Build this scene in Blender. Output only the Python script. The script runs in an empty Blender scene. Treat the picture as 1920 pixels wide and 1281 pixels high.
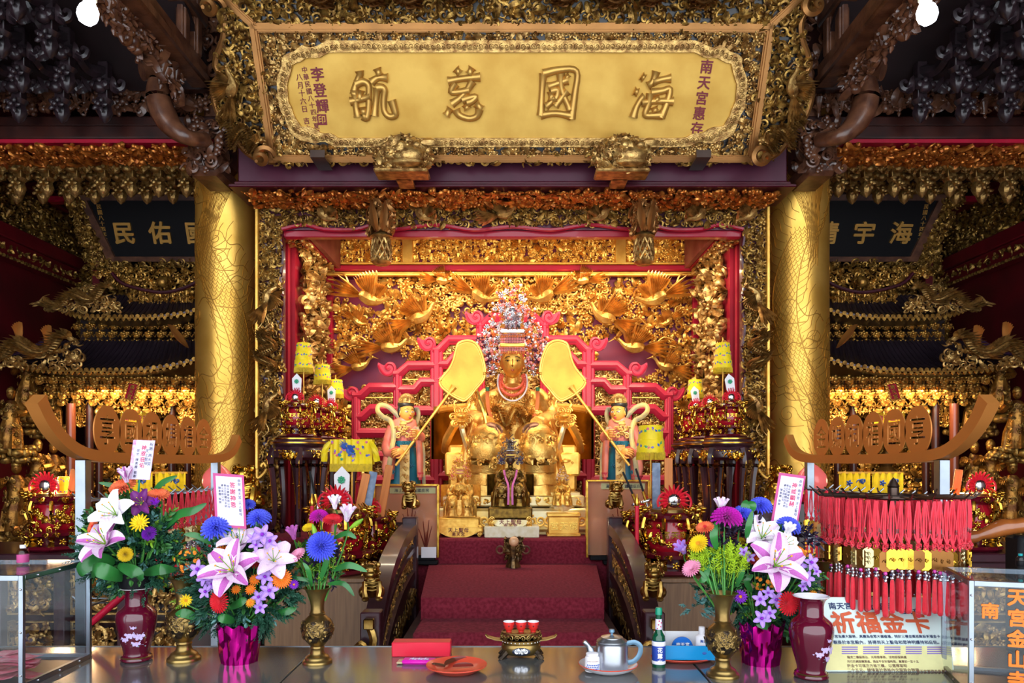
import bpy, math, random
import numpy as np
from math import pi, sin, cos, radians as R
from mathutils import Vector, Matrix
from mathutils.geometry import tessellate_polygon
C = bpy.context.scene.collection
FL, CX, CY, EZ = 1400.0, 961.0, 865.0, 1.55          # focal length in px, vanishing point, eye height
def W(px, py, D): return Vector(((px-CX)*D/FL, D, EZ-(py-CY)*D/FL))
def X(px, D): return (px-CX)*D/FL
def Z(py, D): return EZ-(py-CY)*D/FL
A_ = np.array
# ---------------------------------------------------------------- shapes: (verts, quads, tris)
def tp(V, Q=None, T=None):
    return (A_(V, float).reshape(-1, 3), A_(Q if Q is not None and len(Q) else np.zeros((0, 4)), int).reshape(-1, 4),
            A_(T if T is not None and len(T) else np.zeros((0, 3)), int).reshape(-1, 3))
def join(*ts):
    V, Q, T, n = [], [], [], 0
    for t in ts:
        V.append(t[0]); Q.append(t[1]+n); T.append(t[2]+n); n += len(t[0])
    return (np.concatenate(V), np.concatenate(Q), np.concatenate(T))
def xf(t, M):
    M = A_(M, float); V = t[0] @ M[:3, :3].T + M[:3, 3]
    if np.linalg.det(M[:3, :3]) < 0: return (V, t[1][:, ::-1], t[2][:, ::-1])
    return (V, t[1], t[2])
def mv(t, x=0, y=0, z=0): return (t[0]+A_([x, y, z]), t[1], t[2])
def sc(t, x, y=None, z=None):
    y = x if y is None else y; z = x if z is None else z
    return xf(t, np.diag([x, y, z, 1.0]))
def rot(t, ax, deg): return xf(t, Matrix.Rotation(R(deg), 4, ax))
def mir(t): return sc(t, -1, 1, 1)
def TM(loc=(0, 0, 0), rx=0, ry=0, rz=0, s=1):
    s = s if hasattr(s, '__len__') else (s, s, s)
    return (Matrix.Translation(loc) @ Matrix.Rotation(R(rz), 4, 'Z') @ Matrix.Rotation(R(ry), 4, 'Y') @ Matrix.Rotation(R(rx), 4, 'X') @ Matrix.Diagonal((*s, 1)))
def box(x0, x1, y0, y1, z0, z1, b=0.0):
    if x1 < x0: x0, x1 = x1, x0
    if y1 < y0: y0, y1 = y1, y0
    if z1 < z0: z0, z1 = z1, z0
    if b <= 0:
        V = [(x, y, z) for z in (z0, z1) for y in (y0, y1) for x in (x0, x1)]
        return tp(V, [(0, 2, 3, 1), (4, 5, 7, 6), (0, 1, 5, 4), (2, 6, 7, 3), (0, 4, 6, 2), (1, 3, 7, 5)])
    b = min(b, (x1-x0)*.45, (y1-y0)*.45, (z1-z0)*.45)
    P = lambda i, o: [(x0+i+o, y0+i, 0), (x1-i-o, y0+i, 0), (x1-i, y0+i+o, 0), (x1-i, y1-i-o, 0), (x1-i-o, y1-i, 0), (x0+i+o, y1-i, 0), (x0+i, y1-i-o, 0), (x0+i, y0+i+o, 0)]
    V = []
    for z, i, o in ((z0, b, b*.01), (z0+b, 0, b), (z1-b, 0, b), (z1, b, b*.01)): V += [(p[0], p[1], z) for p in P(i, o)]
    Q = [(k*8+i, k*8+(i+1) % 8, k*8+8+(i+1) % 8, k*8+8+i) for k in range(3) for i in range(8)]
    T = []
    for k in range(1, 7): T += [(0, k+1, k), (24, 24+k, 24+k+1)]
    return tp(V, Q, T)
def grid(nu, nv, f, closeu=False):
    V = [f(u/(nu if closeu else nu-1), v/(nv-1)) for v in range(nv) for u in range(nu)]
    Q = [(v*nu+u, v*nu+(u+1) % nu, (v+1)*nu+(u+1) % nu, (v+1)*nu+u) for v in range(nv-1) for u in range(nu if closeu else nu-1)]
    return tp(V, Q)
def lathe(prof, n=24, f=None, cap=True):                      # prof [(r,z)...] around z; f(angle) scales radius
    V = []
    for r, z in prof:
        for i in range(n):
            a = 2*pi*i/n; k = f(a) if f else 1
            V.append((r*k*cos(a), r*k*sin(a), z))
    m = len(prof)
    Q = [(j*n+i, j*n+(i+1) % n, (j+1)*n+(i+1) % n, (j+1)*n+i) for j in range(m-1) for i in range(n)]
    if not cap: return tp(V, Q)
    V += [(0, 0, prof[0][1]), (0, 0, prof[-1][1])]; a, b = m*n, m*n+1; T = []
    for i in range(n): T += [(a, (i+1) % n, i), (b, (m-1)*n+i, (m-1)*n+(i+1) % n)]
    return tp(V, Q, T)
def cyl(r, h, n=16, r2=None): return lathe([(r, 0), (r if r2 is None else r2, h)], n)
def ball(rx, ry=None, rz=None, nu=12, nv=7):
    ry = rx if ry is None else ry; rz = rx if rz is None else rz
    return sc(lathe([(max(sin(pi*j/nv), .02), -cos(pi*j/nv)) for j in range(nv+1)], nu), rx, ry, rz)
def tube(path, rad, n=6, flat=1.0, up=(0, 0, 1), closed=False):   # rad number / list; flat squashes along up
    P = [Vector(p) for p in path]; m = len(P); V = []
    rad = list(rad) if hasattr(rad, '__len__') else [rad]*m
    upv = Vector(up); last = None
    for i, p in enumerate(P):
        t = (P[(i+1) % m]-P[i-1]) if closed else (P[min(i+1, m-1)]-P[max(i-1, 0)])
        if t.length < 1e-9: t = Vector((0, 0, 1))
        t.normalize()
        s = t.cross(upv)
        if s.length < .12: s = last if last is not None else t.cross(Vector((1, .1, 0)))
        s.normalize(); u = s.cross(t); last = s
        for k in range(n):
            a = 2*pi*(k+.5)/n; v = p+s*(rad[i]*cos(a))+u*(rad[i]*flat*sin(a)); V.append(tuple(v))
    mm = m if closed else m-1
    Q = [(j*n+i, j*n+(i+1) % n, ((j+1) % m)*n+(i+1) % n, ((j+1) % m)*n+i) for j in range(mm) for i in range(n)]
    T = []
    if not closed:
        V += [tuple(P[0]), tuple(P[-1])]; a, b = m*n, m*n+1
        for i in range(n): T += [(a, (i+1) % n, i), (b, (m-1)*n+i, (m-1)*n+(i+1) % n)]
    return tp(V, Q, T)
def smooth(P, k=4, closed=False):                   # Catmull-Rom through points (any dimension)
    P = [A_(p, float) for p in P]; n = len(P); out = []
    for i in range(n if closed else n-1):
        a, b, c, d = (P[(i-1) % n], P[i], P[(i+1) % n], P[(i+2) % n]) if closed else (P[max(i-1, 0)], P[i], P[i+1], P[min(i+2, n-1)])
        for j in range(k):
            t = j/k
            out.append(.5*((2*b)+(c-a)*t+(2*a-5*b+4*c-d)*t*t+(3*b-a-3*c+d)*t**3))
    if not closed: out.append(P[-1])
    return [tuple(p) for p in out]
def prism(poly, z0, z1, bev=0.0):                   # 2D polygon extruded along z
    P = [(p[0], p[1]) for p in poly]; n = len(P)
    ar = sum(P[i][0]*P[(i+1) % n][1]-P[(i+1) % n][0]*P[i][1] for i in range(n))
    if ar < 0: P = P[::-1]
    tr = tessellate_polygon([[Vector((p[0], p[1], 0)) for p in P]])
    T = []
    for t in tr:
        a, b, c = [P[i] for i in t]
        s = (b[0]-a[0])*(c[1]-a[1])-(b[1]-a[1])*(c[0]-a[0])
        T.append(t if s > 0 else t[::-1])
    V = [(x, y, z0) for x, y in P]+[(x, y, z1) for x, y in P]
    Q = [(i, (i+1) % n, n+(i+1) % n, n+i) for i in range(n)]
    TT = [tuple(t[::-1]) for t in T]+[tuple(i+n for i in t) for t in T]
    return tp(V, Q, TT)
def ring2(outer, inner, z0, z1, n=None):            # flat band between two closed outlines with equal counts
    m = len(outer); V = [(x, y, z1) for x, y in outer]+[(x, y, z1) for x, y in inner]+[(x, y, z0) for x, y in outer]+[(x, y, z0) for x, y in inner]
    Q = []
    for i in range(m):
        j = (i+1) % m
        Q += [(i, j, m+j, m+i), (2*m+i, 2*m+j, j, i), (m+i, m+j, 3*m+j, 3*m+i)]
    return tp(V, Q)
def resample(P, n, closed=True):
    P = [A_(p, float) for p in P]
    if closed: P = P+[P[0]]
    L = [0.0]
    for a, b in zip(P[:-1], P[1:]): L.append(L[-1]+np.linalg.norm(b-a))
    out = []
    for i in range(n):
        s = L[-1]*i/(n if closed else n-1); k = min(max(int(np.searchsorted(L, s, 'right'))-1, 0), len(P)-2)
        t = (s-L[k])/max(L[k+1]-L[k], 1e-9); out.append(tuple(P[k]*(1-t)+P[k+1]*t))
    return out
def loft(secs, n=24):                               # secs: (x,y,z,rx,ry[,fold amp, fold count, phase]) stacked rings
    V = []
    for s in secs:
        x, y, z, rx, ry = s[:5]; fa, fn, ph = (tuple(s[5:])+(0, 0, 0))[:3]
        for i in range(n):
            a = 2*pi*i/n; k = 1+fa*sin(fn*a+ph)
            V.append((x+rx*k*cos(a), y+ry*k*sin(a), z))
    m = len(secs); Q = [(j*n+i, j*n+(i+1) % n, (j+1)*n+(i+1) % n, (j+1)*n+i) for j in range(m-1) for i in range(n)]
    V += [tuple(secs[0][:3]), tuple(secs[-1][:3])]; a, b = m*n, m*n+1; T = []
    for i in range(n): T += [(a, (i+1) % n, i), (b, (m-1)*n+i, (m-1)*n+(i+1) % n)]
    return tp(V, Q, T)
def ribbon(path, width, up=(0, 0, 1), thick=.004):  # flat strip
    return tube(path, [width/2]*len(path) if not hasattr(width, '__len__') else [w/2 for w in width], 8, flat=thick/(width if not hasattr(width, '__len__') else max(width))*2, up=up)
# ---------------------------------------------------------------- mesh builder
class MB:
    def __init__(s): s.V, s.Q, s.T, s.mq, s.mt, s.n = [], [], [], [], [], 0
    def add(s, t, M=None, m=0):
        if M is not None: t = xf(t, M)
        s.V.append(t[0]); s.Q.append(t[1]+s.n); s.T.append(t[2]+s.n)
        s.mq.append(np.full(len(t[1]), m)); s.mt.append(np.full(len(t[2]), m)); s.n += len(t[0]); return s
    def many(s, t, Ms, m=0):                        # one shape, many 4x4 transforms
        Ms = A_(Ms, float)
        if len(Ms) == 0: return s
        V = np.einsum('nij,vj->nvi', Ms[:, :3, :3], t[0])+Ms[:, None, :3, 3]; k = len(t[0]); n = len(Ms)
        off = (np.arange(n)*k)[:, None, None]
        d = np.linalg.det(Ms[:, :3, :3]) < 0
        Q = t[1][None]+off; T = t[2][None]+off
        if d.any(): Q[d] = Q[d][:, :, ::-1]; T[d] = T[d][:, :, ::-1]
        return s.add((V.reshape(-1, 3), Q.reshape(-1, 4), T.reshape(-1, 3)), None, m)
    def mesh(s, name, mats, smooth=True, off=None):
        V = np.concatenate(s.V); Q = np.concatenate(s.Q); T = np.concatenate(s.T)
        if off is not None: V = V-A_(off)
        me = bpy.data.meshes.new(name); nq, nt = len(Q), len(T)
        me.vertices.add(len(V)); me.vertices.foreach_set('co', V.astype(np.float32).ravel())
        me.loops.add(nq*4+nt*3); me.loops.foreach_set('vertex_index', np.concatenate([Q.ravel(), T.ravel()]).astype(np.int32))
        me.polygons.add(nq+nt)
        me.polygons.foreach_set('loop_start', np.concatenate([np.arange(nq)*4, nq*4+np.arange(nt)*3]).astype(np.int32))
        for x in mats: me.materials.append(x)
        if len(mats) > 1: me.polygons.foreach_set('material_index', np.concatenate(s.mq+s.mt).astype(np.int32))
        me.update(calc_edges=True); me.validate()
        if smooth:
            me.polygons.foreach_set('use_smooth', np.ones(len(me.polygons), bool))
            try: me.set_sharp_from_angle(angle=R(smooth if smooth is not True else 42))
            except Exception: pass
        return me
    def build(s, name, mats, parent=None, smooth=True, world=False):
        if not isinstance(mats, (list, tuple)): mats = [mats]
        off = parent.matrix_basis.translation if (parent is not None and world) else None
        o = bpy.data.objects.new(name, s.mesh(name, mats, smooth, off)); C.objects.link(o)
        if parent is not None: o.parent = parent
        return o
def part(name, mats, parent, *ts, smooth=True, world=False, label=None):
    b = MB()
    for t in ts:
        if isinstance(t, list):
            for q in t: b.add(q)
        else: b.add(t)
    o = b.build(name, mats, parent, smooth, world)
    if label: o['label'] = label
    return o
def tag(o, label, cat, group=None):
    o['label'] = label; o['category'] = cat
    if group: o['group'] = group
    return o
def thing(name, label, cat, loc=(0, 0, 0), rz=0, group=None):
    o = bpy.data.objects.new(name, None); C.objects.link(o); o.empty_display_size = .05
    o.location = loc; o.rotation_euler = (0, 0, R(rz)); o.matrix_basis = TM(loc, rz=rz)
    return tag(o, label, cat, group)
def solo(name, mats, label, cat, *ts, loc=None, group=None, smooth=True):   # a thing that is one mesh; shapes in world space, or local when loc is given
    o = part(name, mats, None, *ts, smooth=smooth)
    if loc is not None: o.location = loc
    return tag(o, label, cat, group)
def struct(name, mats, *ts, smooth=True):
    o = part(name, mats, None, *ts, smooth=smooth); o['kind'] = 'structure'; return o
def copytree(o, parent=None):
    c = o.copy(); C.objects.link(c)
    if parent is not None: c.parent = parent
    for ch in list(o.children): copytree(ch, c)
    return c
def dup(root, loc=None, rz=None, label=None, group=None, s=None):
    c = copytree(root)
    if loc is not None: c.location = loc
    if rz is not None: c.rotation_euler = (0, 0, R(rz))
    if s is not None: c.scale = s if hasattr(s, '__len__') else (s, s, s)
    if label: c['label'] = label
    if group: c['group'] = group
    return c
def mirror(root, label=None, group=None):           # the same thing on the other side of the hall
    c = dup(root, label=label, group=group)
    l = root.location; c.location = (-l[0], l[1], l[2]); r = root.rotation_euler
    c.rotation_euler = (r[0], -r[1], -r[2]); c.scale = (-root.scale[0], root.scale[1], root.scale[2])
    return c
# ---------------------------------------------------------------- lettering
_tc = {}
def flatglyph(ch):
    if ch not in _tc:
        cu = bpy.data.curves.new('lettering', 'FONT'); cu.body = ch; cu.size = 1; cu.resolution_u = 2; cu.align_x = 'CENTER'
        o = bpy.data.objects.new('lettering', cu); C.objects.link(o)
        me = bpy.data.meshes.new_from_object(o.evaluated_get(bpy.context.evaluated_depsgraph_get())); me.calc_loop_triangles()
        V = np.zeros(len(me.vertices)*3); me.vertices.foreach_get('co', V); T = np.zeros(len(me.loop_triangles)*3, int); me.loop_triangles.foreach_get('vertices', T)
        bpy.data.objects.remove(o); bpy.data.curves.remove(cu); bpy.data.meshes.remove(me)
        _tc[ch] = (V.reshape(-1, 3)-A_([0, .37, 0]), T.reshape(-1, 3))
    return _tc[ch]
_gc = {}
def glyph(ch, bold=0.0, ext=0.0):                   # thick letter: front, back and side walls
    k = (ch, bold, ext)
    if k not in _gc:
        V, T = flatglyph(ch); n = len(V)
        if ext > 0:
            E = np.concatenate([T[:, [0, 1]], T[:, [1, 2]], T[:, [2, 0]]]); cnt = {}
            for i, j in E: q = (min(i, j), max(i, j)); cnt[q] = cnt.get(q, 0)+1
            B = [(i, j) for i, j in E if cnt[(min(i, j), max(i, j))] == 1]
            up = A_([0, 0, ext]); g = tp(np.concatenate([V+up, V-up]), [(j, i, i+n, j+n) for i, j in B], np.concatenate([T, T[:, ::-1]+n]))
        else: g = tp(V, None, T)
        if bold > 0: g = join(g, *[mv(g, bold*dx, bold*dy, .006*(i+1)) for i, (dx, dy) in enumerate(((1, .4), (-1, -.4), (.4, -1), (-.4, 1)))])
        _gc[k] = g
    return _gc[k]
def lettering(s, size, bold=0.0, ext=0.0, vertical=True, step=1.08, sx=1.0):   # flat text in xy, starting at the origin, centred across
    out = []; y = 0
    for i, ch in enumerate(s):
        if ch == ' ': y += .5*step; continue
        g = sc(glyph(ch, bold, ext/size), size*sx, size, size)
        out.append(mv(g, 0, -(y+.5)*size*step) if vertical else mv(g, (y+.5)*size*step, 0)); y += 1
    return join(*out)
FRONT = Matrix(((1, 0, 0, 0), (0, 0, -1, 0), (0, 1, 0, 0), (0, 0, 0, 1)))    # panel space (u, v, out) -> world, facing the camera
def frame3(o, u, v, w):
    return Matrix(((u[0], v[0], w[0], o[0]), (u[1], v[1], w[1], o[1]), (u[2], v[2], w[2], o[2]), (0, 0, 0, 1)))
def face(x, y, z): return Matrix.Translation((x, y, z)) @ FRONT
def sign_plate(ch, r=.097, hh=.098):                # oval plate with the character cut through it
    cu = bpy.data.curves.new('cutout', 'CURVE'); cu.dimensions = '2D'; cu.fill_mode = 'BOTH'; cu.extrude = .0025; cu.resolution_u = 2
    sp = cu.splines.new('POLY'); n = 44; sp.points.add(n-1); sp.use_cyclic_u = True
    for i in range(n): sp.points[i].co = (r*cos(2*pi*i/n), hh*sin(2*pi*i/n), 0, 1)
    f = bpy.data.curves.new('cutout_text', 'FONT'); f.body = ch; f.size = .125; f.align_x = 'CENTER'; f.resolution_u = 2; f.offset = .0015
    o = bpy.data.objects.new('cutout_text', f); C.objects.link(o); dg = bpy.context.evaluated_depsgraph_get(); c2 = o.to_curve(dg, apply_modifiers=False)
    for s_ in c2.splines:
        pts = []
        if s_.type == 'BEZIER':
            bp_ = s_.bezier_points
            for i in range(len(bp_)):
                a, b = bp_[i], bp_[(i+1) % len(bp_)]
                for k in range(3): q = k/3; pts.append(a.co*(1-q)**3+a.handle_right*3*q*(1-q)**2+b.handle_left*3*q*q*(1-q)+b.co*q**3)
        else: pts = [p.co.to_3d() for p in s_.points]
        n2 = cu.splines.new('POLY'); n2.points.add(len(pts)-1); n2.use_cyclic_u = True
        for i, p in enumerate(pts): n2.points[i].co = (p.x, p.y-.046, 0, 1)
    o2 = bpy.data.objects.new('cutout', cu); C.objects.link(o2); me = bpy.data.meshes.new_from_object(o2.evaluated_get(bpy.context.evaluated_depsgraph_get())); me.calc_loop_triangles()
    V = np.zeros(len(me.vertices)*3); me.vertices.foreach_get('co', V); T = np.zeros(len(me.loop_triangles)*3, int); me.loop_triangles.foreach_get('vertices', T)
    o.to_curve_clear(); bpy.data.objects.remove(o); bpy.data.objects.remove(o2); bpy.data.curves.remove(cu); bpy.data.curves.remove(f); bpy.data.meshes.remove(me)
    return tp(V.reshape(-1, 3), None, T.reshape(-1, 3))
for c_ in '、。一三上中事二五亞交享以佑來信元光內全八公六具初利到務北十南卡印及另可台司合吉和員四國填夏大天女委威媽存宇安宮家寧寫寺將山平年庇得德恩恭惠懸持捐掛擇擴敬方於日旺明時曆會月有服本李東格植業樓欄正殿母民水法海清為燈物特獻理登皆眾祈祖祝神祠票福立答管系素統網聖至興花華虎處行表製設許請謝護豪財賀購赫路軟輝辦農選部金間限陳霞露順顯體龍，': flatglyph(c_)
PLATES = {c_: sign_plate(c_) for c_ in '享國福祠媽金祖'}
# ---------------------------------------------------------------- materials
def lin(h):
    h = h.lstrip('#'); r = [int(h[i:i+2], 16)/255 for i in (0, 2, 4)]
    return tuple(((c+.055)/1.055)**2.4 if c > .04045 else c/12.92 for c in r)
def mat(name, col, rough=.5, metal=0.0, var=.12, vs=6.0, bump=0.0, bs=60.0, coat=0.0, col2=None, emit=None, es=0, trans=0, spec=.5, sheen=0, ior=1.45, alpha=1, stretch=None, rv=0.0):
    m = bpy.data.materials.new(name); m.use_nodes = True; nt = m.node_tree; N, L = nt.nodes, nt.links
    b = N['Principled BSDF']; c = lin(col)
    b.inputs['Roughness'].default_value = rough; b.inputs['Metallic'].default_value = metal; b.inputs['IOR'].default_value = ior
    b.inputs['Coat Weight'].default_value = coat; b.inputs['Coat Roughness'].default_value = .08
    b.inputs['Transmission Weight'].default_value = trans; b.inputs['Specular IOR Level'].default_value = spec
    b.inputs['Sheen Weight'].default_value = sheen; b.inputs['Alpha'].default_value = alpha
    tc = N.new('ShaderNodeTexCoord'); src = tc.outputs['Object']
    if stretch:
        mp = N.new('ShaderNodeMapping'); mp.inputs['Scale'].default_value = stretch; L.new(src, mp.inputs['Vector']); src = mp.outputs['Vector']
    if var or col2:
        n = N.new('ShaderNodeTexNoise'); n.inputs['Scale'].default_value = vs; n.inputs['Detail'].default_value = 4; L.new(src, n.inputs['Vector'])
        r = N.new('ShaderNodeValToRGB'); e = r.color_ramp.elements
        c2 = lin(col2) if col2 else tuple(x*(1-var) for x in c); c1 = c if col2 else tuple(min(x*(1+var), 1) for x in c)
        e[0].position, e[1].position = .36, .64; e[0].color = (*c2, 1); e[1].color = (*c1, 1)
        L.new(n.outputs['Fac'], r.inputs['Fac']); L.new(r.outputs['Color'], b.inputs['Base Color'])
        if rv:
            q = N.new('ShaderNodeMapRange'); q.inputs['To Min'].default_value = rough+rv; q.inputs['To Max'].default_value = max(rough-rv, .03)
            q.inputs['From Min'].default_value = .3; q.inputs['From Max'].default_value = .7
            L.new(n.outputs['Fac'], q.inputs['Value']); L.new(q.outputs['Result'], b.inputs['Roughness'])
    else: b.inputs['Base Color'].default_value = (*c, 1)
    if bump:
        n2 = N.new('ShaderNodeTexNoise'); n2.inputs['Scale'].default_value = bs; n2.inputs['Detail'].default_value = 3; L.new(src, n2.inputs['Vector'])
        bp = N.new('ShaderNodeBump'); bp.inputs['Strength'].default_value = bump; bp.inputs['Distance'].default_value = .01
        L.new(n2.outputs['Fac'], bp.inputs['Height']); L.new(bp.outputs['Normal'], b.inputs['Normal'])
    if emit: b.inputs['Emission Color'].default_value = (*lin(emit), 1); b.inputs['Emission Strength'].default_value = es
    return m
GOLD = mat('gold_leaf', '#f2c468', .36, .72, col2='#cf9440', vs=14, bump=.25, bs=90)
GOLDP = mat('polished_gold', '#f4c860', .24, .85, var=.06, bump=.05)
GOLDA = mat('antique_gold', '#d8b068', .36, .72, col2='#8a6234', vs=22, bump=.3, bs=110)
GOLDD = mat('dark_carved_gold', '#c49a4c', .38, .72, col2='#5c3c1c', vs=26, bump=.3, bs=110)
GOLDB = mat('bright_gold', '#fbcb62', .36, .65, col2='#e4a846', vs=9, bump=.1)
BOARD = mat('gilded_board', '#d4aa50', .45, .5, col2='#c0933c', vs=3.5, bump=.08, bs=25)
RIMG = mat('bronze_gilt_rim', '#9c6c3a', .38, .7, var=.12)
SOFG = mat('orange_lit_soffit_gold', '#d88a3c', .36, .7, col2='#8a4418', vs=20, bump=.2)  # warm orange light on the soffit carving is put into this colour
DARK = mat('black_lacquer', '#160e0c', .35, 0, var=.2, coat=.2)
MAROON = mat('maroon_lacquer', '#4a1220', .35, 0, var=.15, coat=.35)
CRIM = mat('crimson_lacquer', '#a0122e', .32, 0, var=.08, coat=.4)
CRIM2 = mat('rose_red_paint', '#ae1c38', .42, 0, var=.07, coat=.08)
DKRED = mat('dark_red_paint', '#6a0a18', .5, 0, var=.15)
PURP = mat('purple_brown_lacquer', '#4c2032', .3, 0, var=.1, coat=.4)
WOODB = mat('brown_carved_wood', '#6e4630', .34, 0, col2='#4a2a1c', vs=12, coat=.3, bump=.15)
WOODD = mat('dark_rosewood', '#3a1a14', .32, 0, col2='#25100e', vs=8, coat=.35)
WOODP = mat('purple_rosewood', '#44222c', .32, 0, col2='#301820', vs=8, coat=.35)
VENEER = mat('brown_veneer', '#8c6848', .42, 0, col2='#7a583c', vs=5, stretch=(14, 14, .8), coat=.1)
CARPET = mat('wine_red_carpet', '#8e3040', .95, 0, col2='#74222f', vs=60, bump=.6, bs=400, spec=.05, sheen=.04)
STEEL = mat('brushed_steel', '#98a0aa', .36, 1, var=.06, vs=20)
STEELD = mat('dark_steel', '#5a4a42', .35, .9, var=.1)
COPPER = mat('bronze_anodised_metal', '#c67e3a', .45, .4, var=.05, vs=3)
BRASS = mat('aged_brass', '#a88c52', .32, .9, col2='#80663a', vs=9, bump=.06)
BRASSD = mat('engraved_dark_brass', '#5a4a3a', .45, .8, col2='#2e2620', vs=40, bump=.5, bs=130)
LIONG = mat('lion_gold', '#caa55c', .32, 1, col2='#7a5a28', vs=18, bump=.15)
WHITE = mat('white_paper', '#f2eef2', .7, 0, var=.02)
LILAC = mat('pale_lilac_card', '#e2dcf4', .6, 0, var=.02)
MAGP = mat('magenta_card_border', '#c04a86', .6, 0, var=.05)
INKM = mat('magenta_ink', '#c22a5a', .6, 0, var=0)
INKB = mat('dark_blue_ink', '#2a2a50', .6, 0, var=0)
INKR = mat('maroon_ink', '#7a1626', .5, 0, var=0)
YEL = mat('yellow_satin', '#f2d400', .5, 0, var=.08, vs=20, sheen=.2)
YELD = mat('yellow_fringe', '#c9a800', .6, 0, var=.15, vs=60)
EMB = [mat('embroidery_'+n, c, .55, 0, var=.05) for n, c in (('blue', '#3c62b4'), ('green', '#3fa57a'), ('pink', '#e06a8c'), ('violet', '#8a74c8'))]
REDP = mat('bright_red_plastic', '#e02840', .3, 0, var=.04)
REDS = mat('red_silk_cord', '#e2283e', .62, 0, var=.12, vs=40, sheen=.3)
CORAL = mat('coral_plastic', '#e4533c', .3, 0, var=.03, coat=.2)
SILV = mat('silver', '#e8e8ee', .18, 1, var=.04)
MIRR = mat('small_mirror', '#f4f4f6', .04, 1, var=0)
def glassmat():
    m = bpy.data.materials.new('clear_acrylic'); m.use_nodes = True; N, L = m.node_tree.nodes, m.node_tree.links
    N.remove(N['Principled BSDF']); o = N['Material Output']
    t = N.new('ShaderNodeBsdfTransparent'); t.inputs['Color'].default_value = (.9, .92, .93, 1)
    g = N.new('ShaderNodeBsdfGlossy'); g.inputs['Roughness'].default_value = .04
    f = N.new('ShaderNodeFresnel'); f.inputs['IOR'].default_value = 1.5; gm = N.new('ShaderNodeNewGeometry'); q = N.new('ShaderNodeMath'); q.operation = 'SUBTRACT'; q.inputs[0].default_value = 1; L.new(gm.outputs['Backfacing'], q.inputs[1]); q2 = N.new('ShaderNodeMath'); q2.operation = 'MULTIPLY'; L.new(f.outputs[0], q2.inputs[0]); L.new(q.outputs[0], q2.inputs[1])
    x = N.new('ShaderNodeMixShader'); L.new(q2.outputs[0], x.inputs['Fac']); L.new(t.outputs[0], x.inputs[1]); L.new(g.outputs[0], x.inputs[2]); L.new(x.outputs[0], o.inputs['Surface'])
    return m
GLASS = glassmat()
BLACKP = mat('black_plastic', '#0c0c10', .5, 0, var=.1, spec=.25)
# ---------------------------------------------------------------- carving kit: small templates, z is out of the panel
def spiral(turns=1.6, r=.42, t=.1, n=26, seg=5):
    P = []
    for i in range(n):
        k = i/(n-1); a = turns*2*pi*k; rr = r*(1-.82*k); P.append((rr*cos(a), rr*sin(a), .1+.22*k))
    return tube(P, [t*(.55+.55*sin(pi*min(1, k/(n-1)+.15))) for k in range(n)], seg)
def leaf(l=1.0, w=.36, h=.24, n=6):
    def f(u, v):
        x = v*l; ww = w*sin(pi*min(v*.92+.06, 1))**.8*(1-.2*v); s = (u-.5)*2
        return (x-l*.4, s*ww, h*sin(pi*v)*(.7)+.12-.1*abs(s)+(.06 if abs(s) < .2 else 0)+.25*v*v)
    t = grid(5, n, f); return join(t, mv((t[0]*A_([1, .9, 1]), t[1][:, ::-1], t[2]), 0, 0, -.07))
def flower(np_=5, r=.42):
    ts = [ball(.17, .17, .17, 8, 4)]; ts[0] = mv(ts[0], 0, 0, .26)
    for i in range(np_):
        p = ball(.23, .15, .1, 7, 4); p = rot(mv(p, .3, 0, .1), 'Y', -14); ts.append(rot(p, 'Z', 360*i/np_))
    return join(*ts)
def cloudt():
    return join(mv(ball(.3, .26, .22, 8, 5), 0, 0, .12), mv(ball(.2, .2, .2, 8, 4), .28, .1, .12), mv(ball(.19, .17, .18, 8, 4), -.26, .08, .14), mv(ball(.15, .15, .15, 7, 4), .06, .26, .18))
def scurl():
    P = [(-.5, -.2, .1), (-.3, .12, .2), (0, .1, .25), (.2, -.15, .22), (.42, -.1, .2), (.48, .12, .2), (.34, .2, .25), (.27, .08, .3)]
    P = smooth(P, 3); n = len(P)
    return join(tube(P, [.05+.07*sin(pi*i/(n-1)) for i in range(n)], 5), rot(mv(leaf(.55, .2, .15, 5), 0, 0, .1), 'Z', 70), mv(rot(leaf(.5, .18, .15, 5), 'Z', -50), .1, -.15, .08))
def figure():
    b = lathe([(.26, -.55), (.2, -.3), (.15, -.05), (.2, .12), (.08, .24), (.06, .27), (.12, .33), (.125, .42), (.07, .52), (.04, .6)], 8)
    b = rot(b, 'X', -90); b = (A_(b[0])*A_([1, -1, .75]), b[1][:, ::-1], b[2][:, ::-1])
    arm = tube([(-.18, .08, .05), (-.3, -.1, .16), (-.1, -.16, .24)], .065, 5); 
    return mv(join(b, arm, mir(arm)), 0, 0, .16)
def feather(l, w, n=5): return leaf(l, w, .1, n)
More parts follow.
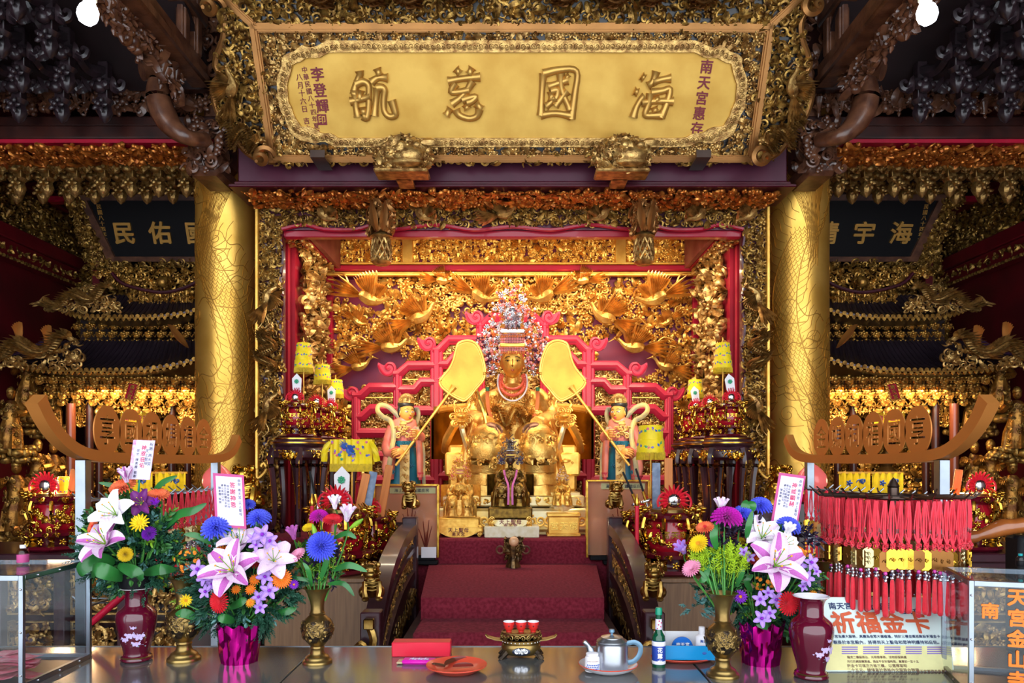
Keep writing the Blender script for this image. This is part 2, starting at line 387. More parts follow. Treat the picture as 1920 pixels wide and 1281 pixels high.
def bird():                                         # crane / phoenix in flight, head to +x, about 1.6 long
    body = tube(smooth([(-.3, 0, .2), (-.1, .0, .3), (.12, .03, .32), (.3, .12, .34), (.42, .28, .36), (.5, .36, .36)], 3), [.06, .12, .16, .19, .2, .2, .18, .15, .12, .09, .075, .065, .06, .06, .07, .07], 7)
    head = mv(ball(.085, .07, .07, 8, 5), .53, .37, .37); beak = tube([(.58, .37, .37), (.78, .3, .36)], [.03, .006], 5)
    crest = [rot(mv(leaf(.2, .05, .05, 4), .02, 0, .3), 'Z', 120+25*i) for i in range(3)]; crest = [mv(c, .5, .4, .08) for c in crest]
    ts = [body, head, beak]+crest
    for i in range(9):                              # near wing, raised and swept back
        k = i/8; ts.append(mv(rot(mv(leaf(.72-.34*k, .06, .07, 5), .26, 0, 0), 'Z', 112+k*52), .12-.2*k, .08, .3+.06*(1-k)))
    for i in range(6):                              # far wing behind the neck
        k = i/5; ts.append(mv(rot(mv(leaf(.5-.18*k, .055, .06, 5), .2, 0, 0), 'Z', 76+k*28), .16-.1*k, .08, .2))
    for i in range(5): ts.append(mv(rot(mv(leaf(.95-.12*abs(i-2), .055, .16, 7), .4, 0, 0), 'Z', 176+i*10), -.2, -.02, .18))
    for s_ in (-1, 1): ts.append(tube(smooth([(-.2, -.02, .2), (-.6, -.12-.1*s_, .24), (-.95, .05-.12*s_, .2), (-1.25, -.1-.1*s_, .24)], 4), [.03]*5+[.028]*4+[.022]*4, 5))
    for i in range(10): ts.append(mv(sc(leaf(1, .5, .4, 4), .1), -.22+.05*i, -.06+.015*i, .4))
    ts += [ball(.1, .08, .05, 6, 4)]
    return join(*ts)
def dragon(n=44):                                   # coiling body in the panel plane, head to +x, about 2 long
    P = []; r = []
    for i in range(n):
        k = i/(n-1); P.append((-1+2*k, .34*sin(k*4.2*pi)*(1-.35*k), .3+.12*cos(k*4.2*pi))); r.append(.035+.1*sin(pi*min(k*.75+.1, 1)))
    ts = [tube(P, r, 7)]
    for i in range(2, n-2, 1):
        a = A_(P[i+1])-A_(P[i-1]); ang = math.degrees(math.atan2(a[1], a[0]))
        for q, l in ((1, .22), (-1, .13)): ts.append(mv(rot(xf(leaf(l, .05, .03, 4), TM((0, q*r[i]*.9, .04), rz=q*62)), 'Z', ang), *P[i]))
        for q in (-.5, .5): ts.append(mv(rot(xf(leaf(.09, .045, .05, 4), TM((0, q*r[i], r[i]*.75))), 'Z', ang), *P[i]))
    h = P[-1]
    ts += [mv(ball(.17, .12, .12, 9, 6), h[0]+.1, h[1], .36), mv(ball(.13, .07, .06, 8, 5), h[0]+.26, h[1]+.03, .38), mv(ball(.11, .06, .05, 8, 4), h[0]+.22, h[1]-.09, .34)]
    for s in (-1, 1): ts.append(tube(smooth([(h[0]+.05, h[1]+.06*s, .44), (h[0]-.1, h[1]+.2*s+.05, .5), (h[0]-.28, h[1]+.22*s+.05, .54)], 3), [.035, .03, .03, .025, .02, .015, .01], 5))
    for k in range(7): ts.append(mv(rot(leaf(.32, .07, .06, 4), 'Z', 110+k*24), h[0]-.08, h[1], .3))
    for q in (.3, .55, .75):
        p = P[int(q*n)]; ts.append(tube(smooth([p, (p[0]+.1, p[1]-.25, .3), (p[0]+.24, p[1]-.2, .34)], 3), [.06, .06, .05, .05, .045, .04, .035], 5))
        for w in (-30, 10, 50): ts.append(mv(rot(mv(leaf(.16, .035, .03, 4), .06), 'Z', w), p[0]+.24, p[1]-.2, .3))
    return join(*ts)
KIT = dict(spiral=spiral(), spiral2=mir(spiral(1.25, .4, .12, 20)), leaf=leaf(), flower=flower(), cloud=cloudt(), scurl=scurl(), scurl2=mir(scurl()), fig=figure(), bird=sc(bird(), .62), pine=join(*[rot(mv(leaf(.45, .08, .1, 4), .2, 0, .05), 'Z', 30*i) for i in range(12)]))
BIRD, DRAGON = bird(), dragon()
MIXS = dict(scroll=dict(spiral=3, spiral2=3, leaf=3, scurl=3, scurl2=3, flower=1), floral=dict(flower=3, leaf=4, scurl=2, cloud=2, scurl2=2, pine=1.5), cloud=dict(cloud=3, spiral=3, spiral2=3, scurl=2), folk=dict(fig=4, scurl=2, leaf=2, cloud=2, pine=1, flower=1), blob=dict(cloud=3, flower=2, scurl=2, leaf=2))
def relief(mb, M, u0, u1, v0, v1, size, mix='scroll', seed=1, dens=.62, depth=1.0, keep=None, upright=False, m=0, jit=.35, base=0.0):
    """scatter carved elements over a rectangle (or where keep(u,v) holds) of the panel frame M"""
    rg = np.random.RandomState(seed); st = size*dens; nu = max(1, int((u1-u0)/st)); nv = max(1, int((v1-v0)/st))
    names = list(MIXS[mix]); pr = A_([MIXS[mix][k] for k in names], float); pr /= pr.sum(); M = A_(M, float); bins = {k: [] for k in names}
    for i in range(nu):
        for j in range(nv):
            u = u0+(i+.5+(.25 if j % 2 else -.25))*(u1-u0)/nu+rg.uniform(-jit, jit)*st; v = v0+(j+.5)*(v1-v0)/nv+rg.uniform(-jit, jit)*st
            u = min(max(u, u0+size*.15), u1-size*.15); v = min(max(v, v0+size*.15), v1-size*.15)
            if keep and not keep(u, v): continue
            k = names[rg.choice(len(names), p=pr)]; a = rg.uniform(0, 2*pi) if not (upright or k == 'fig') else rg.uniform(-.2, .2)
            s = size*rg.uniform(.75, 1.25); tx, ty = rg.uniform(-.35, .35, 2)
            Rm = A_(Matrix.Rotation(tx, 3, 'X') @ Matrix.Rotation(ty, 3, 'Y') @ Matrix.Rotation(a, 3, 'Z'))
            L = np.eye(4); L[:3, :3] = Rm*s; L[2, :3] *= depth; L[:3, 3] = (u, v, base+rg.uniform(0, .22)*size*depth)
            bins[k].append(M @ L)
    for k, b in bins.items(): mb.many(KIT[k], b, m)
    return mb
# ================================================================ the hall
FLOORM = mat('terracotta_floor_tile', '#6a5048', .35, 0, col2='#584038', vs=3, coat=.2)
WALLM = mat('dark_red_wall', '#5e0a16', .5, 0, col2='#480810', vs=3)
CEILM = mat('dark_ceiling_boards', '#1e1214', .6, 0, var=.2)
struct('floor', FLOORM, box(-5.3, 5.3, -1, 9.1, -.1, 0))
struct('ceiling', CEILM, box(-5.3, 5.3, -1, 9.1, 5.5, 5.6))
struct('wall_left', WALLM, box(-5.3, -5.1, -1, 9.1, 0, 5.5)); struct('wall_right', WALLM, box(5.1, 5.3, -1, 9.1, 0, 5.5))
struct('wall_back', WALLM, box(-5.1, 5.1, 8.9, 9.1, 0, 5.5))
# ---------------------------------------------------------------- gilded columns with an engraved dragon
def engraving(seed):
    b = MB(); rg = random.Random(seed); r = .236; H = 3.9
    def line(P, t=.0046, k=4): b.add(tube([(p[0], p[1], 0) for p in smooth(P, k)], t, 4))
    for i in range(46):                              # clouds: curls with two trailing lines
        u, v = rg.uniform(-.5, .5), rg.uniform(.7, H-.1); s = rg.uniform(.05, .1); d = rg.choice((-1, 1))
        line([(u+d*s*(1-.8*k/13)*cos(k*.62), v+s*(1-.8*k/13)*sin(k*.62)) for k in range(14)], .0034, 2)
        line([(u+d*s, v), (u+d*s*1.6, v-s*.7), (u+d*s*2.6, v-s*.5), (u+d*s*3.2, v-s*1.1)])
        line([(u-d*s*.9, v-s*.4), (u, v-s*1.25), (u+d*s*1.6, v-s*1.2)])
    body = lambda v: .2*sin(v*2.5+seed)
    for k in (-1, 1): line([(body(v)+k*(.085+.02*sin(v*5)), v) for v in np.arange(.9, H-.5, .12)], .005, 3)
    v = .95
    while v < H-.55:                                 # scales along the body
        c = body(v); sl = (body(v+.02)-c)/.02
        for j in range(-2, 3):
            u = c+j*.036+(.018 if int(v/.03) % 2 else 0); line([(u-.018, v+.016), (u-.01, v-.006), (u, v-.014), (u+.01, v-.006), (u+.018, v+.016)], .0026, 2)
        v += .03
    v = 1.0
    while v < H-.4:                                  # mane: flame strokes beside the body
        for d in (-1, 1):
            c = body(v)+d*.1; L = rg.uniform(.09, .17)
            line([(c, v), (c+d*L*.5, v+L*.35), (c+d*L*.62, v+L*.9), (c+d*L*.9, v+L*1.35)], .003, 3)
        v += .055
    for i in range(26):                              # feathered tail near the top
        k = i/25; line([(body(H-.5)+.02*(i % 5), H-.55-k*.3), (-.1+.2*k, H-.3), (-.26+.42*k, H-.02)], .003, 3)
    b.V = [np.stack([(r+t[:, 2]*.8)*np.sin(t[:, 0]/r), -(r+t[:, 2]*.8)*np.cos(t[:, 0]/r), t[:, 1]], 1) for t in b.V]
    return b
COLM = mat('column_gold', '#e6b657', .36, .75, col2='#d4a244', vs=4, bump=.12, bs=30)
ENGM = mat('column_engraving_gold', '#a87a30', .42, .7, var=.1)
for s, w in ((-1, 'left'), (1, 'right')):
    t = thing('gilded_column', 'tall round golden column engraved with a dragon, '+w+' of the altar niche', 'column', (X(425 if s < 0 else 1496, 6.0), 6.0, 0), group='engraved golden columns'); t['kind'] = 'thing'
    part('shaft', COLM, t, lathe([(.3, 0), (.3, .12), (.26, .2), (.235, .3), (.235, 4.15), (.27, 4.2), (.27, 4.3)], 48))
    engraving(3+s).build('engraved_dragon', ENGM, t)
# ---------------------------------------------------------------- the big gilded plaque (leans forward)
PTH = math.atan(.393/.722); PB = Vector((0, 5.3, Z(300, 5.3)))
PU, PV, PW = Vector((1, 0, 0)), Vector((0, -sin(PTH), cos(PTH))), Vector((0, -cos(PTH), -sin(PTH)))
PM = frame3(PB, PU, PV, PW)
def pl(px, py):
    k = (CY-py)/FL; ct = 1/math.tan(PTH); D = (PB.z+ct*PB.y-EZ)/(k+ct)
    return (X(px, D), (PB.y-D)/sin(PTH))
def z2(L, ox=380): return [(ox+x/3.2016, y/3.2016) for x, y in L]
PCX = 960.0; CHG = mat('character_gold', '#cfa050', .36, .6, var=.1)
def sym(L): return [pl(*p) for p in L]+[pl(2*PCX-x, y) for x, y in L[::-1]]
plq = thing('carved_plaque', 'huge golden plaque with four raised characters in a carved frame above the altar', 'plaque', tuple(PB))
plq.rotation_euler = (pi/2-(-PTH)-0, 0, 0)
plq.matrix_basis = PM; 
OUT = [(600, -62), (470, -55), (402, -30)]+z2([(40, 15), (30, 60), (70, 65), (110, 85), (134, 140), (128, 235), (90, 340), (84, 400), (108, 455), (78, 490), (66, 545), (80, 620), (110, 700), (168, 765), (205, 800), (216, 850), (270, 915), (340, 955), (440, 972)])
outP = sym(smooth(OUT, 3)+[(700, 303), (900, 303)])
part('backboard', DARK, plq, prism(outP, -.05, 0))
inr = sym([(487, 52), (497, 140), (507, 220), (519, 298)])
bars = []
def bar(a, b, w, h=.05, k=0):
    a, b = A_(a), A_(b); d = (b-a)/np.linalg.norm(b-a); n = A_([-d[1], d[0]])*w/2
    P = lambda q: [tuple(a-n*q-d*w*.3), tuple(b-n*q+d*w*.3), tuple(b+n*q+d*w*.3), tuple(a+n*q-d*w*.3)]
    return [prism(P(1), 0, h*.7), prism(P(.72), h*.7, h), prism(P(.3), h, h*1.2)]
for a, b, w in (((480, 52), (1440, 52), .055), ((478, 50), (514, 298), .06), ((1442, 50), (1406, 298), .06), ((514, 297), (1406, 297), .05), ((420, -6), (480, 50), .05), ((1500, -6), (1440, 50), .05)): bars += bar(pl(*a), pl(*b), w)
part('frame_bars', RIMG, plq, bars)
half = [(x, y, .02) for x, y in [pl(*p) for p in smooth(OUT, 3)]]
rim = tube(half, .02, 6, up=(0, 0, 1)); part('scalloped_rim', RIMG, plq, rim); part('scalloped_rim', RIMG, plq, mir(rim)); [part('scroll_end', RIMG, plq, q) for q in [rot(mv(sc(spiral(1.7, .06, .022, 30), 1), *pl(px, py), .02), 'Z', 0) for px, py in ((416, 15), (1504, 15), (508, 288), (1412, 288))]]
fldL = z2([(820, 825), (770, 795), (725, 800), (690, 775), (640, 757), (598, 757), (575, 720), (555, 690), (545, 650), (525, 615), (520, 560), (515, 500), (528, 470), (535, 440), (545, 405), (550, 380), (590, 375), (618, 352), (660, 345), (700, 350), (735, 330), (765, 315)])
brdL = z2([(800, 880), (765, 858), (725, 846), (690, 860), (640, 850), (590, 838), (552, 812), (530, 785), (512, 745), (500, 700), (472, 655), (462, 585), (455, 520), (455, 470), (470, 430), (485, 390), (485, 345), (520, 320), (560, 308), (608, 268), (650, 288), (700, 272), (750, 243)])
fld, brd = [resample(sym(smooth(l, 3)), 200) for l in (fldL, brdL)]
part('gold_field', BOARD, plq, prism(fld, 0, .018))
part('scrolled_border', GOLDA, plq, ring2(brd, fld, 0, .04))
b = MB()
for i in range(0, 200, 1):                           # vine scrolls along the border
    o, n_ = A_(brd[i]), A_(fld[i]); c = (o+n_)/2
    b.add(sc(KIT['spiral' if i % 2 else 'spiral2'], .05), TM((c[0], c[1], .04), rz=i*47, s=(1, 1, .7)))
b.build('border_vine', GOLDA, plq)
def inpoly(P):
    P = A_(P); x0, y0 = P[:, 0], P[:, 1]; x1, y1 = np.roll(x0, -1), np.roll(y0, -1)
    def f(u, v):
        c = ((y0 > v) != (y1 > v)) & (u < (x1-x0)*(v-y0)/(y1-y0+1e-12)+x0)
        return bool(c.sum() % 2)
    return f
IO, IB, II = inpoly(outP), inpoly(brd), inpoly(inr)
I4 = Matrix.Identity(4); b = MB()
relief(b, I4, -2.1, 2.1, -.02, 1.05, .085, 'scroll', 11, .55, 1, keep=lambda u, v: IO(u, v) and not II(u, v) and not IB(u, v))
b.build('outer_openwork', GOLDD, plq)
b = MB(); relief(b, I4, -1.75, 1.75, 0, .86, .06, 'floral', 12, .55, 1, keep=lambda u, v: II(u, v) and not IB(u, v)); b.build('inner_openwork', GOLDA, plq)
for s in (-1, 1):
    p = pl(446 if s < 0 else 1474, 165); q = part('phoenix', GOLDA, plq, xf(BIRD, TM((p[0], p[1], .06), rz=(60 if s < 0 else -60), s=(.2*-s, .2, .22))))
    p = pl(462 if s < 0 else 1458, 252); part('qilin', GOLDA, plq, xf(mv(DRAGON, 0, 0, 0), TM((p[0], p[1], .05), rz=-20*-s, s=(.13*-s, .2, .25))))
    for px in (640, 800):
        p = pl(px if s < 0 else 1920-px, 10); part('dragon', RIMG, plq, xf(DRAGON, TM((p[0], p[1]+.06, .05), s=(.34*-s, .17, .22))))
STROKES = {380: [
 [(945, 425), (948, 450), (935, 480), (918, 530), (914, 565)], [(918, 540), (925, 640), (937, 700)], [(925, 505), (965, 490), (998, 510), (1002, 570), (1000, 650), (990, 705), (968, 695)], [(952, 540), (946, 595)], [(965, 640), (972, 682)],
 [(892, 608), (945, 598), (1012, 578)], [(1050, 410), (1066, 452)], [(1018, 492), (1058, 466), (1115, 468)], [(1052, 528), (1045, 600), (1035, 692)], [(1052, 528), (1080, 526), (1096, 545), (1090, 610), (1096, 670), (1125, 698), (1160, 690), (1152, 645), (1138, 600)],
 [(1520, 412), (1546, 442)], [(1620, 405), (1600, 445)], [(1475, 487), (1560, 472), (1668, 462)], [(1522, 500), (1492, 550), (1540, 552), (1602, 542)], [(1622, 486), (1586, 545), (1545, 590), (1498, 622)], [(1560, 600), (1600, 588), (1642, 580), (1618, 606), (1588, 616)], [(1490, 648), (1464, 692)], [(1522, 655), (1542, 690), (1600, 710), (1648, 696), (1662, 655)], [(1578, 625), (1592, 655)], [(1640, 620), (1676, 655)]],
 960: [[(188, 440), (178, 560), (172, 690)], [(186, 442), (288, 418), (386, 428), (376, 560), (354, 712)], [(172, 690), (260, 680), (352, 694)], [(215, 520), (270, 502), (335, 482)], [(290, 440), (296, 540), (338, 640), (345, 662)], [(232, 548), (238, 598)], [(232, 548), (272, 540), (266, 585), (238, 596)], [(202, 638), (262, 592)], [(332, 545), (258, 634)], [(318, 450), (334, 472)],
 [(772, 455), (790, 470)], [(728, 545), (752, 555)], [(724, 702), (742, 645), (768, 600), (792, 578)], [(862, 428), (842, 488), (812, 514)], [(842, 492), (900, 476), (948, 470)], [(828, 560), (815, 625), (795, 688), (846, 692), (898, 690)], [(830, 556), (900, 545), (944, 535), (925, 620), (890, 704)], [(775, 615), (860, 606), (962, 608)], [(858, 575), (868, 606)], [(848, 640), (856, 668)]]}
for ox, S in STROKES.items():
    for k0 in (0, 10):
        ts = []
        for st in S[k0:k0+10]:
            P = smooth([(*pl(ox+x/3.2016, y/3.2016), .03) for x, y in st], 4); n = len(P)
            ts.append(tube(P, [.029*(.74+.36*(abs(2*i/(n-1)-1))**2) for i in range(n)], 8, flat=1.0))
        part('raised_character', CHG, plq, ts, smooth=60)
def plt(s, px, py, size, m, bold=.012, nm='painted_inscription', lean=0):
    p = pl(px, py); part(nm, m, plq, mv(rot(lettering(s, size, bold, .001), 'Z', lean), p[0], p[1], .0215))
plt('李登輝', 594, 124, .09, INKR, .022, lean=3)
plt('中華民國八十四年夏月', 571, 124, .04, INKR, .01, lean=6); plt('八月十六日 吉立', 561, 137, .045, INKR, .01, lean=3)
p = pl(605, 224); part('seal_mark', INKR, plq, [mv(box(-.032, .032, -.034, .034, 0, .002), *p, .019)] ); part('seal_mark', BOARD, plq, mv(lettering('印', .055, .01, .001), p[0], p[1]+.03, .022))
plt('南天宮惠存', 1326, 110, .088, INKR, .022, lean=-3)
# its supports: two crouching lions and two steel brackets standing on the lintel
def lion_head(seed, n=60):
    b = MB(); rg = random.Random(seed)
    b.add(ball(.13, .1, .1, 14, 8)); b.add(ball(.09, .06, .07, 10, 6), TM((.05, -.09, -.02))); b.add(ball(.1, .05, .03, 10, 5), TM((.04, -.1, -.075)))
    for s in (-1, 1): b.add(ball(.026, .02, .026, 8, 5), TM((.05+.045*s, -.13, .035))); b.add(sc(KIT['leaf'], .1), TM((.05+.1*s, -.06, .07), rx=70, rz=30*s))
    for i in range(190):
        a, e = rg.uniform(-1.9, 1.9), rg.uniform(-1.0, 1.4); v = Vector((cos(e)*sin(a)*.15, -cos(e)*cos(a)*.115, sin(e)*.115))
        nn = Vector((v.x/.024, v.y/.013, v.z/.013)); b.add(sc(KIT[rg.choice(('spiral', 'spiral2', 'scurl', 'leaf', 'cloud'))], rg.uniform(.05, .09)), Matrix.Translation(v) @ Vector((0, 0, 1)).rotation_difference(nn).to_matrix().to_4x4() @ Matrix.Rotation(rg.uniform(0, 6), 4, 'Z'))
    b.add(box(-.16, .16, -.1, .08, -.13, -.105, .01)); b.add(box(-.05, .05, .05, .24, -.13, -.105, .005)); return b
for px, w, sd in ((755, 'left', 1), (1165, 'right', 2)):
    o = lion_head(sd).build('lion_head_mount', [GOLDA]); o.location = (X(px, 5.12), 5.12, 3.633); o.scale = (1.15, 1, 1)
    tag(o, f'carved gilt lion head holding up the big plaque on its {w} half', 'bracket', 'lion heads under the plaque')
for px, w in ((605, 'left'), (1310, 'right')):
    solo('steel_bracket', STEELD, f'flat metal bracket under the plaque near its {w} end', 'bracket', box(-.05, .05, -.13, .09, 0, .012), box(-.05, .05, -.142, -.13, 0, .05), loc=(X(px, 5.25), 5.25, Z(305, 5.25)-.02), group='metal brackets under the plaque')
# ---------------------------------------------------------------- lintel behind the plaque and its carved soffit
LZ = Z(352, 5.35)
lint = thing('lacquered_lintel', 'long purple-red lacquered lintel spanning between the columns under the plaque', 'beam', (0, 5.5, LZ)); lint['kind'] = 'thing'
part('beam', PURP, lint, box(-1.98, 1.98, 5.38, 5.72, LZ+.05, LZ+.42, .01), world=True)
part('lip_moulding', MAROON, lint, box(-2.03, 2.03, 5.33, 5.75, LZ, LZ+.022, .006), box(-2.0, 2.0, 5.355, 5.74, LZ+.022, LZ+.05, .008), world=True)
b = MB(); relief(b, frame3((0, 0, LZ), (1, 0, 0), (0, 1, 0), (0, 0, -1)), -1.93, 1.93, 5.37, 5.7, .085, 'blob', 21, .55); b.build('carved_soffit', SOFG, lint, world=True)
# ---------------------------------------------------------------- beams of the side bays
def bay(s):
    n = 'left' if s < 0 else 'right'; z0 = Z(265, 5.4)
    t = thing('bay_beam', f'dark moulded beam over the {n} bay with gilt carving under it', 'beam', (s*3.6, 5.5, z0), group='beams over the side bays'); t['kind'] = 'thing'
    part('beam', WOODD, t, box(s*2.12, s*5.1, 5.4, 5.74, z0+.02, z0+.12, .012), box(s*2.12, s*5.1, 5.43, 5.7, z0+.12, z0+.2, .012), world=True)
    part('red_fillet', CRIM, t, box(s*2.12, s*5.1, 5.41, 5.73, z0-.006, z0+.02), world=True)
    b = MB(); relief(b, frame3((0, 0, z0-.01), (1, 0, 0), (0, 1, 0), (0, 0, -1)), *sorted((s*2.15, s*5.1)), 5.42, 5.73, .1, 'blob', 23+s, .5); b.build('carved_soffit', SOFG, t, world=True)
    b = MB(); relief(b, face(0, 5.45, 0), *sorted((s*2.2, s*5.1)), z0+.22, z0+.4, .11, 'folk', 27+s, .5); b.build('carved_frieze', WOODB, t, world=True)
for s in (-1, 1): bay(s)
def eave(s):                                        # longitudinal roof beam towards the camera, posts, carved skirt
    n = 'left' if s < 0 else 'right'
    t = thing('roof_beam', f'brown moulded roof beam running forward above the {n} column', 'beam', (s*2.19, 3.0, 4.17), group='roof beams running forward'); t['kind'] = 'thing'
    x = s*2.19
    part('beam', WOODB, t, box(x-.07, x+.07, .6, 5.25, 4.17, 4.25, .015), box(x-.05, x+.05, .6, 5.25, 4.25, 4.33, .012), box(x-.075, x+.075, .6, 5.2, 4.56, 4.64, .015), world=True)
    for k, (px, D) in enumerate(((343, 4.95), (366, 5.1))):
        q = X(px if s < 0 else 1922-px, D); part('post', WOODB, t, box(q-.035, q+.035, D-.035, D+.035, 4.32, 5.5, .008), box(q-.02, q+.02, D-.05, D-.03, 4.32, 5.5, .005), world=True)
    b = MB(); relief(b, frame3((s*2.3, 0, 0), (0, -1 if s < 0 else 1, 0), (0, 0, 1), (-s, 0, 0)), *sorted(((-1 if s < 0 else 1)*2.6, (-1 if s < 0 else 1)*5.1)), 4.0, 4.26, .13, 'folk', 31+s, .45, 1.2); b.build('carved_skirt', WOODB, t, world=True)
    b = MB(); relief(b, face(0, 5.3, 0), *sorted((s*1.98, s*2.5)), 4.28, 5.2, .11, 'scroll', 33+s, .6); b.build('carved_spandrel', WOODB, t, world=True)
    part('board', WOODD, t, box(s*1.9, s*2.6, 5.32, 5.38, 4.2, 5.5), world=True)
for s in (-1, 1): eave(s)
def fishbeam(s):
    n = 'left' if s < 0 else 'right'; D = 5.05; w = lambda px, py, d=D: tuple(W(px if s < 0 else 1922-px, py, d))
    t = thing('dragon_fish_bracket', f'curved brown dragon-fish bracket carved at the top of the {n} column', 'bracket', w(385, 300, 5.4), group='dragon-fish brackets')
    P = smooth([w(299, 150), w(297, 175), w(303, 205), w(322, 237), w(352, 258), w(385, 262, 5.2)], 5); m = len(P)
    part('body', WOODB, t, tube(P, [.05+.035*sin(pi*min(i/(m-1)*1.1+.12, 1)) for i in range(m)], 12), world=True)
    a, c = w(266, 134), w(312, 132, 5.15); part('scroll_roll', WOODB, t, tube([a, c], .06, 14), tube([w(300, 136, 5.1), w(312, 170, 5.15), w(322, 190, 5.2)], [.05, .045, .03], 8), world=True)
    b = MB(); rg = random.Random(5)
    for k in range(120):
        v = w(rg.uniform(352, 428), rg.uniform(225, 322), rg.uniform(5.25, 5.6)); b.add(sc(KIT[rg.choice(('spiral', 'leaf', 'cloud', 'scurl'))], rg.uniform(.07, .13)), Matrix.Translation(v) @ FRONT @ Matrix.Rotation(rg.uniform(0, 6), 4, 'Z'))
    b.add(box(*sorted((w(368, 0)[0]*1.09, w(425, 0)[0]*1.09)), 5.35, 5.72, Z(332, 5.4), Z(300, 5.4), .03)); b.add(box(*sorted((w(385, 0)[0]*1.09, w(425, 0)[0]*1.09)), 5.45, 5.75, Z(300, 5.4), 5.0, .03))
    b.build('carved_block', WOODB, t, world=True)
for s in (-1, 1): fishbeam(s)
# ---------------------------------------------------------------- hanging bracket sets of the bay ceilings
def pendant(name, m, arm=True):
    b = MB(); b.add(box(-.035, .035, -.035, .035, .0, .26, .006)); b.add(lathe([(.005, -.16), (.035, -.13), (.055, -.08), (.04, -.03), (.06, 0)], 8))
    b.add(box(-.07, .07, -.05, .05, .1, .14, .01)); b.add(sc(KIT['flower'], .12), face(0, -.05, -.06)); b.add(sc(KIT['cloud'], .16), face(0, -.05, .06))
    for s in (-1, 1): b.add(sc(KIT['scurl'], .16*s, .16, .16), face(s*.09, -.03, .07))
    if arm: b.add(tube(smooth([(0, 0, .2), (-.06, -.1, .17), (-.09, -.2, .24), (-.13, -.28, .36)], 4), [.045]*4+[.04]*4+[.03]*5, 6))
    return b.build(name, m)
G1, G2 = 'dark carved bracket sets hanging under the ceiling', 'gilt carved bracket sets behind the bay beams'
first = None; DKBR = mat('dark_brown_carving', '#33242a', .4, 0, col2='#1c1418', vs=14, coat=.3)
for s in (-1, 1):
    n = 'left' if s < 0 else 'right'
    for row, (D, py, x0) in enumerate(((5.22, 178, 2.75), (4.95, 118, 2.95), (4.68, 50, 2.8), (4.45, -25, 2.95))):
        for i in range(8):
            x = x0+i*.3+(.0 if row % 2 else .1)
            if x > 4.88: continue
            if first is None: first = pendant('bracket_set', DKBR); o = first
            else: o = first.copy(); C.objects.link(o)
            o.location = (s*x, D, Z(py, D)-.04); o.scale = (-s, 1, 1)
            tag(o, f'dark wooden bracket set hanging under the {n} ceiling, row {("lowest", "second", "third", "topmost")[row]}', 'bracket', G1+' '+n+' row '+'ABCD'[row])
    solo('soffit_board', CEILM, f'dark sloping board the {n} ceiling brackets hang from', 'board', xf(box(-1.5, 1.5, -.7, .6, .0, .04), TM((s*3.65, 4.9, Z(118, 4.95)+.36), rx=-32)))
first = None
for s in (-1, 1):
    n = 'left' if s < 0 else 'right'
    for row, (D, py, x0) in enumerate(((6.3, 335, 2.75), (6.75, 350, 2.6))):
        for i in range(11):
            x = x0+i*.235
            if x > 5.0: continue
            if first is None: first = pendant('bracket_set', GOLDA, False); o = first
            else: o = first.copy(); C.objects.link(o)
            o.location = (s*x, D, Z(py, D)); tag(o, f'gilt bracket set hanging behind the {n} bay beam, {("front", "back")[row]} row', 'bracket', G2+' '+n+' '+('front', 'back')[row])
    solo('soffit_board', CEILM, f'dark board above the gilt brackets of the {n} bay', 'board', box(s*2.15, s*5.1, 6.0, 7.1, Z(335, 6.3)+.27, Z(335, 6.3)+.31))
# ---------------------------------------------------------------- bulbs
BULB = mat('lit_bulb', '#ffffff', .3, 0, var=0, emit='#e8f0ff', es=25)
for px, w in ((165, 'left'), (1738, 'right')):
    v = W(px, 25, 3.2); t = thing('light_bulb', f'round lit white bulb in a pale socket at the upper {w}', 'bulb', tuple(v), group='bare bulbs')
    s = -1 if w == 'left' else 1
    part('globe', BULB, t, rot(*(lambda a, b, c: (sc(a, .84), b, c))(lathe([(.004, -.055), (.03, -.05), (.047, -.025), (.05, 0), (.045, .025), (.03, .045), (.022, .055)], 20), 'Y', -18*s)))
    part('socket', mat('ivory_plastic', '#cfc8b0', .5, 0, var=.05), t, rot(join(lathe([(.024, .05), (.03, .06), (.03, .1), (.06, .11), (.062, .13), (.02, .14)], 20), mv(cyl(.01, 1.9), 0, 0, .14)), 'Y', -18*s*.3))
# ================================================================ the niche
PZ = 1.017                                          # platform height
NWALL = mat('niche_crimson_board', '#7a1430', .45, 0, col2='#5c0c2c', vs=4)
NSIDE = mat('niche_side_panel', '#8a1226', .4, 0, var=.12, coat=.2)
o = struct('wall_niche_back', NWALL, box(-1.95, 1.95, 7.2, 7.26, 0, 3.75))
for s, n in ((-1, 'left'), (1, 'right')): struct('wall_niche_'+n, NSIDE, box(s*1.86, s*1.93, 5.84, 7.2, 0, 3.75), box(s*1.83, s*1.86, 5.86, 6.0, PZ, 3.4), box(s*1.82, s*1.86, 6.05, 6.12, PZ, 3.4))
struct('ceiling_niche', NSIDE, box(-1.93, 1.93, 5.84, 7.2, 3.7, 3.75))
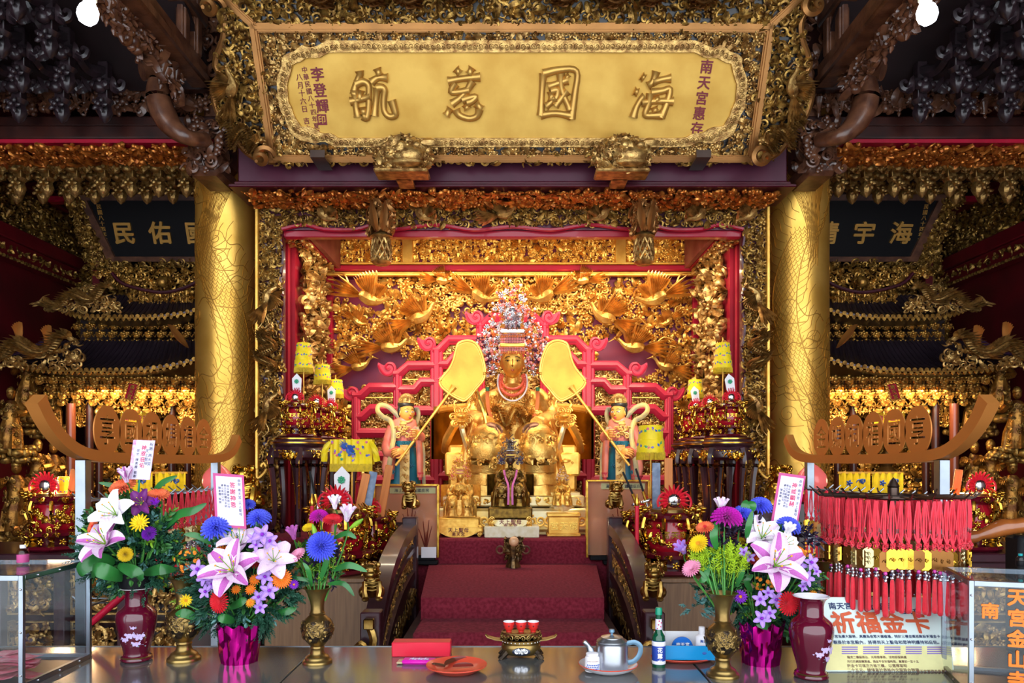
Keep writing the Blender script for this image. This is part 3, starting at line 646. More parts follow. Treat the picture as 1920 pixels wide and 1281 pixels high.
# carved frame around the opening
fr = thing('carved_niche_frame', 'dark gold openwork frame with phoenixes surrounding the altar niche', 'frame', (0, 5.78, 1.0)); fr['kind'] = 'thing'
zt, zo, xo, xi = Z(388, 5.72), Z(428, 5.72), 1.955, 1.775
part('backing', PURP, fr, box(-xo, xo, 5.76, 5.84, zo, zt+.01), box(-xo, -xi, 5.76, 5.84, .0, zo), box(xi, xo, 5.76, 5.84, .0, zo), world=True)
b = MB(); relief(b, face(0, 5.76, 0), -xo, xo, zo+.02, zt, .072, 'scroll', 41, .5); b.build('top_openwork', GOLDD, fr, world=True)
b = MB()
for s in (-1, 1): relief(b, face(0, 5.76, 0), *sorted((s*xi, s*xo)), 1.0, zo+.02, .07, 'scroll', 42+s, .5)
b.build('side_openwork', GOLDD, fr, world=True)
lip = smooth([(-xi, zo-.0), (-1.6, zo+.035), (-1.45, zo-.0), (-1.2, zo+.0), (-1.05, zo+.04), (-.9, zo), (-.6, zo+.035), (-.3, zo-.005), (0, zo+.02), (.3, zo-.005), (.6, zo+.035), (.9, zo), (1.05, zo+.04), (1.2, zo), (1.45, zo), (1.6, zo+.035), (xi, zo)], 4)
part('red_lip', CRIM, fr, tube([(x, 5.745, z) for x, z in lip], .016, 6), box(-xi, xi, 5.78, 5.85, zo-.05, zo+.0, .005), world=True)
for s in (-1, 1):
    part('red_edge', MAROON, fr, tube(smooth([(s*(xi+.012*sin(k*1.7)), 5.745, 1.0+k*.1) for k in range(24)], 3), .014, 6), world=True)
    x = s*xo; part('gold_strip', GOLDB, fr, box(x-.012, x+.012, 5.70, 5.75, Z(880, 5.72), zt, .004), tube(smooth([(x, 5.72, Z(878, 5.72)), (x, 5.72, Z(895, 5.72)), (x-s*.03, 5.72, Z(893, 5.72)), (x-s*.07, 5.72, Z(880, 5.72)), (x-s*.05, 5.72, Z(868, 5.72)), (x-s*.03, 5.72, Z(875, 5.72))], 3), .013, 6), world=True)
for i, (px, s) in enumerate(((608, 1), (790, 1), (945, 1), (1130, -1), (1310, -1), (1405, -1))):
    q = part('phoenix', GOLDA, fr, xf(BIRD, face(X(px, 5.72), 5.73, Z(406, 5.72)) @ TM(rz=-58*s if px != 945 else 0, s=(.19*s, .19, .2))), world=True)
for s in (-1, 1):
    for py in (560, 760): part('phoenix', GOLDA, fr, xf(BIRD, face(s*1.86, 5.73, Z(py, 5.72)) @ TM(rz=100*s, s=(.2*s, .2, .2))), world=True)
    part('dragon_relief', GOLDA, fr, xf(DRAGON, face(s*1.865, 5.735, Z(660, 5.72)) @ TM(rz=88, s=(.16, .2*s, .2))), world=True)
# hanging lotus posts
def lotus(s):
    n = 'left' if s < 0 else 'right'; t = thing('hanging_lotus_post', f'carved gilt hanging post with lantern basket under the {n} half of the lintel', 'hanging post', (X(715 if s < 0 else 1207, 5.5), 5.5, Z(497, 5.5)), group='hanging lotus posts')
    b = MB(); rg = random.Random(8); h = Z(385, 5.5)-Z(497, 5.5)
    for k in range(90):
        a = rg.uniform(-2.2, 2.2); z = rg.uniform(h*.5, h); r = .05+.03*rg.random()
        b.add(sc(KIT[rg.choice(('leaf', 'spiral', 'scurl'))], rg.uniform(.05, .09)), Matrix.Translation((r*sin(a), -r*cos(a), z)) @ Matrix.Rotation(a, 4, 'Z') @ FRONT @ Matrix.Rotation(rg.uniform(0, 6), 4, 'Z'))
    for k in (-1, 1): b.add(xf(sc(leaf(1.3, .2, .1, 8), .16), Matrix.Translation((.035*k, -.09, h*.7)) @ FRONT @ Matrix.Rotation(R(90-8*k), 4, 'Z')))
    b.add(box(-.03, .03, -.03, .2, h*.4, h)); b.build('carved_shaft', RIMG, t)
    part('basket', GOLDA, t, lathe([(.05, .0), (.075, .02), (.06, .04)], 12), [tube([(.065*cos(a), .065*sin(a), .03), (.075*cos(a+.5), .075*sin(a+.5), h*.2), (.065*cos(a+1), .065*sin(a+1), h*.42)], .008, 5) for a in np.arange(0, 6.28, .52)], [tube([(.065*cos(a), .065*sin(a), .03), (.075*cos(a-.5), .075*sin(a-.5), h*.2), (.065*cos(a-1), .065*sin(a-1), h*.42)], .008, 5) for a in np.arange(0, 6.28, .52)], mv(lathe([(.05, 0), (.085, .02), (.05, .05)], 12), 0, 0, h*.42))
for s in (-1, 1): lotus(s)
# niche cornice: valance panel, bars, side pelmets
v = thing('carved_valance', 'bright gilt carved valance panel across the back of the niche ceiling', 'valance', (0, 7.05, Z(515, 7.0))); v['kind'] = 'thing'
z1, z2_, xa = Z(445, 7.0), Z(497, 7.0), 1.74
part('backing', NWALL, v, box(-xa, xa, 7.02, 7.06, z2_-.1, z1+.05), world=True)
b = MB(); relief(b, face(0, 7.02, 0), -xa+.08, xa-.08, z2_+.02, z1-.02, .07, 'folk', 51, .5); b.build('carving', GOLDB, v, world=True)
part('gold_stiles', GOLDB, v, [box(x-w, x+w, 6.96, 7.02, z2_, z1, .006) for x, w in ((-xa+.04, .05), (xa-.04, .05), (X(765, 7), .05), (X(1163, 7), .05))], box(-xa, xa, 6.96, 7.0, z1-.02, z1, .004), box(-xa, xa, 6.95, 7.0, z2_-.005, z2_+.015, .004), box(-xa, xa, 6.97, 7.02, Z(518, 7), Z(511, 7), .004), world=True)
part('red_bars', CRIM, v, box(-1.86, 1.86, 6.94, 7.03, z1+.0, z1+.06, .008), box(-xa-.05, xa+.05, 6.95, 7.03, Z(510, 7), z2_-.01, .01), world=True)
for s in (-1, 1):
    n = 'left' if s < 0 else 'right'
    t = thing('niche_pelmet', f'sloping gilt carved pelmet under the {n} edge of the niche ceiling', 'pelmet', (s*1.7, 6.4, Z(500, 6.4)), group='side pelmets of the niche'); t['kind'] = 'thing'
    part('side_board', mat('greyish_red_board', '#8c4a44', .5, 0, col2='#6c1c24', vs=5), t, box(s*1.60, s*1.64, 5.95, 6.95, Z(497, 6.9)-.02, 3.7), world=True)
    part('red_fillet', CRIM, t, tube([(s*1.66, 5.9, Z(500, 6.9)), (s*1.66, 6.95, Z(500, 6.9))], .02, 4), world=True)
    b = MB(); relief(b, frame3((s*1.74, 0, Z(500, 6.9)-.0), (0, 1, 0), (-s, 0, 0), (0, 0, -1)) if s > 0 else frame3((s*1.74, 0, Z(500, 6.9)), (0, 1, 0), (1, 0, 0), (0, 0, -1)), 5.88, 6.95, -.08, .08, .09, 'blob', 53+s, .5); b.build('carving', GOLDA, t, world=True)
# back wall of phoenixes and its side strips
bp = thing('phoenix_screen', 'gilt carved back panel of flying phoenixes, flowers and clouds behind the statue', 'carved panel', (0, 7.15, PZ)); bp['kind'] = 'thing'
part('board', mat('aubergine_board', '#6a1440', .5, 0, col2='#7e1030', vs=3), bp, box(-1.76, 1.76, 7.14, 7.19, PZ, Z(512, 7.1)), world=True)
zt = Z(517, 7.1); FM = face(0, 7.14, 0); b = MB()
nz = lambda u, v: sin(u*5.3+sin(v*4.1)*1.5)+cos(v*7.7+u*2.2)
relief(b, FM, -1.7, 1.7, 2.2, zt, .095, 'floral', 61, .58, 1.3, keep=lambda u, v: nz(u, v) > -.62)
relief(b, FM, -1.7, 1.7, 1.1, 2.2, .12, 'floral', 62, .62)
relief(b, FM, -.9, .9, 2.95, zt-.02, .09, 'cloud', 63, .6, base=.05)
b.build('flowers_and_clouds', GOLD, bp, world=True)
PH = [(695, 565, 1, 55, .42), (790, 600, 1, 10, .4), (735, 655, 1, 30, .38), (676, 690, 1, 20, .3), (900, 560, 1, 60, .36), (672, 605, 1, 70, .2), (830, 530, 1, 40, .24)]
for px, py, d, rz, s in PH:
    for k in (-1, 1):
        x = X(px, 7.05)*(-k if k > 0 else 1); x = X(px, 7.05) if k < 0 else -X(px, 7.05)
        part('phoenix', GOLD, bp, xf(BIRD, Matrix.Translation((x, 7.04, Z(py, 7.05))) @ FRONT @ TM(rz=(-rz+20)*(-k), s=(s*-k*.8, s*.8, s*.8))), world=True)
for s in (-1, 1):
    n = 'left' if s < 0 else 'right'
    t = thing('carved_side_strip', f'tall strip of gilt birds and leaves on the {n} inner side of the niche', 'carved panel', (s*1.8, 6.5, PZ), group='inner side strips'); t['kind'] = 'thing'
    part('board', NSIDE, t, box(s*1.79, s*1.825, 6.15, 7.02, PZ, Z(500, 6.9)-.02), world=True)
    part('red_edge', CRIM, t, box(s*1.70, s*1.76, 7.04, 7.12, PZ, Z(512, 7.05), .006), world=True)
    b = MB(); fs = frame3((s*1.8, 0, 0), (0, 1, 0), (0, 0, 1), (-s, 0, 0)) if s > 0 else frame3((s*1.8, 0, 0), (0, -1, 0), (0, 0, 1), (1, 0, 0))
    y0, y1 = (6.2, 6.98) if s > 0 else (-6.98, -6.2)
    relief(b, fs, y0, y1, PZ, Z(500, 6.9)-.05, .15, 'floral', 66+s, .62, 1.4); b.build('leaves', GOLDA, t, world=True)
    for k, py in enumerate((550, 620, 700)): part('bird', GOLDA, t, xf(BIRD, Matrix.Translation((s*1.74, 6.7, Z(py, 6.7))) @ FRONT @ TM(rz=60*-s, s=(.24*-s, .24, .3))), world=True)
# ---------------------------------------------------------------- rose-red stepped lattice screen
sr = thing('stepped_lattice_screen', 'stepped rose-red lattice screen with curled ends and gilt infill behind the throne', 'screen', (0, 6.75, PZ))
D = 6.72; wx = lambda px: X(px, D); wz = lambda py: Z(py, D)
def rbar(P, w=.082, th=.05): return [tube([(wx(a), D, wz(c)) for a, c in P], [w/2*1.15]*len(P), 8, flat=.8, up=(0, 1, 0)), tube([(wx(a), D-.03, wz(c)) for a, c in P], [w*.25]*len(P), 6, flat=.8, up=(0, 1, 0))]
def post(px, p0, p1, w=.08): x = wx(px); return [box(x-w/2, x+w/2, D-.03, D+.03, wz(p1), wz(p0), .012), box(x-w*.22, x+w*.22, D-.045, D-.025, wz(p1), wz(p0), .008)]
L = []
L += post(668, 745, 985)+post(746, 702, 985)+post(819, 655, 985, .115)+post(901, 605, 985)
for P in ([(662, 742), (678, 742), (694, 727), (746, 727)], [(668, 782), (680, 782), (696, 767), (746, 767)], [(668, 812), (746, 812)], [(738, 702), (748, 702), (766, 686), (819, 686)], [(746, 731), (778, 731), (790, 717), (819, 717)], [(746, 770), (819, 770)], [(812, 657), (824, 657), (842, 638), (901, 638)], [(819, 684), (840, 684), (852, 668), (901, 668)], [(819, 712), (901, 712)], [(819, 892), (901, 892)], [(668, 900), (819, 900)], [(895, 612), (905, 612), (920, 596), (961, 596)], [(819, 955), (961, 955)], [(668, 855), (746, 855)]): L += rbar(P)
def curl(px, py): 
    P = smooth([(0, -.02, 0), (-.02, 0, 0), (-.075, .05, 0), (-.095, .03, 0), (-.06, -.035, 0), (-.02, -.06, 0), (.03, -.045, 0), (.05, 0, 0), (.03, .04, 0), (-.01, .045, 0), (-.03, .015, 0), (-.01, -.01, 0), (.01, .005, 0)], 3)
    base = xf(prism([(p[0], p[1]) for p in smooth([(-.1, .055), (-.085, -.03), (-.03, -.065), (.03, -.06), (.065, -.01), (.045, .05), (-.005, .06), (-.045, .03)], 3, True)], -.02, .02), FRONT)
    return [mv(base, wx(px), D, wz(py)), mv(xf(tube(P[9:], .012, 5), FRONT), wx(px), D-.02, wz(py))]
for px, py in ((660, 738), (730, 692), (804, 645), (893, 596)): L += curl(px, py)
part('lattice', CRIM2, sr, L, [mir(t) for t in L], world=True)
b = MB(); FI = face(0, 6.76, 0)
for i, (a, c, p0, p1) in enumerate(((668, 746, 732, 985), (746, 819, 690, 985), (819, 901, 642, 985), (901, 961, 600, 985))):
    for k in (-1, 1):
        u0, u1 = sorted((k*-wx(a)*1.0, k*-wx(c)*1.0)); relief(b, FI, u0+.03, u1-.03, max(wz(p1), PZ), wz(p0)-.02, .07, 'scroll', 70+i+k, .52)
b.build('gilt_infill', GOLDA, sr, world=True)
L = []
for a, c, p0, p1 in ((676, 738, 733, 746), (676, 738, 775, 806), (754, 810, 692, 712), (754, 810, 723, 764), (754, 810, 776, 890), (828, 893, 644, 663), (828, 893, 720, 885)):
    P = [(wx(a), wz(p1)), (wx(c), wz(p1)), (wx(c), wz(p0)), (wx(a+14), wz(p0)), (wx(a), wz(p0+8))]; t = tube([(x, D-.01, z) for x, z in P], .006, 4, closed=True); L += [t, mir(t)]
part('gold_edging', GOLDB, sr, L, world=True)
# ---------------------------------------------------------------- throne
th = thing('golden_throne', 'golden dragon throne with curved back and dragon-head armrests on a white and gold stepped base', 'throne', (0, 6.1, PZ))
b = MB(); b.add(grid(28, 8, lambda u, v: (.66*sin(-1.75+3.5*u), .12+.34*cos(-1.75+3.5*u), .55+v*(.36+.1*cos((u-.5)*pi))))); b.add(grid(28, 8, lambda u, v: (.68*sin(1.75-3.5*u), .13+.35*cos(1.75-3.5*u), .55+v*(.36+.1*cos((u-.5)*pi)))))
b.build('curved_back', mat('dark_throne_gold', '#a8741c', .3, .9, col2='#7c5210', vs=8), th)
P = [(.67*sin(a), .13+.35*cos(a), .93+.09*cos(a*.9)) for a in np.linspace(-1.3, 1.3, 30)]
part('top_rail', GOLDB, th, tube(P, .035, 8), [mv(sc(KIT['scurl'], .07), *p) for p in P[3:-3:2]])
for s in (-1, 1):
    hz = .86; part('dragon_armrest', GOLDB, th, tube(smooth([(s*.56, .05, .62), (s*.52, -.2, .7), (s*.44, -.36, hz-.04)], 4), [.03]*4+[.035]*4+[.04], 8), [xf(leaf(1, .3, .2, 5), TM((s*(.56-.12*k), .05-.41*k, .65+.2*k), rx=90, rz=s*30, s=.07)) for k in np.linspace(.1, .9, 7)], mv(ball(.06, .08, .06), s*.39, -.42, hz), [mv(xf(sc(KIT['spiral'], .07), FRONT), s*.39+.06*cos(k), -.45, hz+.06*sin(k)) for k in range(7)], mv(ball(.042, .06, .024), s*.385, -.5, hz+.012), mv(ball(.034, .05, .016), s*.385, -.49, hz-.03), [mv(ball(.014), s*.385+q*.03, -.49, hz+.045) for q in (-1, 1)], [tube(smooth([(s*.39+q*.03, -.42, hz+.05), (s*.39+q*.06, -.38, hz+.1), (s*.39+q*.05, -.34, hz+.14)], 3), [.012]*4+[.006]*3, 5) for q in (-1, 1)])
    part('curved_post', mat('pale_gold_strip', '#f0dca0', .3, .7, var=.05), th, tube(smooth([(s*.39, -.42, .81), (s*.365, -.41, .7), (s*.33, -.37, .58)], 4), .022, 6))
    part('seat_side', GOLDB, th, box(s*.3, s*.52, -.38, .2, .42, .6, .015), [mv(sc(KIT['spiral'], .12), s*.41, -.39, .51)])
part('seat', GOLDB, th, box(-.5, .5, -.3, .4, .3, .66, .02))
PG = mat('white_and_gold_lacquer', '#efe3b8', .28, .45, col2='#dcb860', vs=5, coat=.2)
base = part('base_step', PG, th, box(-.53, .53, -.62, .35, .2, .28, .01), box(-.5, .5, -.55, .35, .28, .3), box(-.62, .62, -.7, .4, .02, .19, .02), box(-.56, .56, -.66, .35, 0, .03))
for s in (-1, 1): part('scroll_carving', GOLDB, th, [xf(sc(KIT['spiral2' if s < 0 else 'spiral'], .1), face(s*(.08+i*.06), -.705, .1) @ TM(rz=i*70, s=(1, 1, .4))) for i in range(9)])
part('scroll_carving', GOLDB, th, [xf(sc(KIT['scurl'], .06), face(-.48+i*.074, -.625, .24) @ TM(rz=i*50, s=(1, 1, .5))) for i in range(14)])
for s in (-1, 1): part('foot', GOLDB, th, mv(ball(.06, .07, .07), s*.6, -.68, .06), [mv(xf(sc(KIT['spiral'], .09), FRONT), s*.6+.03*k, -.74, .06+.03*k) for k in (-1, 0, 1)])
# ---------------------------------------------------------------- figures
def hand(curl=.5, s=1.0):                           # palm at origin, fingers towards -y, thumb to +x
    ts = [ball(.04, .045, .017, 10, 6)]
    for i, (x, l) in enumerate(((-.029, .052), (-.01, .066), (.01, .07), (.029, .06))):
        P = [(x*.9, -.03, 0)]; a = .1
        for j in range(3):
            a += curl*(.45+.15*j); p = P[-1]; P.append((p[0]+x*.08, p[1]-l*.42*cos(a), p[2]-l*.42*sin(a)))
        ts.append(tube(smooth(P, 3), [.0095]*4+[.0088]*3+[.007]*3, 7))
    ts.append(tube(smooth([(.03, .01, 0), (.055, -.015, -.004), (.062, -.04, -.016), (.055, -.06, -.024)], 3), [.013]*3+[.011]*4+[.008]*3, 7))
    return sc(join(*ts), s)
def headshape(w=.075, d=.088, h=.108):              # chin at z=0, facing -y
    def f(u, v):
        a = 2*pi*u; e = -pi/2+pi*v; z = sin(e); c = cos(e)
        k = 1-.22*max(0, -z)**1.5; x = w*c*sin(a)*k; y = -d*c*cos(a)*(1-.08*max(0, -z)); fr = max(0, cos(a))*c
        y += .012*fr**6*(1 if .0 < z < .25 else 0)*abs(sin(a*2.2)); y -= .006*math.exp(-((z+.62)/.2)**2)*fr**4
        return (x, y, h*(1+z))
    return grid(28, 18, f, True)
def nose(w, d, h): return tube([(0, -d*.93, h*1.12), (0, -d*1.03, h*.95), (0, -d*1.15, h*.74), (0, -d*1.0, h*.66)], [.006, .008, .0125, .005], 8)
def facebits(w, d, h):                              # (skin bits, eye whites, irises, brows, lips)
    ex, ez = w*.42, h*1.02; pt = lambda x, z, o=0: (x, -d*(max(0, 1-(x/w)**2-((z-h)/h)**2))**.5-o, z)
    ears = [mv(ball(.012, .02, .034, 8, 6), s*w*.98, -.005, h*.95) for s in (-1, 1)]
    eyes = [mv(ball(.0175, .007, .0068, 10, 6), *pt(s*ex, ez, .0)) for s in (-1, 1)]
    iris = [mv(ball(.0068, .006, .0066, 8, 6), *pt(s*ex, ez, .0035)) for s in (-1, 1)]
    lids = [tube([pt(s*ex+k*.019, ez+.0075-.004*abs(k), .004) for k in (-1, -.4, .3, 1)], .0024, 4) for s in (-1, 1)]
    brow = [tube([pt(s*(ex+k*.02), ez+.026+.007*(1-k*k)-.003*k, .003) for k in (-1.1, -.5, 0, .5, 1.2)], [.0016, .003, .0034, .003, .0014], 5) for s in (-1, 1)]
    lip = [mv(ball(.017, .009, .0052, 10, 5), 0, -d*1.0, h*.455), mv(ball(.0135, .0095, .0058, 10, 5), 0, -d*.995, h*.40)]
    return ears+[nose(w, d, h)], eyes, iris, lids+brow, lip
def robe_relief(b, fn, u0, u1, v0, v1, nu, nv, size, seed):
    rg = random.Random(seed)
    for i in range(nu):
        for j in range(nv):
            u = u0+(u1-u0)*(i+rg.random())/nu; v = v0+(v1-v0)*(j+rg.random())/nv; p, n = fn(u, v)
            b.add(sc(KIT[rg.choice(('spiral', 'leaf', 'scurl', 'cloud'))], size*rg.uniform(.7, 1.2)), Matrix.Translation(p) @ Vector((0, 0, 1)).rotation_difference(Vector(n)).to_matrix().to_4x4() @ Matrix.Rotation(rg.uniform(0, 6), 4, 'Z') @ Matrix.Diagonal((1, 1, .5, 1)))
PEARL = [mat('pink_pearl', '#f08c8c', .25, 0, var=.05, coat=.4), mat('orange_bead', '#e8742c', .3, 0, var=.05, coat=.3), mat('white_pearl', '#f6ece8', .2, 0, var=.03, coat=.4), SILV, mat('amethyst_bead', '#5a2038', .2, 0, var=.1, coat=.4)]
CORALB = mat('coral_beads', '#e85c3c', .35, 0, var=.1, coat=.3)
def cluster(b, c, r, n, rg, flat=.5):
    for i in range(n):
        a = rg.uniform(0, 2*pi); q = r*rg.random()**.5; p = (c[0]+q*cos(a), c[1]-rg.uniform(0, .06), c[2]+q*sin(a)*1.05); k = rg.random()
        if k < .5: b.add(ball(rg.choice((.007, .009, .012))), TM(p), rg.choice((0, 0, 1, 1, 2, 4)))
        elif k < .78: b.add(sc(KIT['flower'], rg.uniform(.03, .055)), Matrix.Translation(p) @ FRONT @ TM(rz=rg.uniform(0, 90)), rg.choice((3, 3, 1, 4)))
        else:
            P = [p, (p[0]+rg.uniform(-.04, .04), p[1]-.03, p[2]+rg.uniform(.0, .05))]; b.add(tube(P, .0022, 4), None, 3); b.add(ball(.011), TM(P[1]), rg.choice((0, 2)))
def goddess(t, RB, SK, RL, rbn=None, small=False, crownm=None):
    rg = random.Random(17)
    # robe: torso, lap, legs, hem, hanging sleeves
    L = [loft([(0, .02, .62, .3, .22), (0, .02, .74, .25, .19), (0, .03, .9, .215, .155), (0, .03, 1.02, .235, .15), (0, .03, 1.09, .215, .125), (0, .03, 1.13, .13, .09), (0, .02, 1.16, .06, .055), (0, .01, 1.24, .055, .05)], 28)]
    for s in (-1, 1):
        L.append(tube(smooth([(s*.1, .05, .7), (s*.15, -.15, .71), (s*.19, -.34, .69), (s*.2, -.4, .6), (s*.2, -.38, .45), (s*.21, -.4, .33)], 4), [.14]*5+[.14]*4+[.145]*4+[.135]*4+[.13]*4, 14))
        L.append(loft([(s*.2, -.4, .28, .17, .12, .06, 9), (s*.2, -.39, .36, .145, .12, .05, 9), (s*.2, -.37, .5, .12, .11, .04, 9)], 36))
        L.append(tube(smooth([(s*.19, .03, 1.07), (s*.255, 0, 1.0), (s*.3, -.08, .87), (s*.25, -.24, .82), (s*.18, -.33, .81)], 4), [.075]*5+[.085]*4+[.09]*4+[.075]*3+[.065], 12))
        L.append(loft([(s*.36, -.24, .28, .075, .15, .07, 8), (s*.355, -.24, .45, .07, .14, .08, 8), (s*.33, -.22, .65, .06, .13, .08, 8), (s*.28, -.2, .82, .055, .13, .05, 8), (s*.27, -.16, .9, .05, .09)], 40))
    L.append(loft([(0, -.36, .3, .1, .05, .1, 5), (0, -.36, .5, .1, .05, .08, 5), (0, -.3, .7, .12, .08, .05, 5)], 24))
    body = part('robe', RB, t, L)
    b = MB()
    fT = lambda u, v: ((.2*sin(u)+0, .03-.165*cos(u)-.0, v), (sin(u), -cos(u), .1)); robe_relief(b, fT, -1.0, 1.0, .74, 1.08, 9, 8, .075, 3)
    b.add(sc(DRAGON, .17), face(0, -.15, .88)@TM(s=(1, 1.3, 1)))
    for s in (-1, 1):
        fK = lambda u, v: ((s*.2+.135*sin(u), -.38-.135*cos(u), v), (sin(u), -cos(u), .1)); robe_relief(b, fK, -1.1, 1.1, .52, .74, 5, 5, .09, 5+s)
        fS = lambda u, v: ((s*(.28+.05*(1-abs(u))), -.02-.1*u, v), (s*.8, -.6, .2)); robe_relief(b, fS, -.6, .9, .86, 1.08, 4, 5, .08, 9+s)
    b.build('embroidered_dragons', RL, body)
    hd = []; W_, D_, H_ = .094, .1, .127
    skin, eyes, iris, brow, lips = facebits(W_, D_, H_)
    hp = part('head', SK, t, mv(headshape(W_, D_, H_), 0, -.04, 1.2), [mv(q, 0, -.04, 1.2) for q in skin])
    part('eyes', mat('painted_eyes', '#2a1a10', .3, 0, var=0), hp, [mv(q, 0, -.04, 1.2) for q in iris+brow]); part('lips', mat('painted_lips', '#c06030', .4, 0, var=0), hp, [mv(q, 0, -.04, 1.2) for q in lips])
    HM = mat('dark_gilt_hands', '#8c6048', .35, .5, var=.15) if not small else SK
    for s in (-1, 1): part('hand', HM, t, xf(hand(.45, 1.15), TM((s*.16, -.4, .8), rx=32, rz=s*-18, s=(-s, 1, 1))))
    cm = crownm or [PEARL[0], PEARL[1], PEARL[2], SILV, PEARL[4]]
    cr = thing_part = bpy.data.objects.new('crown', None); C.objects.link(cr); cr.parent = t
    b = MB()
    for c, r, n in (((0, -.06, 1.82), .1, 60), ((-.1, -.06, 1.7), .085, 60), ((.1, -.06, 1.7), .085, 60), ((-.15, -.04, 1.55), .085, 90), ((.15, -.04, 1.55), .085, 90), ((-.2, -.04, 1.42), .115, 170), ((.2, -.04, 1.42), .115, 170), ((-.19, -.04, 1.31), .085, 90), ((.19, -.04, 1.31), .085, 90)): cluster(b, c, r, n if not small else n//2, rg)
    for s in (-1, 1):
        for k in range(3): b.add(sc(KIT['flower'], .1), face(s*(.16+.05*k), -.1, 1.27+.07*(k % 2)), 4 if k == 1 else 3); b.add(ball(.015), TM((s*(.16+.05*k), -.135, 1.27+.07*(k % 2))), 0)
    b.build('jewel_clusters', cm, cr)
    part('silver_cap', cm[3], cr, mv(lathe([(.09, 1.36), (.1, 1.42), (.095, 1.58), (.088, 1.6), (.086, 1.68), (.1, 1.74), (.105, 1.75), (.06, 1.8)], 8), 0, -.02, 0), [mv(xf(sc(KIT['flower'], .045), FRONT), x, -.125, z) for x in (-.055, 0, .055) for z in (1.635, 1.7)])
    b = MB()
    for i in range(15):
        x = -.09+.18*i/14; y = -.13-.02*cos(x*14); b.add(tube([(x, y, 1.59), (x, y, 1.385)], .0022, 4), None, 1)
        for j in range(9): b.add(ball(.0058, .0058, .011, 6, 4), TM((x, y, 1.39+.022*j)), 0 if j % 3 else 1)
    b.add(box(-.1, .1, -.16, -.13, 1.435, 1.465, .006), None, 2); b.add(box(-.1, .1, -.16, -.12, 1.54, 1.575, .01), None, 3)
    b.build('bead_veil', [cm[0], cm[1], GOLDB, cm[3]], cr)
    if not small:
        P = lambda r, dz: [(r*sin(a)*1.0, -.1-.09*cos(a/1.3)**2, 1.2-dz*(cos(a)+.25)) for a in np.linspace(-2.0, 2.0, 34)]
        part('coral_necklace', CORALB, t, [mv(ball(.0145), *p) for p in P(.1, .12)], [mv(ball(.011), *p) for p in P(.085, .08)])
        part('white_collar_cord', PEARL[2], t, tube([(p[0], p[1]-.01, p[2]) for p in P(.118, .155)], .007, 6))
        for s in (-1, 1):
            part('orange_ribbon', mat('faded_orange_ribbon', '#d8743a', .6, 0, var=.1), t, ribbon(smooth([(s*.2, -.12, 1.1), (s*.19, -.2, .95), (s*.13, -.3, .78), (s*.09, -.44, .62)], 4), .03, up=(0, 1, .3)))
            part('jade_clasp', mat('jade', '#3c8c5a', .3, 0, var=.1), t, mv(cyl(.016, .03, 12), s*.2, -.12, 1.09))
        part('ruyi_sceptre', GOLDP, t, tube(smooth([(-.2, -.36, .8), (-.22, -.36, .92), (-.27, -.34, 1.05), (-.29, -.33, 1.12)], 4), .018, 8), mv(ball(.045, .03, .04), -.27, -.35, 1.15), mv(ball(.03, .02, .03), -.235, -.37, 1.22))
    if rbn:
        for s in (-1, 1): part("pink_ribbon", rbn, t, ribbon_(s))
def ribbon_(s): return ribbon(smooth([(s*.15, -.13, 1.1), (s*.12, -.26, .95), (s*.05, -.5, .75), (s*.045, -.56, .5), (s*.05, -.56, .32)], 4), .05, up=(0, 1, .2), thick=.01)
mz = thing('goddess_statue', 'large golden enthroned goddess statue with jewelled crown and bead veil, in the centre', 'statue', (0, 6.05, PZ))
goddess(mz, GOLD, GOLDB, GOLD)
dkg = mat('smoked_gold', '#8a6a2c', .35, .9, col2='#5c4420', vs=10, bump=.1)
DSILV = mat('tarnished_silver', '#a8a29c', .25, 1, col2='#5c5a60', vs=30)
m2 = thing('small_goddess_statue', 'small dark golden seated goddess with ornate silver crown and pink ribbon on a white block', 'statue', (X(957, 5.3), 5.42, PZ+.078+.05)); m2.scale = (.31,)*3
goddess(m2, dkg, mat('dark_bronze_face', '#4c342a', .35, .4), GOLDA, mat('pink_satin_ribbon', '#d86aa8', .5, 0, var=.05), True, [PEARL[4], GOLDA, DSILV, DSILV, mat('blue_enamel', '#4a4470', .3, .3)])
part('chair', dkg, m2, box(-.45, .45, -.25, .35, .1, .6, .03), grid(20, 6, lambda u, v: (.55*sin(-1.6+3.2*u), .1+.3*cos(-1.6+3.2*u), .5+.5*v)), box(-.5, .5, -.62, .35, -.0, .26, .03))
part('name_plinth', PG, m2, box(-.36, .36, -.64, .4, -.16, -.04, .02), xf(prism(smooth([(-.4, 0), (.4, 0), (.3, -.13), (.12, -.2), (-.12, -.2), (-.3, -.13)], 2, True), 0, .03), face(0, -.64, -.02)))
part('name_plinth', INKR, m2, mv(xf(lettering('天上聖母', .12, .02, .002, vertical=False), FRONT), -.26, -.675, -.06)); part('name_plinth', INKR, m2, mv(xf(lettering('南天宮', .1, .02, .002, vertical=False), FRONT), -.16, -.675, -.155))
for s in (-1, 1): part('lion_foot', GOLDB, m2, mv(ball(.08, .1, .12), s*.42, -.55, -.1), [mv(xf(sc(KIT['spiral'], .14), FRONT), s*.42, -.66, -.1+.1*k) for k in (-1, 0, 1)])
solo('white_stone_block', mat('white_stone', '#efe6cc', .5, 0, col2='#e0d2a8', vs=25), 'white speckled block under the small goddess on the platform edge', 'block', box(X(908, 5.2), X(1011, 5.2), 5.2, 5.62, PZ, PZ+.078, .004))
m3 = thing('gilded_seated_statue', 'gilded seated figure with tall crown, left of the small goddess', 'statue', (X(861, 5.3), 5.42, PZ+.07)); m3.scale = (.265,)*3
goddess(m3, GOLD, GOLDB, GOLDB, None, True, [PEARL[0], GOLDB, PEARL[1], GOLDB, PEARL[1]])
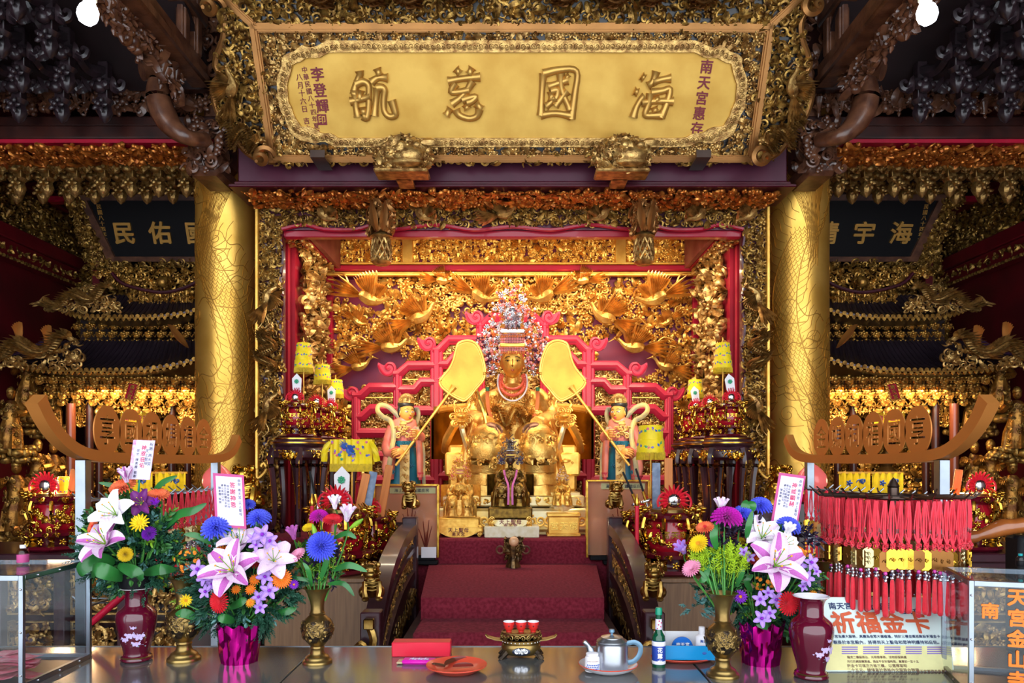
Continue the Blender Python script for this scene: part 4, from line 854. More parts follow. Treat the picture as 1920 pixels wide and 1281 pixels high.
part('chair', GOLDB, m3, box(-.45, .45, -.25, .35, -.04, .6, .03), grid(20, 6, lambda u, v: (.55*sin(-1.6+3.2*u), .1+.3*cos(-1.6+3.2*u), .5+.6*v)))
part('plinth', GOLDB, m3, box(-.55, .55, -.7, .45, -.1, .24, .03), xf(prism(smooth([(-.6, 0), (.6, 0), (.45, -.16), (.2, -.26), (-.2, -.26), (-.45, -.16)], 2, True), 0, .04), face(0, -.72, -.0)))
part('plinth_lettering', DKRED, m3, mv(xf(lettering('天上聖母', .13, .02, .002, vertical=False), FRONT), -.28, -.765, -.07), mv(xf(lettering('南天宮', .11, .02, .002, vertical=False), FRONT), -.18, -.765, -.18))
for s in (-1, 1): part('lion_foot', GOLDB, m3, mv(ball(.1, .1, .14), s*.56, -.6, -.1), [mv(xf(sc(KIT['spiral'], .14), FRONT), s*.56, -.72, -.1+.1*k) for k in (-1, 0, 1)])
m4 = thing('small_gilded_figure', 'smallest gilded seated figure on a square golden pedestal, right of the small goddess', 'statue', (X(1056, 5.35), 5.48, PZ+.166)); m4.scale = (.17,)*3
goddess(m4, GOLDB, GOLDB, GOLDB, None, True, [GOLDB, PEARL[2], GOLDB, GOLDB, PEARL[4]]); part('lotus_seat', PG, m4, lathe([(.2, .0), (.5, .02), (.52, .2), (.4, .3), (.3, .6)], 16, lambda a: 1+.04*cos(8*a)))
t = thing('gold_pedestal', 'square gold pedestal with three raised characters under the smallest gilded figure', 'pedestal', (X(1057, 5.3), 5.48, PZ)); part('block', GOLDB, t, box(-.11, .11, -.19, .16, 0, .14, .006), box(-.12, .12, -.2, .17, .14, .165, .005), box(-.12, .12, -.2, .17, 0, .02, .004)); part('raised_characters', GOLDP, t, mv(xf(lettering('宮天南', .062, .02, .004, vertical=False), FRONT), -.1, -.194, .075))
# attendants with fans
def attendant():
    K = .00418; cx = 755
    q = lambda px, py, y=0: ((px-cx)*K, y, (991-py)*K)
    t = thing('attendant_statue', 'painted attendant statue in salmon robe and teal skirt holding a fan, left of the throne', 'statue', (X(755, 5.85), 5.85, PZ), group='fan-bearing attendants')
    SAL = mat('salmon_robe_paint', '#d8836c', .45, 0, col2='#c0584e', vs=4); TEAL = mat('teal_skirt_paint', '#1c6a7c', .45, 0, col2='#15506a', vs=5); CRM = mat('cream_gold_paint', '#e8c878', .45, .2, col2='#c89850', vs=25)
    SKN = mat('painted_gold_skin', '#dc9a4a', .45, .05, var=.05); SASH = mat('yellow_grey_sash', '#c8b068', .5, .1, col2='#8c8470', vs=10); HAIR = mat('painted_black_hair', '#2a2624', .4, 0, var=.1)
    part('skirt', TEAL, t, loft([(0, 0, 0, .15, .12, .05, 9), (0, 0, .2, .145, .11, .05, 9), (.01, 0, .45, .12, .095, .04, 9), (.015, 0, .66, .085, .07, .02, 9), (.015, 0, .7, .08, .065)], 40), [mv(xf(sc(KIT['flower'], .04), FRONT), x, -.11, z) for x, z in ((-.05, .3), (-.06, .45), (.08, .35), (.09, .5), (-.02, .18), (.07, .15))])
    part('front_panel', CRM, t, grid(6, 14, lambda u, v: ((u-.5)*.075+.03, -.125+.035*v-.01*sin(u*pi), .02+.64*v)), [mv(xf(sc(KIT['scurl'], .06), FRONT), .03, -.12+.03*k/9, .06+.06*k) for k in range(10)])
    part('coat', SAL, t, loft([(.01, .0, .62, .09, .07), (.01, 0, .72, .1, .075), (.0, 0, .8, .115, .07), (.01, 0, .85, .095, .055), (.03, -.01, .88, .04, .04), (.03, -.01, .91, .032, .032)], 28),
         loft([(-.02, .09, .08, .15, .04, .1, 5), (-.02, .09, .5, .13, .04, .1, 5), (0, .06, .82, .1, .03)], 30),
         tube(smooth([q(737, 800), q(728, 830, -.02), q(735, 850, -.09), q(752, 846, -.14)], 4), [.045]*5+[.05]*4+[.045]*4, 10), tube(smooth([q(772, 800), q(786, 820, -.05), q(790, 818, -.1), q(786, 812, -.14)], 4), [.04]*5+[.042]*4+[.035]*4, 10),
         loft([(*q(733, 897, -.06), .045, .07, .08, 5), (*q(731, 875, -.06), .055, .08, .08, 5), (*q(734, 850, -.06), .05, .06), (*q(738, 830, -.04), .04, .05)], 24), loft([(*q(791, 893, -.1), .025, .05, .06, 5), (*q(790, 860, -.1), .026, .05, .06, 5), (*q(788, 825, -.1), .024, .035)], 20))
    part('red_cuffs', mat('pink_red_cuff', '#d2485a', .5, 0, var=.08), t, loft([(*q(731, 898, -.07), .03, .06), (*q(731, 890, -.075), .05, .075)], 20), loft([(*q(791, 898, -.1), .012, .04), (*q(791, 884, -.102), .028, .052)], 16))
    part('belt', TEAL, t, loft([(.012, 0, .65, .096, .078), (.012, 0, .69, .1, .08)], 28), [mv(xf(sc(KIT['flower'], .045), FRONT), x, -.085, .67) for x in (-.05, .02, .07)])
    part('breast_ornament', CRM, t, [mv(xf(sc(KIT[k], .06), FRONT), *p) for k, p in (('scurl', (-.03, -.075, .79)), ('scurl2', (.05, -.075, .79)), ('flower', (.01, -.085, .76)), ('spiral', (-.02, -.08, .73)), ('spiral2', (.045, -.08, .73)), ('leaf', (.01, -.078, .82)))], tube([(.03+.05*sin(a), -.02-.05*cos(a), .865-.03*cos(a)) for a in np.linspace(-2.2, 2.2, 14)], .008, 6))
    part('sash', SASH, t, ribbon(smooth([q(752, 786, .05), q(728, 762, .06), q(710, 757, .06), q(706, 768, .05), q(718, 780, 0), q(735, 790, -.05), q(742, 815, -.09), q(738, 850, -.13), q(732, 900, -.13), q(728, 960, -.12)], 4), .04, up=(0, 1, 0), thick=.012), ribbon(smooth([q(776, 800, .03), q(783, 780, .05), q(780, 765, .07), q(770, 770, .07)], 4), .035, up=(0, 1, 0), thick=.012), ribbon(smooth([q(783, 800, -.04), q(795, 840, -.06), q(797, 890, -.1), q(800, 950, -.06)], 4), .03, up=(0, 1, 0), thick=.01))
    hp = TM(q(763, 791, -.02), rz=32, s=.69); W_, D_, H_ = .085, .095, .112; sk, ey, ir, br, lp = facebits(W_, D_, H_)
    h = part('head', SKN, t, xf(headshape(W_, D_, H_), hp), [xf(a, hp) for a in sk])
    part('eyes', WHITE, h, [xf(a, hp) for a in ey]); part('irises', HAIR, h, [xf(a, hp) for a in ir+br]); part('lips', INKM, h, [xf(a, hp) for a in lp])
    hr = part('hair', HAIR, t, xf(join(mv(sc(headshape(.094, .1, .07), 1, 1, 1), 0, .02, .13), mv(ball(.088, .07, .1), 0, .045, .12), mv(ball(.016, .03, .05), -.088, .01, .13), mv(ball(.016, .03, .05), .088, .01, .13)), hp))
    part('hair_ornament', GOLDA, hr, xf(lathe([(.09, .215), (.095, .23), (.085, .27), (.06, .31), (.02, .33)], 16, lambda a: 1+.07*cos(8*a)), hp), [xf(sc(KIT['spiral'], .05), hp @ TM((.08*sin(a), -.08*cos(a), .25)) @ Matrix.Rotation(a, 4, 'Z') @ FRONT) for a in np.arange(-1.6, 1.7, .4)])
    part('hand', SKN, t, xf(hand(.9, .8), TM(q(787, 813, -.165), rx=0, ry=90, rz=0)), label='raised hand'); part('hand', SKN, t, xf(hand(.9, .8), TM(q(757, 846, -.17), rx=0, ry=60, rz=-40)))
    return t
at = attendant(); mirror(at, 'painted attendant statue in salmon robe and teal skirt holding a fan, right of the throne')
def fan():
    O = [(690, 310), (740, 298), (790, 312), (822, 350), (852, 430), (866, 520), (850, 580), (800, 640), (760, 690), (720, 722), (690, 715), (640, 690), (600, 660), (560, 625), (545, 590), (560, 560), (610, 500), (640, 440), (655, 380), (670, 330)]
    D = 5.66; c = W(762, 846, D); P = smooth([(X(680+x/3.768, D)-c.x, Z(560+y/3.768, D)-c.z) for x, y in O], 3, True)
    t = thing('ceremonial_fan', 'golden long-handled ceremonial fan held by the left attendant', 'fan', tuple(c), group='golden ceremonial fans')
    inner = [(p[0]*.93+.07*np.mean([q[0] for q in P]), p[1]*.93+.07*np.mean([q[1] for q in P])) for p in P]
    part('fan_blade', mat('engraved_fan_gold', '#d8ac44', .42, .7, col2='#c4963a', vs=5, bump=.2, bs=70), t, xf(prism(P, -.008, .008), FRONT)); part('fan_rim', GOLDB, t, tube([(p[0], -.006, p[1]) for p in P], .01, 6, closed=True), tube([(p[0], -.009, p[1]) for p in inner], .003, 4, closed=True))
    e = W(842, 738, D)-c; part('pole', GOLDB, t, tube([tuple(-e*.25), tuple(e*1.08)], .011, 8), tube([tuple(e*.98), tuple(e*1.12)], [.014, .03], 8)); return t
f = fan(); mirror(f, 'golden long-handled ceremonial fan held by the right attendant')
# ================================================================ steps, balustrades, cabinets, burners
LZ1, YE = .85, 5.1                                  # landing height, platform edge
st = thing('carpeted_steps', 'wine-red carpeted steps and platform leading up to the altar', 'steps', (0, 4.5, 0)); st['kind'] = 'thing'
part('platform', CARPET, st, box(-.9, .9, YE, 7.1, 0, PZ, .012), world=True)
part('landing', CARPET, st, xf(prism([(-.57, YE), (-.47, 3.83), (.47, 3.83), (.57, YE)], 0, LZ1), Matrix.Identity(4)), world=True)
part('step', CARPET, st, box(-.47, .47, 3.5, 3.83, 0, .745, .012), world=True); part('step', CARPET, st, box(-.47, .47, 3.17, 3.5, 0, .6, .012), world=True)
for s in (-1, 1):
    part('side_platform', CARPET, st, box(s*.9, s*1.765, 5.22, 7.1, 0, PZ, .01), world=True); part('stringer', WOODP, st, prism([(s*.475, 3.2), (s*.575, 3.2), (s*.575, 4.75), (s*.56, 4.75)], 0, .62), world=True)
def lion(flip=1):
    b = MB(); rg = random.Random(4)
    b.add(ball(.042, .05, .05, 12, 8), TM((0, .02, .05))); b.add(ball(.038, .034, .05, 12, 8), TM((0, -.015, .075))); b.add(ball(.04, .036, .036, 12, 8), TM((.006*flip, -.03, .13))); b.add(ball(.024, .02, .015, 8, 6), TM((.006*flip, -.064, .118))); b.add(ball(.02, .016, .008, 8, 5), TM((.006*flip, -.06, .1)))
    for s in (-1, 1):
        b.add(tube([(s*.028, -.03, .08), (s*.032, -.05, .04), (s*.03, -.055, .012)], [.016, .014, .014], 7)); b.add(ball(.017, .022, .012, 8, 5), TM((s*.03, -.06, .01))); b.add(ball(.024, .034, .028, 8, 6), TM((s*.036, .02, .028)))
        b.add(ball(.008, .007, .009, 6, 5), TM((.006*flip+s*.017, -.062, .14))); b.add(ball(.011, .008, .014, 6, 4), TM((.006*flip+s*.034, -.028, .156)))
    for i in range(34):
        a = rg.uniform(-2.9, 2.9); e = rg.uniform(-.7, 1.3)
        if abs(a) < .7 and e < .6: continue
        b.add(sc(KIT['spiral'], .026), Matrix.Translation((.006*flip+.038*cos(e)*sin(a), -.03-.036*cos(e)*cos(a), .13+.036*sin(e))) @ Matrix.Rotation(a, 4, 'Z') @ FRONT)
    for k in range(4): b.add(tube([(-.03, -.047-.002*k, .1-.016*k), (0, -.056, .095-.016*k), (.03, -.047, .1-.016*k)], .004, 5))
    b.add(tube(smooth([(0, .07, .03), (0, .085, .07), (.01, .075, .11)], 3), [.012, .014, .016, .018, .016, .012, .006], 6)); return b
def balustrade(s):
    n = 'left' if s < 0 else 'right'; x = s*.665
    t = thing('arched_balustrade', f'arched purple-brown stair balustrade with gilt carving and two gold lions, {n} of the steps', 'balustrade', (x, 4.2, 0), group='stair balustrades')
    for D, h in ((3.53, .844), (4.86, 1.187)):
        p = part('post', WOODP, t, box(x-.047, x+.047, D-.047, D+.047, 0, h, .006), world=True)
        part('gold_capital', LIONG, p, box(x-.06, x+.06, D-.06, D+.06, h, h+.055, .006), [xf(sc(KIT['scurl'], .03), face(x-.04+.026*k, D-.061, h+.027) @ TM(rz=k*40)) for k in range(4)], world=True)
        l = lion(s).build('lion_finial', LIONG, t); l.location = (0, D-4.2, h+.055); l.scale = (1.05,)*3; l.rotation_euler = (0, 0, R(-s*12 if D < 4 else 0))
    z = .8; part('scroll_bracket', LIONG, t, xf(join(tube(smooth([(0, .06, 0), (.02, .0, .01), (.0, -.06, .02), (-.04, -.08, .02), (-.06, -.04, .02), (-.03, -.01, .03), (-.01, -.04, .03)], 3), [.02]*10+[.016]*9, 6), mv(box(-.025, .025, .05, .1, -.01, .03, .005), 0, 0, 0)), face(x, 3.475, .72)), world=True)
    arc = smooth([(4.82, 1.145), (4.6, 1.135), (4.3, 1.10), (3.97, 1.02), (3.75, .92), (3.58, .8)], 4)
    def band(d0, d1, w, z0=0): return xf(join(*[box(0, 1, 0, 1, 0, 1)][:0], prism([(p[0], p[1]-d0) for p in arc]+[(p[0], p[1]-d1) for p in arc[::-1]], x-w, x+w)), Matrix(((0, 0, 1, 0), (1, 0, 0, 0), (0, 1, 0, 0), (0, 0, 0, 1))))
    part('handrail', WOODP, t, band(0, .07, .045), world=True); part('lower_rail', WOODP, t, band(.3, .35, .04), world=True); part('mid_rail', WOODP, t, band(.15, .18, .035), band(.36, .7, .03), world=True)
    part('carved_backing', WOODD, t, band(.05, .34, .012), world=True)
    si = frame3((x-s*.012, 0, 0), (0, s, 0), (0, 0, 1), (-s, 0, 0)) if s > 0 else frame3((x+.012, 0, 0), (0, -1, 0), (0, 0, 1), (1, 0, 0)); b, b2, b3 = MB(), MB(), MB()
    for k in range(0, len(arc)-1):
        y0, zz = arc[k]
        for j in range(6): b.add(sc(KIT[('scurl', 'leaf', 'spiral')[(k+j) % 3]], .05), si @ TM((s*y0+random.Random(k*7+j).uniform(-.03, .03), zz-.2-.085*random.Random(k+j*3).random(), 0), rz=k*50+j*70, s=(1, 1, .6)))
        b2.add(sc(KIT['scurl'], .06), si @ TM((s*y0, zz-.11, 0), rz=k*33, s=(1, 1, .6))); b3.add(sc(KIT['scurl'], .07), si @ TM((s*y0, zz-.44, .018), rz=k*41, s=(1, 1, .5))); b3.add(sc(KIT['leaf'], .07), si @ TM((s*y0+.02, zz-.5, .018), rz=k*61, s=(1, 1, .5)))
    for q, nm in ((b, 'gilt_carving'), (b2, 'upper_scroll_row'), (b3, 'lower_scroll_row')): q.build(nm, GOLDA, t, world=True)
    part('back_rails', WOODP, t, box(s*.71, s*1.28, 5.0, 5.04, 1.1, 1.14, .006), box(s*.71, s*1.28, 5.0, 5.04, .955, .99, .006), world=True)
    b = MB(); relief(b, face(0, 5.01, 0), *sorted((s*.75, s*1.2)), .99, 1.1, .08, 'cloud', 5, .6); b.build('rail_carving', LIONG, t, world=True)
for s in (-1, 1): balustrade(s)
for s in (-1, 1):
    n = 'left' if s < 0 else 'right'; t = thing('wood_cabinet', f'plain brown wood-grain cabinet {n} of the steps, carrying red and gold incense burners', 'cabinet', (s*1.065, 4.55, 0), group='wood-grain cabinets')
    part('carcass', VENEER, t, box(-.335, .335, -.34, .38, 0, .865, .003)); part('top_board', VENEER, t, box(-.345, .345, -.355, .385, .865, .89, .004))
# ---------------------------------------------------------------- incense burners
RDL = mat('red_lacquer_gloss', '#a80f22', .22, 0, var=.08, coat=.5); MRL = mat('maroon_lacquer_gloss', '#5c0a1c', .22, 0, var=.08, coat=.5)
BG = mat('burner_gilt', '#e8bc50', .25, 1, col2='#b8862c', vs=25)
oc = lambda prof: rot(lathe(prof, 8), 'Z', 22.5)
def burner(label, loc, s=1.0, rz=0, group='red and gold incense burners', front=True):
    t = thing('incense_burner', label, 'incense burner', loc, rz, group); t.scale = (s,)*3
    part('base', MRL, t, oc([(.19, 0), (.205, .012), (.19, .03), (.15, .035)]), oc([(.1, .03), (.1, .1)]), oc([(.17, .09), (.205, .1), (.21, .12), (.17, .13), (.14, .135)]), smooth=20)
    b = MB()
    for i in range(8):
        a = i*pi/4+pi/8; p = (.17*cos(a), .17*sin(a)); b.add(tube(smooth([(p[0]*1.02, p[1]*1.02, .1), (p[0]*.88, p[1]*.88, .07), (p[0]*1.05, p[1]*1.05, .025)], 3), [.022, .024, .022, .018, .018, .02, .022], 6)); a += pi/8
        b.add(sc(KIT['flower'], .05), Matrix.Translation((.16*cos(a), .16*sin(a), .06)) @ Matrix.Rotation(a+pi/2, 4, 'Z') @ FRONT)
        for k in (-.5, .5): b.add(sc(KIT['scurl'], .045), Matrix.Translation((.198*cos(a+k*.5), .198*sin(a+k*.5), .112)) @ Matrix.Rotation(a+pi/2, 4, 'Z') @ FRONT)
    b.build('gilt_feet', BG, t)
    part('drum', RDL, t, lathe([(.12, .13), (.14, .16), (.15, .2), (.145, .25), (.125, .29), (.12, .31)], 24))
    b = MB(); rg = random.Random(2)
    for i in range(120):
        a = rg.uniform(0, 2*pi); z = rg.uniform(.14, .29); r = .138+.012*sin((z-.13)/.16*pi)
        if front and abs((a+pi/2+pi) % (2*pi)-pi) < .42 and .19 < z < .28: continue
        b.add(sc(KIT[rg.choice(('spiral', 'flower', 'leaf', 'cloud', 'scurl'))], rg.uniform(.035, .055)), Matrix.Translation((r*cos(a), r*sin(a), z)) @ Matrix.Rotation(a+pi/2, 4, 'Z') @ FRONT @ Matrix.Rotation(rg.uniform(0, 6), 4, 'Z'))
    b.build('gilt_dragons', BG, t)
    part('rim', MRL, t, oc([(.12, .3), (.15, .31), (.17, .325), (.175, .345), (.16, .36), (.13, .362)]), smooth=20)
    b = MB()
    for i in range(8):
        a = i*pi/4+pi/8; M = Matrix.Rotation(a, 4, 'Z') @ Matrix.Translation((.165, 0, .375))
        b.add(join(ball(.028, .02, .018, 8, 6), mv(ball(.022, .012, .01, 7, 5), .03, 0, .008), mv(ball(.018, .01, .008, 7, 5), .028, 0, -.012), tube([(-.01, .01, .012), (-.03, .016, .035)], [.006, .002], 5), tube([(-.01, -.01, .012), (-.03, -.016, .035)], [.006, .002], 5)), M)
        b.add(sc(KIT['scurl'], .06), Matrix.Rotation(a+pi/8, 4, 'Z') @ Matrix.Translation((.163, 0, .34)) @ Matrix.Rotation(pi/2, 4, 'Z') @ FRONT)
        b.add(tube(smooth([(.17*cos(a), .17*sin(a), .33), (.185*cos(a), .185*sin(a), .27), (.165*cos(a), .165*sin(a), .2)], 3), [.01, .012, .012, .012, .01, .01, .008], 5))
    b.build('dragon_heads', BG, t)
    if front: part('raised_characters', BG, t, [mv(xf(lettering(c, .045, .02, .003, vertical=False), FRONT), -.075+.05*i, -.152+.012*abs(i-1), .235) for i, c in enumerate('宮天南')])
    f = part('flame_ornament', mat('red_flame_plastic', '#e2283c', .3, 0, var=.05), t, [xf(sc(leaf(1, .13, .1, 6), .085), Matrix.Translation((.045*sin(a), -.1, .43+.045*cos(a))) @ FRONT @ Matrix.Rotation(pi/2-a, 4, 'Z')) for a in np.linspace(-2.2, 2.2, 15)], [xf(tube([(.06*sin(a+k), .06*cos(a+k), 0) for a in np.linspace(-.8, .8, 10)], .007, 6), Matrix.Translation((k*.03, -.13, .42)) @ FRONT) for k in (-1.2, 1.2)])
    part('mirror_ball', MIRR, f, mv(ball(.042, .022, .042, 16, 10), 0, -.12, .43)); part('incense_bowl', BRASS, t, mv(cyl(.11, .03, 20), 0, 0, .345))
    return t
def tablet(label, loc, s=1, rz=0, tilt=0, group='white spirit tablets'):
    t = thing('spirit_tablet', label, 'tablet', loc, rz, group); t.scale = (s,)*3; t.rotation_euler[1] = R(tilt)
    part('board', WHITE, t, xf(prism([(-.034, 0), (.034, 0), (.046, .2), (.046, .22), (0, .27), (-.046, .22), (-.046, .2)], -.006, .006), FRONT))
    part('painted_lotus', EMB[1], t, mv(xf(sc(flower(8), .05), FRONT), 0, -.006, .19)); part('red_writing', INKM, t, [mv(xf(lettering(c, .016, .02, .001), FRONT), x, -.008, .13) for x, c in ((-.022, '合家平安'), (0, '財利興旺'), (.022, '事業順利'))])
    part('flame_print', REDP, t, [mv(xf(sc(leaf(1, .2, .1, 5), .05), FRONT @ Matrix.Rotation(pi/2, 4, 'Z')), x, -.004, .02) for x in (-.022, 0, .022)]); return t
def slat(label, loc, m, rz=0, tilt=0, h=.24, w=.045, group=None):
    o = solo('prayer_board', m, label, 'prayer board', box(-w/2, w/2, -.005, .005, 0, h, .003), loc=loc, group=group); o.rotation_euler = (0, R(tilt), R(rz)); return o
OSL = mat('orange_wood_slat', '#e08a44', .5, 0, col2='#d07a3a', vs=5, stretch=(20, 20, 1)); BSL = mat('blue_grey_tablet', '#8c9cb4', .5, 0, col2='#6a7c98', vs=30)
def canopy(label, loc, r=.06, tiers=2, h=.055, s=1, group='small yellow canopies', pole=.2):
    t = thing('yellow_canopy', label, 'canopy', loc, 0, group); t.scale = (s,)*3; z = 0; k = 0
    part('pole', GOLDB, t, mv(cyl(.005, pole+tiers*h), 0, 0, -pole), mv(lathe([(.004, 0), (.01, .01), (.004, .02), (.007, .03), (.002, .045)], 10), 0, 0, tiers*h))
    b = MB(); e = MB(); f = MB(); rg = random.Random(len(label))
    for k in range(tiers):
        rr = r*(1.12-.12*k); b.add(mv(lathe([(rr*.95, h), (rr, h*.9), (rr*1.02, .01), (rr*1.04, 0), (rr*.98, .002)], 24, lambda a: 1+.02*sin(9*a)), 0, 0, k*h)); b.add(mv(cyl(rr*.96, .004, 24), 0, 0, k*h+h*.96))
        for i in range(20):
            a = i*pi/10+rg.uniform(-.1, .1); e.add(sc(KIT[rg.choice(('flower', 'cloud', 'scurl', 'leaf'))], r*.3), Matrix.Translation((rr*cos(a), rr*sin(a), k*h+h*rg.uniform(.35, .75))) @ Matrix.Rotation(a+pi/2, 4, 'Z') @ FRONT @ TM(rz=rg.uniform(0, 360), s=(1, 1, .3)), i % 4)
    for i in range(70): a = i*2*pi/70; rr = r*1.14; f.add(tube([(rr*cos(a), rr*sin(a), .006), (rr*1.02*cos(a), rr*1.02*sin(a), -h*.5)], r*.045, 4))
    b.build('cloth_tiers', YEL, t); e.build('embroidery', EMB, t); f.build('fringe', YELD, t); return t
# on the cabinets
CT = .892
burner('larger red and gold incense burner with mirror flame at the front of the left cabinet', (-1.02, 4.42, CT)); burner('second red and gold incense burner, half hidden at the back of the left cabinet', (-.91, 4.80, CT), .85, front=False)
burner('larger red and gold incense burner with three raised characters on the right cabinet', (.93, 4.42, CT)); burner('second red and gold incense burner, half hidden at the back of the right cabinet', (.87, 4.80, CT), .85, front=False)
tablet('white spirit tablet with red writing standing in the left front burner', (-1.005, 4.40, 1.25), 1.0)
for i, (x, y, m, ti, h, n) in enumerate(((-.93, 4.5, OSL, 12, .24, 'orange slat leaning right in the left front burner, beside the white tablet'), (-.885, 4.52, BSL, 10, .25, 'blue-grey patterned tablet between the two orange slats at the left cabinet'), (-.84, 4.75, OSL, 10, .33, 'second orange slat leaning against the blue robe of the left attendant'), (.94, 4.5, OSL, 0, .33, 'wide orange slat upright in the right front burner'), (.87, 4.52, BSL, 0, .3, 'blue-grey tablet upright behind the right mirror flame'))): slat(n, (x, y, 1.24 if y < 4.7 else 1.2), m, 0, ti, h, .05)
def valance():
    t = thing('yellow_canopy', 'large yellow satin valance with embroidered phoenix and fringe behind the left front burner', 'canopy', (-1.0, 4.62, 1.53), -8)
    g = grid(24, 12, lambda u, v: ((u-.5)*.27, -.03*cos((u-.5)*pi)+.006*sin(u*40), v*.155)); g2 = grid(24, 12, lambda u, v: ((.5-u)*.27, .05, v*.155))
    part('cloth', YEL, t, g, g2, grid(24, 4, lambda u, v: ((u-.5)*.27, -.03*cos((u-.5)*pi)*(1-v)+.05*v, .155)))
    part('fringe', YELD, t, [tube([((u-.5)*.27, -.032*cos((u-.5)*pi), .004), ((u-.5)*.27, -.035*cos((u-.5)*pi), -.045)], .0035, 4) for u in np.linspace(0, 1, 60)])
    part('tie', YEL, t, tube(smooth([(-.13, -.01, .14), (-.16, -.02, .09), (-.17, -.01, .02)], 3), [.01, .014, .018, .02, .02, .022, .02], 6)); part('tie', YEL, t, tube(smooth([(.13, -.01, .14), (.16, -.02, .09), (.17, -.01, .02)], 3), [.01, .014, .018, .02, .02, .022, .02], 6))
    b = MB(); rg = random.Random(3)
    for i in range(30): u = rg.uniform(-.12, .12); b.add(sc(KIT[rg.choice(('leaf', 'scurl', 'cloud', 'flower'))], .022), face(u, -.033*cos(u/.27*pi)-.002, rg.uniform(.02, .14)) @ TM(rz=rg.uniform(0, 360), s=(1, 1, .3)), rg.randrange(4))
    b.add(sc(BIRD, .07), face(0, -.036, .08) @ TM(rz=-60, s=(1, 1, .3)), 0); b.build('embroidery', EMB, t); part('pole', GOLDB, t, mv(cyl(.006, .45), 0, .02, -.29))
valance()
canopy('two-tiered yellow canopy with embroidered flowers and long fringe behind the right front burner', (.855, 4.62, 1.6), .075, 2, .085, group='large canopies', pole=.36)
def sword(label, loc, tilt, rz=0):
    t = thing('small_sword', label, 'sword', loc, rz, 'miniature swords'); t.rotation_euler[1] = R(tilt)
    part('blade', BLACKP, t, box(-.006, .006, -.003, .003, .06, .26, .001)); part('hilt', SILV, t, mv(cyl(.009, .06, 8), 0, 0, 0), mv(ball(.035, .012, .012, 8, 6), 0, 0, .06)); part('scabbard_mount', BG, t, mv(cyl(.011, .05, 8), 0, 0, .07))
sword('black and silver miniature sword leaning left in the right front burner, taller one', (.80, 4.36, 1.26), -18); sword('black and silver miniature sword leaning left, shorter and outermost one', (.75, 4.36, 1.25), -24); sword('miniature sword leaning in the left front burner beside the red candle', (-1.13, 4.36, 1.24), -12)
for x, n in ((-1.16, 'left'), (.72, 'right')):
    t = thing('red_candle', f'tall red candle with gold tip at the {n} front burner', 'candle', (x, 4.32, CT), group='red candles'); part('stick', REDP, t, cyl(.012, .4, 12)); part('tip', BG, t, mv(lathe([(.014, 0), (.018, .02), (.006, .05), (.002, .07)], 10), 0, 0, .4)); part('foot', BRASS, t, lathe([(.035, 0), (.03, .01), (.012, .02)], 14))
# ---------------------------------------------------------------- tall round stands in the niche corners with their burners
def stand(label, loc):
    t = thing('tall_stand', label, 'stand', loc, 0, 'tall dark wood stands')
    part('top', WOODP, t, lathe([(.17, .64), (.185, .655), (.185, .675), (.17, .685), (.17, .70), (.155, .705)], 24)); part('gold_band', BG, t, lathe([(.172, .655), (.19, .66), (.19, .668), (.172, .674)], 24), lathe([(.165, .685), (.173, .69), (.173, .698), (.165, .70)], 24), [xf(sc(KIT['scurl'], .045), Matrix.Translation((.17*cos(a), .17*sin(a), .60)) @ Matrix.Rotation(a+pi/2, 4, 'Z') @ FRONT) for a in np.arange(0, 6.28, .22)])
    part('apron', WOODP, t, lathe([(.15, .54), (.185, .56), (.19, .6), (.165, .64), (.15, .645)], 24, lambda a: 1+.03*cos(5*a)))
    for i in range(5):
        a = i*2*pi/5-pi/2+.3; c, s_ = cos(a), sin(a); P = smooth([(.175*c, .175*s_, .62), (.2*c, .2*s_, .54), (.185*c, .185*s_, .42), (.17*c, .17*s_, .2), (.19*c, .19*s_, .0)], 4)
        l = part('leg', WOODP, t, tube(P, [.03-.014*k/16 for k in range(17)], 6)); part('gilt_edge', BG, l, tube([(p[0]*1.1, p[1]*1.1, p[2]) for p in P[3:13]], .006, 5), mv(sc(KIT['flower'], .04), .205*c, .205*s_, .35))
    for a in (-pi/2, -pi/2+1.25, -pi/2-1.25): part('apron_carving', BG, t, [xf(sc(KIT[k], .07), Matrix.Translation((.19*cos(a+d), .19*sin(a+d), .575)) @ Matrix.Rotation(a+d+pi/2, 4, 'Z') @ FRONT @ TM(rz=r_)) for k, d, r_ in (('scurl', -.25, 0), ('flower', 0, 0), ('scurl2', .25, 0), ('leaf', 0, -90))])
    return t
for s in (-1, 1):
    n = 'left' if s < 0 else 'right'
    for i, (D, w) in enumerate(((5.42, 'front'), (5.86, 'middle'), (6.3, 'back'))):
        x = s*1.555 if i == 0 else s*1.52; x += (-.0 if s < 0 else .01); L = (x, D, PZ); h = PZ+.707
        stand(f'tall dark round stand with gilt edges, {w} one in the {n} corner of the niche', L)
        burner(f'small red and gold burner on the {w} stand in the {n} niche corner', (x, D, h), .66, front=(i == 0), group='burners on the tall stands')
        if not (s > 0 and i == 1): canopy(f'small yellow embroidered canopy over the {w} burner in the {n} niche corner', (x+(.02 if i else -.03*-s*-1), D+.03, h+.50-.04*i-(.03 if i == 2 else 0)), .058, 3 if i == 0 else 2, .062, pole=.28)
        if i != 1: tablet(f'small white spirit tablet in the {w} burner of the {n} niche corner', (x+.01, D-.07, h+.26), .72, 0, -8 if s > 0 else 0)
